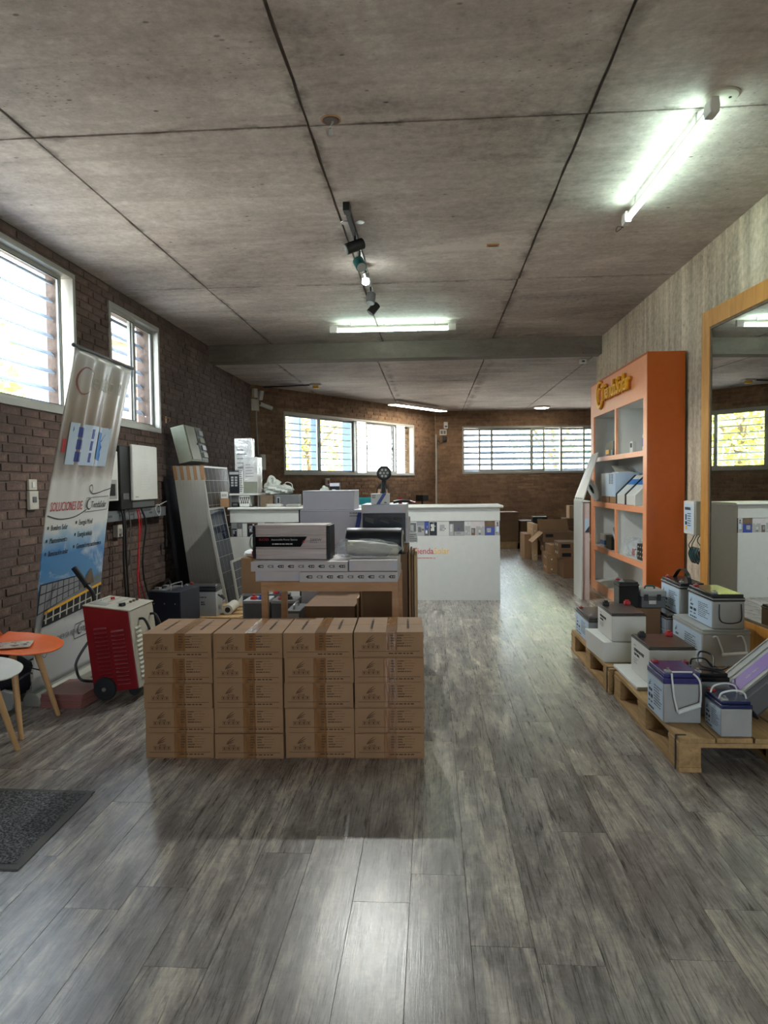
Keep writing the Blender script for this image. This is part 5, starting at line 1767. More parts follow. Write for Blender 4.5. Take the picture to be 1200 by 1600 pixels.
# picture strip: a frieze of devices
rr = random.Random(21)
x = .01
sid = 0
pm = ['greyd', 'grey', 'labelb', 'white', 'batt2', 'bark', 'blackm', 'batt', 'card_w', 'navy', 'batt2']
while x < CWD - .02:
    w_ = rr.uniform(.05, .13)
    if not (x < GAP - .012 < x + w_ or x < GAP + .012 < x + w_):
        mb = MB()
        k0, k1, k2 = rr.choice(range(11)), rr.choice(range(11)), rr.choice(range(11))
        hh = rr.uniform(.04, .15)
        xe = min(x + w_, CWD - .005)
        o_ = Vector((0, .0058, .716)); u, v = Vector((1, 0, 0)), Vector((0, 0, 1))
        rectp(mb, o_, u, v, x, xe, 0, .158, k2, .0006)
        rectp(mb, o_, u, v, x + .004, xe - .004, 0.002, hh, k0, .001)
        rectp(mb, o_, u, v, x + w_ * .2, x + w_ * .62, hh * .35, hh * .85, k1, .0014)
        for j in range(rr.randint(1, 4)):
            a = x + w_ * rr.uniform(.05, .7); b = rr.uniform(.01, .13)
            rectp(mb, o_, u, v, a, min(xe, a + w_ * rr.uniform(.06, .25)), b, b + rr.uniform(.006, .022), rr.choice(range(11)), .0018)
        mb.build('picture_print', pm, cn, smooth=False)
    x += w_
# shop name on the front
tx = -.215 - CX0
text('lettering', 'Tienda', .098, 'redp', cn, (tx + .0, -.001, .515), '-y', xs=0.86)
text('lettering', 'Solar', .098, 'yellow', cn, (tx + .232, -.001, .515), '-y', xs=0.86)
text('lettering', 'www.tiendasolar.uy', .030, 'redp', cn, (tx + .045, -.001, .462), '-y', xs=0.86)
mb = MB(); emblem(mb, Vector((tx - .075, -.0005, .54)), .07, .001, (Vector((1, 0, 0)), Vector((0, 0, 1)), Vector((0, -1, 0))), 60, 330); mb.build('emblem', 'redp', cn, smooth=False)
mb = MB(); emblem(mb, Vector((tx - .068, -.0005, .538)), .036, .001, (Vector((1, 0, 0)), Vector((0, 0, 1)), Vector((0, -1, 0))), 40, 250, 14); mb.build('emblem', 'yellow', cn, smooth=False)

# ---------------------------------------------------------------- on the left of the counter
ZC = CZ + .001
t = thing('riser_shelf', 'small white riser shelf standing on the left of the counter', 'shelf', (-2.30, 7.95, ZC))
mb = MB(); mb.box(0, .34, 0, .42, .135, .155); mb.build('board', 'white', t, smooth=False, bevel=.002)
for x in (.0, .322):
    mb = MB(); mb.box(x, x + .018, .02, .40, 0, .135); mb.build('support', 'greyd', t, smooth=False)
ZR = ZC + .1565


def shiny_box(label, X0, X1, Y0, Y1, z0, z1, base=0):
    t = thing('shiny_carton', label, 'box', (X0, Y0, z0), group='shiny white cartons on the riser')
    w_, d_, h_ = X1 - X0, Y1 - Y0, z1 - z0
    mb = MB(); mb.box(0, w_, 0, d_, 0, h_); mb.build('body', 'shiny', t, bevel=.004)
    mb = MB(); mb.box(-.002, 0, .01, d_ - .01, .01, h_ - .01); mb.build('side_sheet', 'grey', t, smooth=False)
    mb = MB(); bars(mb, (w_ * .15, -.0006, h_ * .8), (1, 0, 0), (0, 0, 1), 0, 5, w_ * .6, h_ * .08, h_ * .02, 91); mb.build('label_print', 'inkg', t, smooth=False)
    if base:
        mb = MB(); mb.box(0.002, w_ - .002, -.001, 0, .005, h_ * base); mb.build('foot_print', 'green', t, smooth=False)
    return t


shiny_box('tall shiny white carton with green foot at the front of riser', -2.135, -1.975, 7.97, 8.2, ZR, ZR + .41, .32)
shiny_box('wrapped shiny white carton standing taller at the rear of riser', -2.30, -2.10, 8.205, 8.36, ZR, ZR + .64)
t = thing('printed_carton', 'black printed carton with pictures of sockets on the riser', 'box', (-2.30, 7.97, ZR))
mb = MB(); mb.box(0, .11, 0, .22, 0, .26); mb.build('body', 'blackm', t, bevel=.002)
mb = MB()
for k in range(2):
    for j in range(4):
        rectp(mb, (0, -.0003, 0), (1, 0, 0), (0, 0, 1), .018 + k * .044, .048 + k * .044, .08 + j * .03, .102 + j * .03)
mb.build('picture_print', 'grey', t, smooth=False)
mb = MB(); mb.box(.0, .11, -.001, 0, .215, .245); mb.build('band', 'grey', t, smooth=False)
t = thing('printed_carton', 'white and black speckled carton between black carton and shiny one', 'box', (-2.186, 7.97, ZR))
mb = MB(); mb.box(0, .047, 0, .2, 0, .27); mb.build('body', 'whitep', t, bevel=.002)
mb = MB(); bars(mb, (.004, -.0004, .26), (1, 0, 0), (0, 0, 1), 0, 12, .038, .021, .010, 95); mb.build('picture_print', 'ink', t, smooth=False)
t = thing('small_carton', 'small kraft carton under the riser at the left end', 'box', (-2.40, 7.93, ZC))
mb = MB(); mb.box(0, .095, 0, .16, 0, .10); mb.build('body', 'carton', t, bevel=.002)
mb = MB(); mb.box(.04, .06, -.001, .16, .1001, .1008); mb.build('tape', 'tape', t, smooth=False)
t = thing('small_carton', 'small white carton on top of the small kraft carton', 'box', (-2.395, 7.935, ZC + .1015))
mb = MB(); mb.box(0, .08, 0, .14, 0, .075); mb.build('body', 'whitep', t, bevel=.002)
mb = MB(); mb.box(.01, .07, -.001, 0, .02, .05); mb.build('label_sheet', 'grey', t, smooth=False)
t = thing('desk_phone_base', 'small black box under the riser shelf', 'device', (-2.275, 7.97, ZC))
mb = MB(); mb.box(0, .07, 0, .15, 0, .055); mb.build('body', 'black', t, bevel=.004)
mb = MB(); mb.box(.01, .06, -.002, 0, .02, .04); mb.build('display', 'greyd', t, smooth=False)
t = thing('basket', 'white plastic basket with zigzag openings under the riser', 'basket', (-2.19, 7.96, ZC))
mb = MB(); mb.box(0, .125, 0, .2, 0, .006)
for y in (0, .194):
    mb.box(0, .125, y, y + .006, 0, .04); mb.box(0, .125, y, y + .006, .115, .13)
for x in (0, .119): mb.box(x, x + .006, 0, .2, 0, .13)
for k in range(5):
    x = .004 + k * .024
    for s in ((x, x + .012), (x + .024, x + .012)):
        mb.hexa([(s[0] - .002, 0, .115), (s[0] + .003, 0, .115), (s[0] + .003, .005, .115), (s[0] - .002, .005, .115), (s[1] - .002, 0, .04), (s[1] + .003, 0, .04), (s[1] + .003, .005, .04), (s[1] - .002, .005, .04)])
mb.build('weave', 'whitep', t, smooth=False)
mb = MB(); mb.box(.008, .117, .01, .19, .008, .10); mb.build('dark_inside', 'black', t, smooth=False)  # black block fills the basket behind its openings
t = thing('brown_box', 'dark brown box on the counter right of the basket', 'box', (-1.955, 7.98, ZC))
mb = MB(); mb.box(0, .15, 0, .2, 0, .13); mb.build('body', 'bark', t, bevel=.004)
mb = MB(); mb.box(-.002, .152, -.002, .202, .10, .132); mb.build('lid', 'bark', t, bevel=.004)
t = thing('grey_case', 'dark grey case with framed window on the counter', 'case', (-1.795, 8.0, ZC))
mb = MB(); mb.box(0, .28, 0, .2, 0, .135); mb.build('body', 'greyd', t, bevel=.006)
mb = MB(); mb.box(.03, .07, -.003, 0, .03, .11); mb.build('window_frame', 'grey', t, smooth=False)
mb = MB(); mb.box(.038, .062, -.004, -.002, .04, .10); mb.build('screen', 'black', t, smooth=False)
t = thing('plastic_bag', 'crumpled white plastic bag with loop handles on the brown box', 'bag', (-1.83, 8.10, ZC + .137))
mb = MB(); crumple(mb, (0, 0, .07), (.10, .08, .09), 15, .2, 22, 14, zmin=.001); mb.build('body', 'bag', t)
mb = MB(); crumple(mb, (.12, 0, .05), (.12, .07, .055), 16, .18, 20, 12, zmin=.001); mb.build('fold', 'bag', t)
MB().tube(smooth_pts([(-.06, 0, .12), (-.03, 0, .20), (.01, 0, .19), (.05, 0, .12)]), .018, 8, flat=.4).build('handle', 'bag', t)
MB().tube(smooth_pts([(.12, 0, .09), (.16, 0, .14), (.22, 0, .12), (.23, 0, .06)]), .014, 8, flat=.4).build('handle', 'bag', t)
for k, (x, y, w_, d_, h_, lab) in enumerate(((-1.85, 7.85, .17, .09, .035, 'pile of white papers on the counter edge, leftmost'), (-1.62, 7.86, .14, .09, .03, 'stack of white leaflets in the middle of counter left part'), (-1.44, 7.86, .12, .16, .025, 'loose white papers near the white box stack'))):
    t = thing('paper_pile', lab, 'papers', (x, y, ZC), group='papers on the counter')
    q = random.Random(k)
    for j in range(5):
        mb = MB(); mb.X = Matrix.Translation((q.uniform(-.012, .012), q.uniform(-.01, .01), j * h_ / 5)) @ Matrix.Rotation(R(q.uniform(-9, 9)), 4, 'Z'); mb.hexa([(0, 0, 0), (w_, 0, 0), (w_, d_, .0), (0, d_, 0), (0, 0, h_ / 5 - .001), (w_, 0, h_ / 5 - .001), (w_, d_, h_ / 5 - .001), (0, d_, h_ / 5 - .001)]); mb.build('sheet', 'whitep' if j % 2 else 'offw', t, smooth=False)
t = thing('plastic_bag', 'small crumpled clear bag standing beside the white box stack', 'bag', (-1.22, 7.94, ZC))
mb = MB(); crumple(mb, (0, 0, .09), (.07, .06, .10), 19, .22, 18, 12, zmin=.001); mb.build('body', 'bag', t)
mb = MB(); crumple(mb, (.01, 0, .17), (.035, .03, .05), 20, .25, 12, 8); mb.build('knot', 'bag', t)
t = thing('card_terminal_box', 'small dark box with white emblem on the counter behind white stack', 'box', (-1.16, 8.05, ZC))
mb = MB(); mb.box(-.06, .18, 0, .12, 0, .135); mb.build('stand', 'lilac_w', t, bevel=.003)
mb = MB(); mb.box(0, .11, 0, .10, .1355, .265); bx = mb.build('body', 'blackm', t, bevel=.003)
mb = MB(); mb.box(.0, .11, -.0015, 0, .225, .262); mb.build('band', 'lilac_w', bx, smooth=False)
mb = MB(); mb.box(.025, .065, -.0015, 0, .15, .19); mb.build('emblem_print', 'whitep', bx, smooth=False)

# ---------------------------------------------------------------- office chair and person behind the counter
t = thing('office_chair', 'teal fabric office chair behind the counter', 'chair', (-.98, 9.75, 0), R(185))
mb = MB(); mb.grid(8, 8, lambda a, b: ((a - .5) * .44 * (1 - .25 * max(0, b - .6)), .20 + .05 * math.cos((a - .5) * 2.4) + .04 * b, .62 + b * .50)); bk = mb.build('backrest', 'teal', t)
md = bk.modifiers.new('thick', 'SOLIDIFY'); md.thickness = .05
md = bk.modifiers.new('round', 'SUBSURF'); md.levels = 1; md.render_levels = 1
mb = MB(); mb.box(-.23, .23, -.25, .20, .44, .51); mb.build('seat', 'teal', t, bevel=.025, seg=3)
MB().cyl((0, 0, .12), (0, 0, .44), .025, 12).build('post', 'black', t)
mb = MB(); mb.tube(smooth_pts([(0, .16, .45), (0, .30, .50), (0, .31, .70)]), .02, 8); mb.build('back_bracket', 'black', t)
for k in range(5):
    a = k * 2 * math.pi / 5
    c, s = math.cos(a), math.sin(a)
    lg = MB().tube([(0, 0, .13), (.15 * c, .15 * s, .11), (.28 * c, .28 * s, .07)], [.024, .02, .015], 8).build('base_leg', 'black', t)
    MB().cyl((.28 * c - .02 * s, .28 * s + .02 * c, .03), (.28 * c + .02 * s, .28 * s - .02 * c, .03), .03, 12).build('castor', 'black', lg)

t = thing('counter_stool', 'plain dark stool under the seated person behind the counter', 'stool', (-.60, 8.78, 0))
mb = MB(); mb.lathe([(.17, .43), (.18, .44), (.18, .465), (.17, .475)], n=24); mb.build('seat', 'black', t)
for k in range(4):
    a = R(45 + 90 * k)
    MB().tube([(.12 * math.cos(a), .12 * math.sin(a), .43), (.18 * math.cos(a), .18 * math.sin(a), 0)], .013, 8).build('leg', 'steel', t)
pe = thing('person', 'person with dark hair seated behind the counter, hidden by the work light', 'person', (-.60, 8.78, .476))
# body: one skinned figure (local z from the seat), facing the viewer (-y)
verts = [((0, 0, .09), .135), ((0, .0, .24), .125), ((0, -.01, .40), .145), ((0, 0, .51), .085), ((0, -.01, .575), .055), ((0, -.025, .63), .05),
         ((-.17, 0, .475), .062), ((-.215, -.04, .26), .046), ((-.13, -.22, .16), .036), ((-.07, -.30, .175), .026),
         ((.17, 0, .475), .062), ((.215, -.04, .26), .046), ((.13, -.22, .16), .036), ((.07, -.30, .175), .026),
         ((-.10, -.05, .075), .095), ((-.12, -.42, .04), .065), ((-.12, -.40, -.38), .042), ((-.12, -.50, -.435), .036),
         ((.10, -.05, .075), .095), ((.12, -.42, .04), .065), ((.12, -.40, -.38), .042), ((.12, -.50, -.435), .036)]
edges = [(0, 1), (1, 2), (2, 3), (3, 4), (4, 5), (2, 6), (6, 7), (7, 8), (8, 9), (2, 10), (10, 11), (11, 12), (12, 13), (0, 14), (14, 15), (15, 16), (16, 17), (0, 18), (18, 19), (19, 20), (20, 21)]
me = bpy.data.meshes.new('body')
me.from_pydata([q[0] for q in verts], edges, [])
me.materials.append(M['cloth'])
bo = bpy.data.objects.new('body', me); col.objects.link(bo); bo.parent = pe
sk = bo.modifiers.new('skin', 'SKIN')
sk.use_smooth_shade = True
if not me.skin_vertices: me.skin_vertices.new(name='')
for i, q in enumerate(verts):
    me.skin_vertices[0].data[i].radius = (q[1], q[1])
me.skin_vertices[0].data[0].use_root = True
sb = bo.modifiers.new('sub', 'SUBSURF'); sb.levels = 1; sb.render_levels = 2


def headpt(a, b):
    """skull and face: a around, b from chin to crown"""
    th = 2 * math.pi * a
    ph = math.pi * b
    x, y, z = math.sin(ph) * math.cos(th) * .074, math.sin(ph) * math.sin(th) * .092, -math.cos(ph) * .115
    if z < 0:
        k = 1 + z * 2.4
        x *= k; y = y * (1 + z * 1.2) - .01 * min(1, -z / .08)
    fr = max(0, -y / .092)
    nose = math.exp(-((x / .013) ** 2) - (((z + .022) / .024) ** 2)) * .026 * (1 if y < -.03 else 0)
    sock = (math.exp(-(((abs(x) - .030) / .014) ** 2) - (((z - .004) / .012) ** 2))) * .010 * (1 if y < -.03 else 0)
    mouth = math.exp(-((x / .022) ** 2) - (((z + .066) / .008) ** 2)) * .005 * (1 if y < -.03 else 0)
    return (x, y - nose + sock - mouth, z)


mb = MB(); mb.grid(40, 26, headpt)
for s in (-1, 1): mb.ell((s * .076, .005, -.008), (.010, .018, .030), 10, 8)
hd = mb.build('head', 'skin', pe); hd.location = (0, -.035, .705)
mb = MB()
for s in (-1, 1): mb.ell((s * .030, -.079, .004), (.011, .008, .006), 10, 8)
mb.build('eyes', 'whitep', hd)
mb = MB()
for s in (-1, 1): mb.ell((s * .030, -.0855, .004), (.005, .003, .005), 8, 6)
mb.build('pupils', 'black', hd)
mb = MB(); mb.ell((0, -.083, -.066), (.022, .008, .005), 12, 6); mb.build('lips', 'pink', hd)


def hairpt(a, b):
    th = 2 * math.pi * a
    ph = math.pi * (.0 + b * .58)
    x, y, z = math.sin(ph) * math.cos(th) * .084, math.sin(ph) * math.sin(th) * .102 + .006, math.cos(ph) * .124
    if y < -.045 and z < .062: z = .062 + (z - .062) * .12
    w_ = .003 * math.sin(th * 9 + b * 14)
    return (x * (1 + w_ * 6), y * (1 + w_ * 6), z)


mb = MB(); mb.grid(36, 16, hairpt); hr = mb.build('hair', 'hair', hd)
for s in (-1, 1):
    # hands with five bent fingers resting on the worktop edge
    mb = MB()
    mb.ell((0, 0, 0), (.038, .045, .014), 12, 8)
    for k in range(4):
        x = -.027 + k * .018
        L2 = (.062, .072, .068, .052)[k]
        mb.tube(smooth_pts([(x, -.03, .0), (x * 1.1, -.03 - L2 * .5, .010), (x * 1.15, -.03 - L2, -.008)], 3), [.009, .009, .009, .0085, .0085, .008, .007], 8)
    mb.tube(smooth_pts([(-s * .03, .01, 0), (-s * .05, -.015, .0), (-s * .052, -.045, -.004)], 3), [.011, .011, .010, .010, .009, .009, .008], 8)
    h_ = mb.build('hand', 'skin', pe); h_.location = (s * .06, -.345, .185)


# ================================================================== LEFT SIDE
# ---------------------------------------------------------------- roll-up banner, facing right, leaning a little forward
def banner_mat():
    t = NT('banner_print')
    uv = t.uv()
    s = t.sep(uv)
    x, y = s[0], s[1]
    nz = t.noise(t.map(uv, (3, 6, 1)), 1, 5, 0.6, 0.5)
    cl = t.noise(t.map(uv, (2.2, 7, 1), (4, 2, 0)), 1, 6, 0.6, 0.6)
    wob = t.math('ADD', y, t.math('MULTIPLY', t.math('SUBTRACT', nz, 0.5), 0.10))
    c = t.ramp(wob, [(0.0, 'b9babb'), (0.17, 'c8c8c6'), (0.20, '8d8f92'), (0.285, '5d666c'), (0.30, '4f86b4'), (0.40, '3f7fb8'), (0.455, '9db9cc'), (0.48, 'd4d5d3'), (0.61, 'd0cfcb'), (0.64, 'a59d96'), (0.70, '6f645c'), (0.77, '8a7d70'), (0.82, '9c9082'), (0.90, 'b9b3a8'), (1.0, 'bcbbb8')])
    sky = t.math('MULTIPLY', t.ramp(y, [(0.29, 0.0), (0.31, 1.0), (0.44, 1.0), (0.47, 0.0)]), t.ramp(cl, [(0.50, 0.0), (0.62, 0.85)]))
    c = t.mix(sky, c, 'c9cdd0')
    rk = t.math('MULTIPLY', t.ramp(y, [(0.62, 0.0), (0.65, 1.0), (0.72, 1.0), (0.75, 0.0)]), t.ramp(nz, [(0.52, 0.0), (0.64, 0.6)]))
    c = t.mix(rk, c, 'a58e68')
    return t.pbr(c, 0.32, 0, None, Specular_IOR_Level=0.5)


M['banner'] = banner_mat()
BL, BR, TL, TR = Vector((-2.376, 4.016, .075)), Vector((-2.376, 4.84, .075)), Vector((-2.075, 4.055, 2.12)), Vector((-2.095, 4.90, 2.12))
bn = thing('roll_up_banner', 'tall printed roll-up banner with blue sky picture near the left wall', 'banner', (-2.376, 4.016, 0))
org = Vector((-2.376, 4.016, 0))


def bpt(a, b, lift=0.0):
    """a across, b up"""
    p = BL.lerp(BR, a).lerp(TL.lerp(TR, a), b)
    k = max(0.0, (b - .52) / .48) ** 0.7 * (1 - max(0, (b - .94) / .06) * .8)
    w_ = .012 * k * (math.sin(a * 23 + 2 * b) + .6 * math.sin(a * 41 + 1) + .5 * math.sin(a * 11 - 3 * b))
    sag = -.05 * math.sin(math.pi * b)
    return p + Vector((w_ + sag + lift, 0, 0)) - org


NU, NV = 56, 48
mb = MB(); mb.grid(NU, NV, lambda a, b: bpt(a, b))
me = mb.mesh('fabric', 'banner', True)
ul = me.uv_layers.new(name='UVMap')
for lp in me.loops:
    i = lp.vertex_index
    ul.data[lp.index].uv = ((i // (NV + 1)) / NU, (i % (NV + 1)) / NV)
fb = link('fabric', me, bn)
md = fb.modifiers.new('thick', 'SOLIDIFY'); md.thickness = .0012
mb = MB(); mb.prism([(-.05, .0), (.055, .0), (.055, .05), (.03, .078), (-.03, .078), (-.05, .05)], 'y', -.01, .835); mb.build('cassette', 'alu', bn, bevel=.004)
mb = MB(); mb.tube([TL - org + Vector((0, -.012, .006)), TR - org + Vector((0, .012, .006))], .011, 10); mb.build('top_bar', 'alud', bn)
mb = MB(); mb.tube([(-.045, .42, .05), (-.10, .42, .6), (-.02, .42, 1.2), TL.lerp(TR, .5) - org + Vector((-.03, 0, 0))], .008, 8); mb.build('support_pole', 'steel', bn)
mb = MB(); mb.box(-.16, .03, .05, .09, 0, .012); mb.build('foot', 'alu', bn, bevel=.003)
mb = MB(); mb.box(.055, .30, .62, .66, 0, .012); mb.build('foot', 'alu', bn, bevel=.003)


def bq(mb, poly, m=0, lift=.003, sub=6):
    """print patch on the banner: a quad given in (across, up)"""
    p = [Vector(q) for q in poly]
    def f(i, j):
        q = p[0].lerp(p[1], i).lerp(p[3].lerp(p[2], i), j)
        return bpt(q.x, q.y, lift)
    mb.grid(sub, sub, f, m)


def btext(s, size, a, b, mat, xs=1.0):
    me = text_mesh(s, size, .0004, 'LEFT', mat, 0.0, xs).copy()
    W_, H_ = .83, 2.06
    for v in me.vertices:
        q = bpt(a + v.co.x / W_, b + v.co.y / H_, .0035 + v.co.z)
        v.co = q
    return link('lettering', me, bn)


btext('SOLUCIONES DE', .080, .045, .527, 'redp', .66)
btext('TiendaSolar', .062, .675, .53, 'ink', .72)
for i, (a, b, s) in enumerate(((.09, .47, 'Bombeo Solar'), (.09, .432, 'Mantenimiento'), (.09, .394, 'Iluminación solar'), (.50, .478, 'Energía Móvil'), (.50, .440, 'Energía aislada'), (.50, .402, 'Generadores autónomos'))):
    btext(s, .048, a, b, 'ink', .72)
    mb = MB(); bq(mb, [(a - .05, b + .004), (a - .03, b + .004), (a - .03, b + .013), (a - .05, b + .013)], 0, .003, 1); mb.build('bullet_print', 'ink', bn, smooth=False)
btext('TiendaSolar', .16, .30, .90, 'offw', .62)
btext('ENERGÍA RENOVABLE', .05, .30, .125, 'inkg', .8)
btext('TiendaSolar', .05, .72, .12, 'ink', .72)


def bring(ca, cb, r, a0, a1, mat, n=18, w0=.1, w1=.34):
    mb = MB(); pr = []
    for i in range(n + 1):
        t_ = i / n
        a = R(a0 + (a1 - a0) * t_)
        wd = r * (w0 + (w1 - w0) * math.sin(math.pi * t_) ** 1.3)
        pr.append([bpt(ca + rr_ * math.cos(a) / .83, cb + rr_ * math.sin(a) / 2.06, .0035) for rr_ in (r, r - wd)])
    for (o0, i0), (o1, i1) in zip(pr, pr[1:]): mb.quad(o0, o1, i1, i0)
    mb.build('emblem', mat, bn, smooth=False)


bring(.635, .542, .038, 60, 320, 'ink')
bring(.235, .915, .085, 60, 320, 'pink', 18, .05, .18)
bring(.66, .135, .035, 60, 320, 'ink')
bring(.14, .105, .03, 0, 358, 'inkg', 18, .2, .2)


def bline(pts, w_, mat, name='line_print'):
    mb = MB()
    pts = [q for q in smooth_pts([(a, b, 0) for a, b in pts], 6)]
    for p, q in zip(pts, pts[1:]):
        d = Vector((q.x - p.x, (q.y - p.y) * 2.5)).normalized()
        n_ = Vector((-d.y, d.x)) * w_
        mb.quad(bpt(p.x - n_.x, p.y - n_.y / 2.5, .003), bpt(q.x - n_.x, q.y - n_.y / 2.5, .003), bpt(q.x + n_.x, q.y + n_.y / 2.5, .003), bpt(p.x + n_.x, p.y + n_.y / 2.5, .003))
    mb.build(name, mat, bn, smooth=False)


bline([(.02, .515), (.20, .502), (.42, .505), (.60, .525)], .004, 'ink')
bline([(.99, .592), (.86, .585), (.70, .575), (.62, .585), (.60, .598), (.64, .604), (.67, .592), (.66, .578)], .004, 'ink')
for q in (([(.58, .517), (.96, .521)]), ([(.58, .562), (.96, .566)]), ([(.58, .517), (.565, .54), (.58, .562)]), ([(.96, .521), (.975, .545), (.96, .566)])): bline(q, .003, 'inkg')
for q in (([(.58, .108), (.99, .112)]), ([(.58, .155), (.99, .159)]), ([(.58, .108), (.56, .13), (.58, .155)])): bline(q, .003, 'ink')
# solar roof and house picture
mb = MB(); bq(mb, [(.0, .225), (.62, .265), (.60, .315), (.02, .315)]); mb.build('roof_print', 'navyb', bn, smooth=False)
mb = MB()
for i in range(7):
    for j in range(3):
        a0, a1 = (i + .05) / 7, (i + .93) / 7
        b0, b1 = (j + .06) / 3, (j + .92) / 3
        def rp(a, b):
            lo = Vector((.01 + .60 * a, .228 + .036 * a)); hi = Vector((.03 + .56 * a, .313))
            q = lo.lerp(hi, b); return (q.x, q.y)
        bq(mb, [rp(a0, b0), rp(a1, b0), rp(a1, b1), rp(a0, b1)], 0, .0036, 1)
mb.build('solar_print', 'bluewall' if False else 'batt2', bn, smooth=False)
mb = MB(); bq(mb, [(.60, .27), (.86, .275), (.80, .325), (.78, .327)]); mb.build('gable_print', 'bark', bn, smooth=False)
mb = MB(); bq(mb, [(.10, .222), (.99, .262), (.99, .270), (.10, .230)]); mb.build('eaves_print', 'yellow', bn, smooth=False)
mb = MB(); bq(mb, [(.08, .185), (.99, .205), (.99, .26), (.10, .22)]); mb.build('facade_print', 'blackm', bn, smooth=False)
mb = MB()
for i in range(9):
    a = .12 + i * .10
    bq(mb, [(a, .19 + .02 * a), (a + .018, .19 + .02 * a), (a + .018, .222 + .04 * a), (a, .222 + .04 * a)], 0, .0036, 1)
bq(mb, [(.10, .203), (.99, .230), (.99, .234), (.10, .207)], 0, .0036, 4)
mb.build('window_print', 'offw', bn, smooth=False)
# shop front picture
mb = MB(); bq(mb, [(.16, .665), (.80, .665), (.80, .79), (.16, .79)]); mb.build('shopfront_print', 'labelb', bn, smooth=False)
mb = MB()
for i in range(3):
    for j in range(3):
        a, b = .20 + i * .125, .675 + j * .037
        bq(mb, [(a, b), (a + .11, b), (a + .11, b + .03), (a, b + .03)], 0, .0036, 2)
mb.build('pane_print', 'navy', bn, smooth=False)
mb = MB(); bq(mb, [(.62, .69), (.72, .68), (.74, .77), (.62, .775)], 0, .0036, 3); mb.build('vehicle_print', 'bluep', bn, smooth=False)
mb = MB(); bq(mb, [(.10, .70), (.14, .70), (.14, .74), (.10, .74)], 0, .0036, 2); mb.build('figure_print', 'redp', bn, smooth=False)

# ---------------------------------------------------------------- red wheeled charger
ch = thing('battery_charger', 'red and cream wheeled battery charger with black handle beside the cartons', 'charger', (-2.045, 4.12, .05), rot=(0, R(-6.5), 0))
W_, D_, Hl, Hr = .285, .37, .535, .47
mb = MB(); mb.hexa([(.012, .012, 0), (W_ - .004, .012, 0), (W_ - .004, D_ - .012, 0), (.012, D_ - .012, 0), (.012, .012, Hl - .004), (W_ - .004, .012, Hr - .004), (W_ - .004, D_ - .012, Hr - .004), (.012, D_ - .012, Hl - .004)]); mb.build('case', 'cream', ch, bevel=.003)
for y0, y1 in ((0, .012), (D_ - .012, D_)):
    mb = MB(); mb.prism([(0, 0), (W_ - .012, 0), (W_ - .012, Hr - .002), (0, Hl - .002)], 'y', y0, y1); sp = mb.build('side_panel', 'red', ch, bevel=.002)
    if y0 == 0:
        lv = None
        for k, (xx, n_) in enumerate(((.05, 15), (.155, 14))):
            for j in range(n_):
                if lv is None:
                    m2 = MB(); m2.prism([(0, 0), (-.010, .004), (0, .013)], 'x', 0, .078)
                    lv = m2.mesh('louvre', 'red', False)
                o = link('louvre', lv, sp); o.location = (xx, 0, .035 + j * .0245 + .0)
mb = MB(); mb.hexa([(-.001, .0, Hl - .002), (W_, .0, Hr - .002), (W_, D_, Hr - .002), (-.001, D_, Hl - .002), (-.001, .0, Hl + .006), (W_, .0, Hr + .006), (W_, D_, Hr + .006), (-.001, D_, Hl + .006)]); tp = mb.build('control_panel', 'cream', ch, bevel=.003)


def ctop(x, y, z=.006): return Vector((x, y, Hl + (Hr - Hl) * x / W_ + z))


MB().cyl(ctop(.07, .26), ctop(.07, .26, .020), .013, 14).build('switch', 'redp', tp)
MB().cyl(ctop(.20, .10), ctop(.20, .10, .024), .020, 14).build('knob', 'black', tp)
mb = MB(); mb.tube([ctop(.05, .16), ctop(.05, .16, .025)], .004, 8); mb.build('lever', 'steel', tp)
for y in (.22, .27, .32): MB().cyl(ctop(.20, y), ctop(.20, y, .018), .009, 10).build('terminal', 'bark', tp)
mb = MB(); mb.hexa([ctop(.015, .05, .0065), ctop(.12, .05, .0065), ctop(.12, .13, .0065), ctop(.015, .13, .0065), ctop(.015, .05, .008), ctop(.12, .05, .008), ctop(.12, .13, .008), ctop(.015, .13, .008)]); mb.build('gauge', 'grey', tp, smooth=False)
mb = MB()
for k in range(4): mb.quad(ctop(.03 + k * .055, .15, .0072), ctop(.034 + k * .055, .15, .0072), ctop(.034 + k * .055, .34, .0072), ctop(.03 + k * .055, .34, .0072))
mb.build('line_print', 'ink', tp, smooth=False)
lv = None
for k, (yy, n_) in enumerate(((.05, 12), (.23, 10))):
    for j in range(n_):
        if lv is None:
            m2 = MB(); m2.prism([(.0, 0), (.011, .005), (.0, .016)], 'y', 0, .075); lv = m2.mesh('louvre', 'cream', False)
        o = link('louvre', lv, ch); o.location = (W_ - .004, yy, .05 + j * .027)
for yy in (.13, .30):
    MB().tube(smooth_pts([(W_ - .004, yy, .40), (W_ + .03, yy - .005, .395), (W_ + .06, yy - .02, .34), (W_ + .075, yy - .03, .28)]), .008, 8).build('lead', 'black', ch)
for y0, y1 in ((-.045, -.012), (D_ + .012, D_ + .045)):
    mb = MB(); mb.X = Matrix.Translation((.085, (y0 + y1) / 2, .027)) @ Matrix.Rotation(R(90), 4, 'X'); mb.lathe([(.05, -.0165), (.066, -.013), (.070, 0), (.066, .013), (.05, .0165)], n=28); wl = mb.build('wheel', 'rubber', ch)
    mb = MB(); mb.X = Matrix.Translation((.085, y0 - .002 if y0 < 0 else y1 + .002, .027)) @ Matrix.Rotation(R(90), 4, 'X'); mb.lathe([(.012, -.003), (.012, .003)], n=14); mb.build('hub', 'steel', wl)
MB().cyl((.085, -.03, .027), (.085, D_ + .03, .027), .009, 10).build('axle', 'steel', ch)
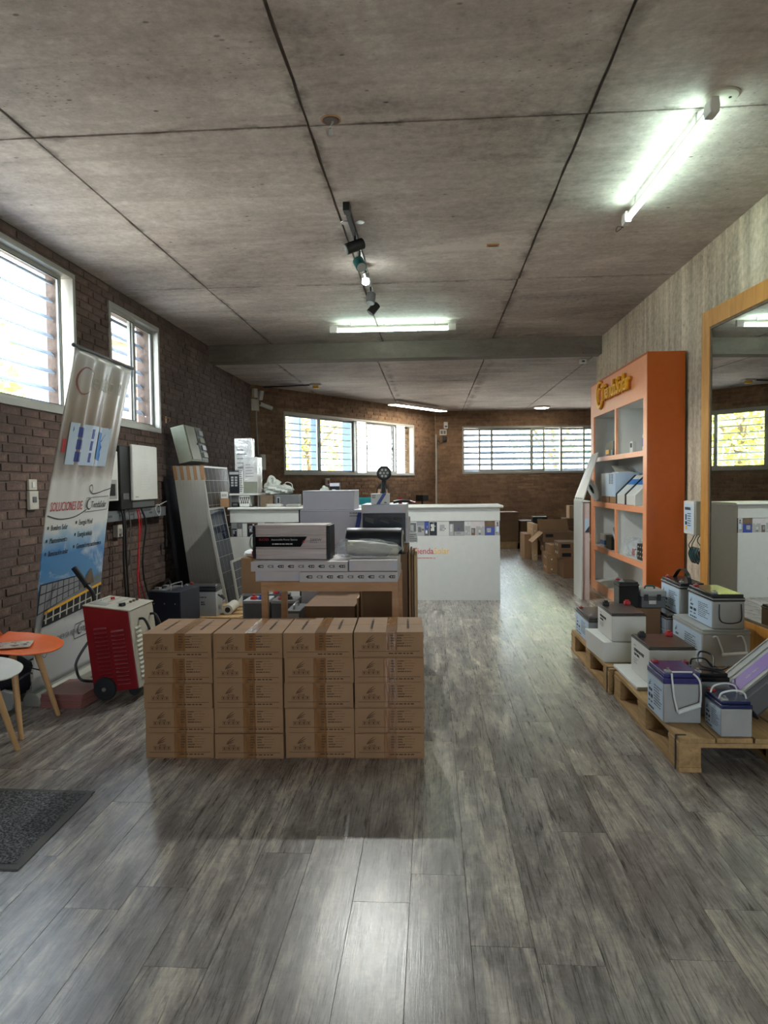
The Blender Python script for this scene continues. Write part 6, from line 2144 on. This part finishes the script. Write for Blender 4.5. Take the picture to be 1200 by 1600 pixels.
for y0 in (.02, D_ - .07):
    mb = MB(); mb.X = Matrix.Translation((W_ - .05, y0 + .02, .0)) @ Matrix.Rotation(R(90), 4, 'X'); mb.lathe([(.02, -.014), (.034, -.012), (.034, .012), (.02, .014)], (0, -.012, 0), n=20); mb.build('castor', 'rubber', ch)
hp = smooth_pts([(-.012, .18, .40), (-.012, .18, .53), (-.02, .18, .60), (-.06, .18, .66), (-.115, .18, .76)], 6)
MB().tube(hp, .013, 10).build('handle_bar', 'black', ch)
MB().tube([hp[-9], hp[-8], hp[-1]], [.024, .017, .018], 12).build('grip', 'rubber', ch)
cable('power_cord', [(0, .2, .36), (-.05, .12, .30), (-.12, .08, .20), (-.130, .07, .14), (-.09, .06, .07), (.0, .20, .02)], .008, 'black', ch)

# ---------------------------------------------------------------- two shell chairs at the left edge
def shell_chair(label, X, Y, mat, rz):
    t = thing('shell_chair', label, 'chair', (X, Y, 0), R(rz), 'shell chairs at the left edge')
    prof = smooth_pts([(.300, 0, .420), (.27, 0, .430), (.18, 0, .437), (.05, 0, .432), (-.08, 0, .437), (-.16, 0, .47), (-.21, 0, .55), (-.245, 0, .68), (-.285, 0, .83)], 6)
    n = len(prof) - 1
    def f(a, b):
        a = a ** 1.7
        i = a * n
        k = min(int(i), n - 1)
        p = prof[k].lerp(prof[k + 1], i - k)
        s = 2 * b - 1
        hw = .235
        if p.x > .08 and a < .5: hw *= max(.0004, 1 - ((p.x - .08) / .2205) ** 2.4) ** (1 / 2.4)
        if a > .8: hw *= (1 - ((a - .8) / .2) ** 2.4 * .8) ** .5
        lift = .035 * abs(s) ** 2.2 * min(1.0, max(0.0, (.22 - p.x) / .2)) if a < .5 else .035 * abs(s) ** 2.2
        if a > .55: return (p.x + lift * 1.6 * min(1, (a - .55) * 4), s * hw, p.z)
        return (p.x, s * hw, p.z + lift)
    mb = MB(); mb.grid(44, 18, f); sh_ = mb.build('shell', mat, t)
    md = sh_.modifiers.new('thick', 'SOLIDIFY'); md.thickness = .007
    md = sh_.modifiers.new('sub', 'SUBSURF'); md.levels = 1; md.render_levels = 1
    mb = MB(); mb.box(-.12, .12, -.11, .11, .405, .422); mb.build('mount', 'black', t, bevel=.004)
    for sx in (-1, 1):
        for sy in (-1, 1):
            lg = MB().tube([(sx * .12, sy * .11, .42), (sx * .20, sy * .195, 0)], [.019, .0125], 14).build('leg', 'beech', t)
            MB().cyl((sx * .148 , sy * .14 - sy * .02, .27), (sx * .148, sy * .14 + sy * .02, .27), .005, 8).build('bolt', 'steel', lg)
    for a, b in (((.15, .14), (-.15, -.14)), ((.15, -.14), (-.15, .14))):
        MB().tube([(a[0], a[1], .27), (0, 0, .36), (b[0], b[1], .27)], .004, 6).build('brace', 'black', t)
    return t


shell_chair('orange shell chair with wooden legs and a magazine on the seat', -2.325, 3.66, 'orangec', 2)
shell_chair('white shell chair with wooden legs, nearer than the orange one', -2.245, 3.13, 'whitep', 3)
t = thing('magazine', 'magazine lying on the seat of the orange chair', 'magazine', (-2.33, 3.55, .452), R(22))
mb = MB(); mb.box(-.02, .20, -.02, .13, 0, .005); mb.build('pages', 'offw', t, smooth=False)
mb = MB()
q = random.Random(3)
for k in range(34):
    x, y = q.uniform(-.015, .17), q.uniform(-.015, .11)
    rectp(mb, (0, 0, .005), (1, 0, 0), (0, 1, 0), x, x + q.uniform(.01, .03), y, y + q.uniform(.008, .02), q.randrange(4), .0006 + k * .00002)
mb.build('cover_print', ['bark', 'pink', 'ink', 'grey'], t, smooth=False)

# tiles, roll and dark bag on the floor under the banner
for k in range(4):
    o = MB().box(0, .255, 0, .33, 0, .0195).build('tile', 'pink', bevel=.002)
    o.location = (-2.312 + .004 * (k % 2), 3.985 + .003 * k, .0001 + k * .0198)
    o.rotation_euler = (0, 0, R(-3 + k))
    tag(o, f'reddish floor tile, {("lowest", "second lowest", "second highest", "topmost")[k]} of the pile by the banner foot', 'tile', 'pile of reddish tiles')
t = thing('cable_drum', 'small grey drum end on the floor left of the tile pile', 'drum', (-2.475, 3.90, 0), R(10))
mb = MB(); mb.X = Matrix.Translation((0, 0, .065)) @ Matrix.Rotation(R(90), 4, 'X'); mb.lathe([(.062, -.02), (.065, -.018), (.065, .018), (.062, .02)], n=8); mb.build('flange', 'grey', t, smooth=False)
mb = MB(); mb.X = Matrix.Translation((0, .05, .065)) @ Matrix.Rotation(R(90), 4, 'X'); mb.lathe([(.045, -.029), (.045, .029)], n=14); mb.build('core', 'greyd', t)
t = thing('dark_bag', 'dark fabric bag on the floor behind the orange chair legs', 'bag', (-2.62, 4.18, 0))
mb = MB(); crumple(mb, (0, 0, .13), (.12, .16, .14), 23, .10, 22, 14, zmin=.001); mb.build('body', 'cloth', t)
MB().tube(smooth_pts([(0, -.08, .25), (.02, -.05, .33), (.02, .06, .33), (0, .09, .25)]), .010, 8).build('handle', 'black', t)
mb = MB(); mb.tube(smooth_pts([(.10, -.10, .12), (.125, .0, .15), (.10, .11, .12)]), .006, 6); mb.build('zip', 'greyd', t)

# door mat
t = thing('door_mat', 'dark grey looped door mat with rubber edge at lower left', 'mat', (-2.55, 2.3, 0), R(-1))
mb = MB(); mb.hexa([(0.02, .02, 0), (1.105, .02, 0), (1.075, .57, 0), (0.02, .57, 0), (0.02, .02, .010), (1.105, .02, .010), (1.075, .57, .010), (0.02, .57, .010)]); mb.build('pile', 'mat', t, smooth=False)
mb = MB()
mb.box(0, 1.14, -.012, .02, 0, .006); mb.box(0, 1.10, .57, .60, 0, .006); mb.hexa([(1.105, .02, 0), (1.14, .02, 0), (1.105, .57, 0), (1.075, .57, 0), (1.105, .02, .008), (1.14, .02, .004), (1.105, .57, .004), (1.075, .57, .008)]); mb.box(-.012, .02, 0, .62, 0, .006)
mb.build('edge', 'matedge', t, smooth=False)

# ---------------------------------------------------------------- on the left wall
XW = XL + .004
t = thing('wall_switch', 'small white wall switch above the intercom, left wall', 'switch', (XW, 5.27, 1.275))
mb = MB(); mb.box(0, .02, 0, .11, 0, .085); mb.build('plate', 'offw', t, bevel=.004)
mb = MB(); mb.box(.02, .026, .035, .075, .02, .065); mb.build('rocker', 'whitep', t, bevel=.003)
t = thing('wall_intercom', 'white wall intercom with grey button below the switch, left wall', 'intercom', (XW, 5.26, 1.125))
mb = MB(); mb.box(0, .028, 0, .125, 0, .145); mb.build('plate', 'offw', t, bevel=.006)
mb = MB(); mb.box(.028, .033, .035, .09, .055, .10); mb.build('button', 'greyd', t, bevel=.003)
t = thing('hybrid_inverter', 'black wall inverter with white front cover on the brick wall', 'inverter', (XW, 6.60, 1.07))
mb = MB(); mb.box(.0, .145, 0, .84, 0, .62); mb.build('case', 'black', t, bevel=.008)
mb = MB(); mb.box(.145, .180, .21, .83, .085, .64); cv = mb.build('front_cover', 'whitep', t, bevel=.010)
mb = MB(); bars(mb, (.1805, .42, .50), (0, 1, 0), (0, 0, 1), 0, 12, .22, .026, .014, 101); mb.build('reflection_print', 'foam', cv, smooth=False)  # white dashes paint a bright reflection onto the cover
mb = MB(); bars(mb, (.1805, .25, .125), (0, 1, 0), (0, 0, 1), 0, 1, .12, .02, .01, 102); mb.build('caption_print', 'inkg', cv, smooth=False)
mb = MB(); mb.box(.145, .152, .25, .80, .015, .075); mb.build('vent_strip', 'greyd', t, smooth=False)
mb = MB(); mb.box(.145, .150, .04, .17, .10, .16); mb.build('nameplate', 'greyd', t, smooth=False)
t = thing('wall_charger', 'white wall charger with small display left of the black inverter', 'charger', (XW, 6.20, 1.16))
mb = MB(); mb.box(0, .13, 0, .385, 0, .47); mb.build('case', 'whitep', t, bevel=.008)
mb = MB(); mb.box(.13, .136, .06, .34, .02, .20); fp = mb.build('front_panel', 'grey', t, smooth=False)
mb = MB(); mb.box(.136, .139, .12, .30, .05, .16); mb.build('display', 'black', fp, smooth=False)
t = thing('cable_tray', 'galvanised cable tray on the wall below the inverter', 'cable tray', (XW, 6.30, .965))
mb = MB(); mb.box(0, .10, 0, 1.55, 0, .006); mb.box(.094, .10, 0, 1.55, .006, .10); mb.box(0, .006, 0, 1.55, .006, .10); mb.build('channel', 'zinc', t, smooth=False)
for k in range(6):
    mb = MB(); mb.box(.1, .1015, .12 + k * .24, .20 + k * .24, .04, .06); mb.build('slot', 'greyd', t, smooth=False)
t = thing('wall_socket', 'small white socket box with plug under the cable tray', 'socket', (XW, 6.72, .80))
mb = MB(); mb.box(0, .05, 0, .11, 0, .12); mb.build('box', 'offw', t, bevel=.004)
mb = MB(); mb.box(.05, .085, .03, .085, .03, .09); mb.build('plug', 'whitep', t, bevel=.006)
Xc = XL + .122
hang = 'cables hanging below the wall inverter'
cable('hanging_cable', [(Xc, 6.66, 1.07), (Xc + .02, 6.66, .95), (Xc + .03, 6.62, .6), (Xc + .05, 6.6, .3), (Xc + .06, 6.6, .10)], .012, 'black', label='thick black cable hanging below the inverter, leftmost', group=hang)
cable('hanging_cable', [(Xc, 6.72, 1.07), (Xc + .02, 6.70, .9), (Xc + .03, 6.68, .6), (Xc + .05, 6.66, .3), (Xc + .06, 6.66, .10)], .011, 'black', label='second thick black cable hanging below the inverter', group=hang)
cable('hanging_cable', [(Xc + .02, 6.98, 1.07), (Xc + .04, 6.98, .9), (Xc + .05, 6.92, .6), (Xc + .06, 6.86, .35), (Xc + .08, 6.88, .10)], .008, 'redp', label='red cable hanging below the inverter, thicker one', group=hang)
cable('hanging_cable', [(Xc + .02, 7.02, 1.07), (Xc + .04, 7.03, .9), (Xc + .05, 6.90, .6), (Xc + .06, 6.92, .35), (Xc + .08, 7.02, .10)], .006, 'red', label='thin red cable crossing behind the thicker red cable', group=hang)
cable('hanging_cable', [(Xc + .02, 7.08, 1.07), (Xc + .06, 7.10, .9), (Xc + .06, 7.0, .6), (Xc + .06, 7.02, .35), (Xc + .09, 7.10, .10)], .010, 'black', label='black cable hanging right of the red cables', group=hang)
cable('hanging_cable', [(Xc + .01, 6.80, 1.07), (Xc + .02, 6.82, .9), (Xc + .02, 6.80, .7), (Xc + .03, 6.80, .4), (Xc + .05, 6.84, .10)], .005, 'greyd', label='thin grey cable between black and red cables', group=hang)
t = thing('pendant_lead', 'thin lead with black plug dangling from the end of cable tray', 'lead', (XW, 7.85, .97))
cable('wire', [(.06, -.02, .05), (.08, .03, -.02), (.08, .06, -.15), (.08, .05, -.28)], .004, 'black', t)
MB().cyl((.08, .05, -.36), (.08, .05, -.28), .018, 12).build('plug', 'black', t)
t = thing('cable_loop', 'thin white cable looped over the right end of cable tray', 'cable', (XW, 7.55, 1.065))
cable('loop', [(.103, .0, .02), (.12, .05, .03), (.12, .10, -.02), (.115, .08, -.09), (.105, .03, -.06), (.103, .01, .0), (.11, .12, .03), (.108, .32, .06)], .003, 'foam', t)
t = thing('wall_hook', 'small brass hook on the wall right of the far left window', 'hook', (XW, 8.16, 2.03))
mb = MB(); mb.box(0, .012, -.02, .02, 0, .08); mb.build('plate', 'tablew', t, bevel=.002)
MB().tube(smooth_pts([(.012, 0, .06), (.05, 0, .06), (.055, 0, .03), (.035, 0, .015)]), .006, 8).build('hook', 'tablew', t)

# ---------------------------------------------------------------- solar panels leaning at the left wall
LEAN = math.atan(.185 / 1.45)


def solar_panel(label, X, Y, z, thick, wid, hgt, lean, cells=(6, 10), corner=False, face=False):
    t = thing('solar_module', label, 'solar panel', (X, Y, z), group='solar panels leaning at the left wall', rot=(0, -lean, 0))
    e = .022
    for nm, b in (('frame_rail', (0, thick, 0, wid, 0, e)), ('frame_rail', (0, thick, 0, wid, hgt - e, hgt)), ('frame_stile', (0, thick, 0, e, e, hgt - e)), ('frame_stile', (0, thick, wid - e, wid, e, hgt - e))):
        mb = MB(); mb.box(*b); mb.build(nm, 'steel' if False else 'alu', t, smooth=False, bevel=.002)
    mb = MB(); mb.box(thick * .5, thick - .004, e - .004, wid - e + .004, e - .004, hgt - e + .004); gl = mb.build('glass', 'cell', t, smooth=False)
    if face:
        mb = MB()
        ny, nz = cells
        for i in range(1, ny):
            y = e + (wid - 2 * e) * i / ny
            mb.box(thick - .0038, thick - .0030, y - .0008, y + .0008, e, hgt - e)
        for j in range(1, nz):
            zz = e + (hgt - 2 * e) * j / nz
            mb.box(thick - .0038, thick - .0028, e, wid - e, zz - .0014, zz + .0014)
        mb.build('grid_print', 'alu', gl, smooth=False)
    if corner:
        mb = MB(); mb.box(-.001, thick + .001, -.003, .05, hgt - .16, hgt + .004); mb.build('corner_guard', 'carton', t, smooth=False)
    return t


ordw = ('nearest the wall', 'second from the wall', 'third from the wall', 'fourth from the wall', 'fifth from the wall', 'sixth from the wall', 'seventh from the wall', 'eighth from the wall', 'ninth from the wall')
TK = .0375
for k in range(9):
    X_ = -2.765 + k * (TK + .0012)
    solar_panel(f'large solar panel in the leaning pack, {ordw[k]}' if k < 8 else 'outermost large solar panel of the leaning pack, dark cells showing', X_, 7.96, .03, TK, .98, 1.50, LEAN, (6, 10), k % 2 == 0, k == 8)
solar_panel('medium solar panel with white frame leaning before the large pack', -2.16, 7.26, .012, .03, .56, 1.06, R(10.5), (4, 6), False, True)
solar_panel('small solar panel leaning at the foot of the medium panel', -2.03, 7.26, .012, .022, .40, .50, R(9), (3, 5), False, True)
t = thing('gap_shade_board', 'black board added as the dark gap behind the solar panel pack', 'board', (-2.93, 7.98, .0), rot=(0, -R(6), 0))  # black sheet added where shade fills the gap behind the pack
mb = MB(); mb.box(0, .03, 0, .95, 0, 1.38); mb.build('sheet', 'black', t, smooth=False, bevel=.003)
mb = MB(); mb.box(.03, .045, .0, .03, 0, 1.38); mb.build('edge_bar', 'blackm', t, smooth=False)
t = thing('steel_cabinet', 'olive grey steel cabinet leaning on top of the solar panels', 'cabinet', (-2.90, 8.02, 1.545), rot=(0, -R(13), 0))
mb = MB(); mb.box(0, .16, 0, .60, 0, .43); mb.build('body', 'green', t, bevel=.006)
mb = MB(); mb.box(.16, .172, .02, .33, .015, .415); dr = mb.build('door', 'green', t, bevel=.004)
MB().cyl((.172, .29, .21), (.182, .29, .21), .012, 10).build('lock', 'black', dr)
mb = MB(); mb.box(.16, .168, .36, .585, .015, .415); ip = mb.build('inner_panel', 'greyd', t, smooth=False)
for k in range(4):
    mb = MB(); mb.box(.168, .19, .40 + .02 * (k % 2), .55, .05 + k * .09, .11 + k * .09); mb.build('hinge', 'zinc' if k % 2 else 'green', ip, bevel=.003)

# low pallet with grey battery, black power box and paper tubes
t = thing('low_pallet', 'low wooden pallet under the grey battery near the solar panels', 'pallet', (-2.42, 6.45, 0))
for k in range(4):
    mb = MB(); mb.box(0, .62, k * .21, k * .21 + .16, .05, .068); mb.build('deck_board', 'pallet', t, smooth=False, bevel=.002)
for x in (0, .28, .54):
    mb = MB(); mb.box(x, x + .08, 0, .79, 0, .05); mb.build('runner', 'pallet', t, smooth=False, bevel=.002)
t = battery('grey battery with black lid on the low pallet by the solar panels', -2.37, 6.50, .0685, .345, .20, .285, body='batt', lid='lidb', lidh=.055, side=None, group=None, seed=15)
mb = MB(); bars(mb, (.07, -.001, .185), (1, 0, 0), (0, 0, 1), 0, 1, .2, .02, .010, 111); bars(mb, (.07, -.001, .155), (1, 0, 0), (0, 0, 1), 0, 5, .11, .018, .006, 112); bars(mb, (.20, -.001, .14), (1, 0, 0), (0, 0, 1), 0, 2, .06, .02, .014, 113); mb.build('label_print', 'ink', t, smooth=False)
MB().tube(smooth_pts([(.349, .05, .20), (.385, .06, .17), (.385, .14, .15), (.349, .15, .18)]), .008, 8).build('handle', 'black', t)
t = thing('power_supply', 'tall blue-black power supply box with wire handle behind the charger', 'power supply', (-2.46, 5.98, 0), R(-8))
mb = MB(); mb.box(0, .30, 0, .36, 0, .385); mb.build('case', 'navyb', t, bevel=.005)
mb = MB(); mb.box(.01, .15, .02, .34, .385, .392); pn = mb.build('rear_panel', 'greyd', t, smooth=False)
for k in range(4):
    mb = MB(); mb.box(.03 + .02 * (k % 2), .075, .05 + k * .07, .095 + k * .07, .392, .412); mb.build('socket', 'black' if k % 2 else 'steel', pn, bevel=.002)
MB().tube(smooth_pts([(.17, .08, .385), (.17, .08, .425), (.17, .10, .435), (.17, .26, .435), (.17, .28, .425), (.17, .28, .385)], 4), .006, 8).build('handle', 'steel', t)
for k in range(6):
    MB().cyl((.05 + k % 3 * .1, -.003, .12 + k // 3 * .16), (.05 + k % 3 * .1, .001, .12 + k // 3 * .16), .006, 8).build('screw', 'steel', t)
cable('lead', [(.05, .3, .40), (.0, .36, .43), (-.08, .44, .40), (-.16, .5, .34)], .009, 'black', t)
o = MB().tube([(-1.925, 6.98, .11), (-1.78, 7.0, .33)], .033, 18).build('paper_tube', 'offw'); tag(o, 'long white paper tube leaning up beside the table', 'tube')
t = thing('paper_roll', 'white paper roll lying with dark hollow end towards viewer', 'roll', (-1.935, 6.56, .0685))
MB().tube([(0, 0, .05), (-.02, .30, .05)], .048, 20).build('paper', 'offw', t)
MB().tube([(0.0, -.002, .05), (0, .004, .05)], .026, 16).build('hollow', 'black', t)
kraft('kraft carton on a grey battery cell left of the table', -1.485, -1.31, 5.42, 5.64, .453, .73, 'carton', group='kraft cartons under the table')
t = thing('foam_bag', 'white padded envelope on top of kraft carton left of the table', 'bag', (-1.40, 5.53, .7315))
mb = MB(); crumple(mb, (0, 0, .03), (.085, .09, .032), 31, .08, 18, 10, zmin=.001); mb.build('body', 'whitep', t)
mb = MB(); mb.box(-.07, .07, -.012, .012, .058, .0605); mb.build('seal', 'grey', t, smooth=False)

# ---------------------------------------------------------------- on the back walls
def onAB(s, z, off=.006):
    p = A2 + UAB * s - NAB * off
    return (p.x, p.y, z)


MAB = ANG_AB  # local x along the wall, local -y into the room
t = thing('security_camera', 'white security camera on its box in the rear left corner', 'camera', onAB(.06, 2.58), MAB)
mb = MB(); mb.box(-.05, .09, -.05, 0, 0, .20); mb.build('junction_box', 'offw', t, bevel=.006)
MB().tube([(.09, -.03, .11), (.14, -.07, .10)], .014, 8).build('arm', 'offw', t)
MB().tube([(.12, -.05, .12), (.30, -.16, .05)], .036, 14).build('camera_body', 'whitep', t)
MB().tube([(.118, -.049, .121), (.108, -.043, .125)], .026, 12).build('lens', 'black', t)
t = thing('alarm_sensor', 'white alarm sensor above the security camera in the corner', 'sensor', onAB(.06, 2.80), MAB)
mb = MB(); mb.box(-.03, .055, -.06, 0, 0, .16); mb.build('box', 'offw', t, bevel=.006)
mb = MB(); mb.hexa([(.09, -.06, -.03), (.17, -.06, -.03), (.17, -.005, -.03), (.09, -.005, -.03), (.10, -.09, .13), (.18, -.09, .13), (.18, -.005, .13), (.10, -.005, .13)]); mb.build('detector', 'whitep', t, bevel=.008)
p, q = onAB(.10, 2.58, .03), onAB(.13, 1.80, .03)
o = MB().tube([p, (p[0], p[1], 2.4), q], .013, 8).build('wall_conduit', 'grey'); tag(o, 'thin grey conduit running down from the security camera', 'conduit')
t = thing('wall_phone', 'white wall phone with hanging cord beside the shiny cartons', 'phone', onAB(.14, 1.55), MAB)
mb = MB(); mb.box(-.05, .03, -.06, 0, .06, .23); mb.build('base', 'offw', t, bevel=.01)
mb = MB(); mb.box(.03, .15, -.06, 0, 0, .28); mb.build('handset', 'whitep', t, bevel=.02, seg=3)
MB().tube(smooth_pts([(.05, -.03, 0), (.05, -.03, -.12), (.08, -.03, -.17), (.11, -.03, -.10), (.11, -.03, 0)]), .006, 6).build('cord', 'grey', t)
t = thing('thermostat', 'small white wall switch below the slanted back window', 'switch', onAB(1.93, 1.27), MAB)
mb = MB(); mb.box(0, .12, -.03, 0, 0, .14); mb.build('plate', 'offw', t, bevel=.006)
mb = MB(); mb.box(.05, .10, -.04, -.03, .03, .10); mb.build('rocker', 'red', t, bevel=.003)
t = thing('wall_panel_switch', 'white double switch plate near the bend of back wall', 'switch', (B2.x + .10, B2.y - .02, 2.44), ANG_BC)
mb = MB(); mb.box(0, .17, -.03, 0, 0, .14); mb.build('plate', 'offw', t, bevel=.004)
for k in range(2):
    mb = MB(); mb.box(.025 + k * .07, .075 + k * .07, -.038, -.03, .03, .11); mb.build('rocker', 'greyd', t, bevel=.003)
t = thing('siren_box', 'small white box above the double switch on back wall', 'sensor', (B2.x + .20, B2.y - .01, 2.60), ANG_BC)
mb = MB(); mb.box(0, .10, -.05, 0, 0, .16); mb.build('case', 'whitep', t, bevel=.008)
mb = MB(); mb.box(.02, .08, -.056, -.05, .03, .07); mb.build('grille', 'greyd', t, smooth=False)
t = thing('socket_adapter', 'dark plug adapter hanging below the double switch', 'adapter', (B2.x + .17, B2.y - .01, 2.30), ANG_BC)
mb = MB(); mb.box(0, .09, -.06, 0, 0, .11); mb.build('body', 'black', t, bevel=.006)
MB().tube(smooth_pts([(.02, -.03, 0), (-.05, -.03, -.06), (-.12, -.03, .02), (-.13, -.02, -.18)]), .008, 6).build('cord', 'black', t)
o = MB().tube([(B2.x + .02, B2.y - .035, 2.46), (B2.x + .02, B2.y - .035, .05)], .018, 8).build('wall_conduit', 'grey'); tag(o, 'grey conduit running down the bend of back wall', 'conduit')
t = thing('dark_speaker', 'small dark box at the bend of the back wall above the counter', 'speaker', (B2.x - .30, B2.y - 1.0, .0), ANG_AB)
mb = MB(); mb.box(0, .24, 0, .2, .88, 1.02); mb.build('case', 'black', t, bevel=.006)
mb = MB(); mb.lathe([(.14, 0), (.14, .015), (.025, .03), (.02, .05), (.02, .88)], (.12, .1, 0), 16); mb.build('stand', 'black', t)

# ---------------------------------------------------------------- cartons in the far right corner
DK = ('blackm')
kraft('large plain kraft carton on the floor nearest the shelf, far right', 1.75, 2.20, 9.60, 10.05, 0, .265, 'cartond')
kraft('flat kraft carton on top of the nearest far right carton, dark label', 1.70, 2.20, 9.65, 10.05, .266, .375, 'cartond', patch=(.04, .16, .02, .07, 'blackm'))
kraft('topmost flat kraft carton of the nearest far right stack, dark label', 1.70, 2.20, 9.65, 10.05, .376, .48, 'cartond', patch=(.03, .15, .03, .08, 'blackm'))
kraft('kraft carton on the floor behind the nearest stack, white dots', 1.62, 1.98, 10.12, 10.55, 0, .14, 'carton', patch=(.05, .07, .05, .07, 'whitep'))
kraft('kraft carton second from floor behind the nearest stack', 1.62, 1.98, 10.12, 10.55, .141, .28, 'carton', patch=(.05, .07, .05, .07, 'whitep'))
kraft('kraft carton third from floor behind the nearest stack', 1.66, 1.98, 10.16, 10.55, .281, .40, 'carton')
kraft('kraft carton on the floor of the middle far stack, dark label', 1.78, 2.22, 11.3, 11.7, 0, .19, 'cartond', patch=(.03, .13, .08, .13, 'blackm'))
kraft('kraft carton second from floor of the middle far stack', 1.76, 2.22, 11.3, 11.7, .191, .34, 'cartond', patch=(.05, .15, .05, .10, 'blackm'))
t = kraft('open kraft carton on top of the middle far stack with raised flap', 1.74, 2.24, 11.3, 11.75, .341, .50, 'cartond', patch=(.04, .16, .08, .13, 'blackm'), tape=False)
mb = MB(); mb.hexa([(0, 0, .155), (.01, 0, .155), (.01, .44, .155), (0, .44, .155), (-.17, 0, .0), (-.16, 0, .0), (-.16, .44, .0), (-.17, .44, .0)]); mb.build('flap', 'carton_in', t, smooth=False)
mb = MB(); mb.hexa([(0, .43, .16), (.48, .43, .16), (.48, .44, .16), (0, .44, .16), (-.02, .46, .34), (.46, .46, .34), (.46, .47, .34), (-.02, .47, .34)]); mb.build('flap', 'carton', t, smooth=False)
for k in range(3):
    kraft(('lowest', 'middle', 'upper')[k] + ' yellowish kraft carton of the stack left of the open carton', 1.66, 1.73 + .0, 11.80, 12.55, k * .20, .199 + k * .20, 'carton_in', patch=(.02, .035, .08, .10, 'whitep'), tape=False)
kraft('low kraft carton at the left front of the far stacks', 1.545, 1.65, 12.0, 12.6, 0, .42, 'carton', tape=False)
kraft('kraft carton standing behind the open one, right side', 2.26, 2.62, 12.3, 12.7, 0, .52, 'cartond')
kraft('kraft carton on top of the rearmost right stack', 2.27, 2.60, 12.35, 12.7, .521, .66, 'cartond')
kraft('upright pale carton on the far right stack beside the white stand', 2.36, 2.58, 12.4, 12.68, .661, .88, 'carton_in')
kraft('wide kraft carton at the back behind the open carton', 1.78, 2.24, 12.75, 13.2, 0, .55, 'cartond')
t = thing('dark_device', 'small black device with label on the rear kraft carton', 'device', (1.80, 12.85, .551))
mb = MB(); mb.box(0, .26, 0, .2, 0, .12); mb.build('body', 'black', t, bevel=.005)
mb = MB(); mb.box(.08, .17, -.003, 0, .04, .09); mb.build('label_sheet', 'greyd', t, smooth=False)
t = thing('low_pallet', 'low wooden pallet against the back wall right of the counter', 'pallet', (1.20, 13.9, 0))
for k in range(4):
    mb = MB(); mb.box(0, 1.0, .02 + k * .15, .14 + k * .15, .11, .13); mb.build('deck_board', 'pallet', t, smooth=False)
for x in (0, .45, .9):
    mb = MB(); mb.box(x, x + .1, 0, .62, 0, .11); mb.build('runner', 'pallet', t, smooth=False)
mb = MB(); mb.box(0, 1.0, 0, .018, .0, .13); mb.build('front_board', 'pallet', t, smooth=False)
for k in range(4):
    kraft(('lowest', 'second', 'third', 'topmost')[k] + ' long kraft carton of the left pile on the rear pallet', 1.22, 1.68, 13.95, 14.5, .131 + k * .145, .275 + k * .145, 'cartond', tape=False)
for k in range(3):
    kraft(('lowest', 'middle', 'topmost')[k] + ' kraft carton of the right pile on the rear pallet', 1.72, 2.15, 13.98, 14.5, .131 + k * .135, .265 + k * .135, 'cartond', tape=False)
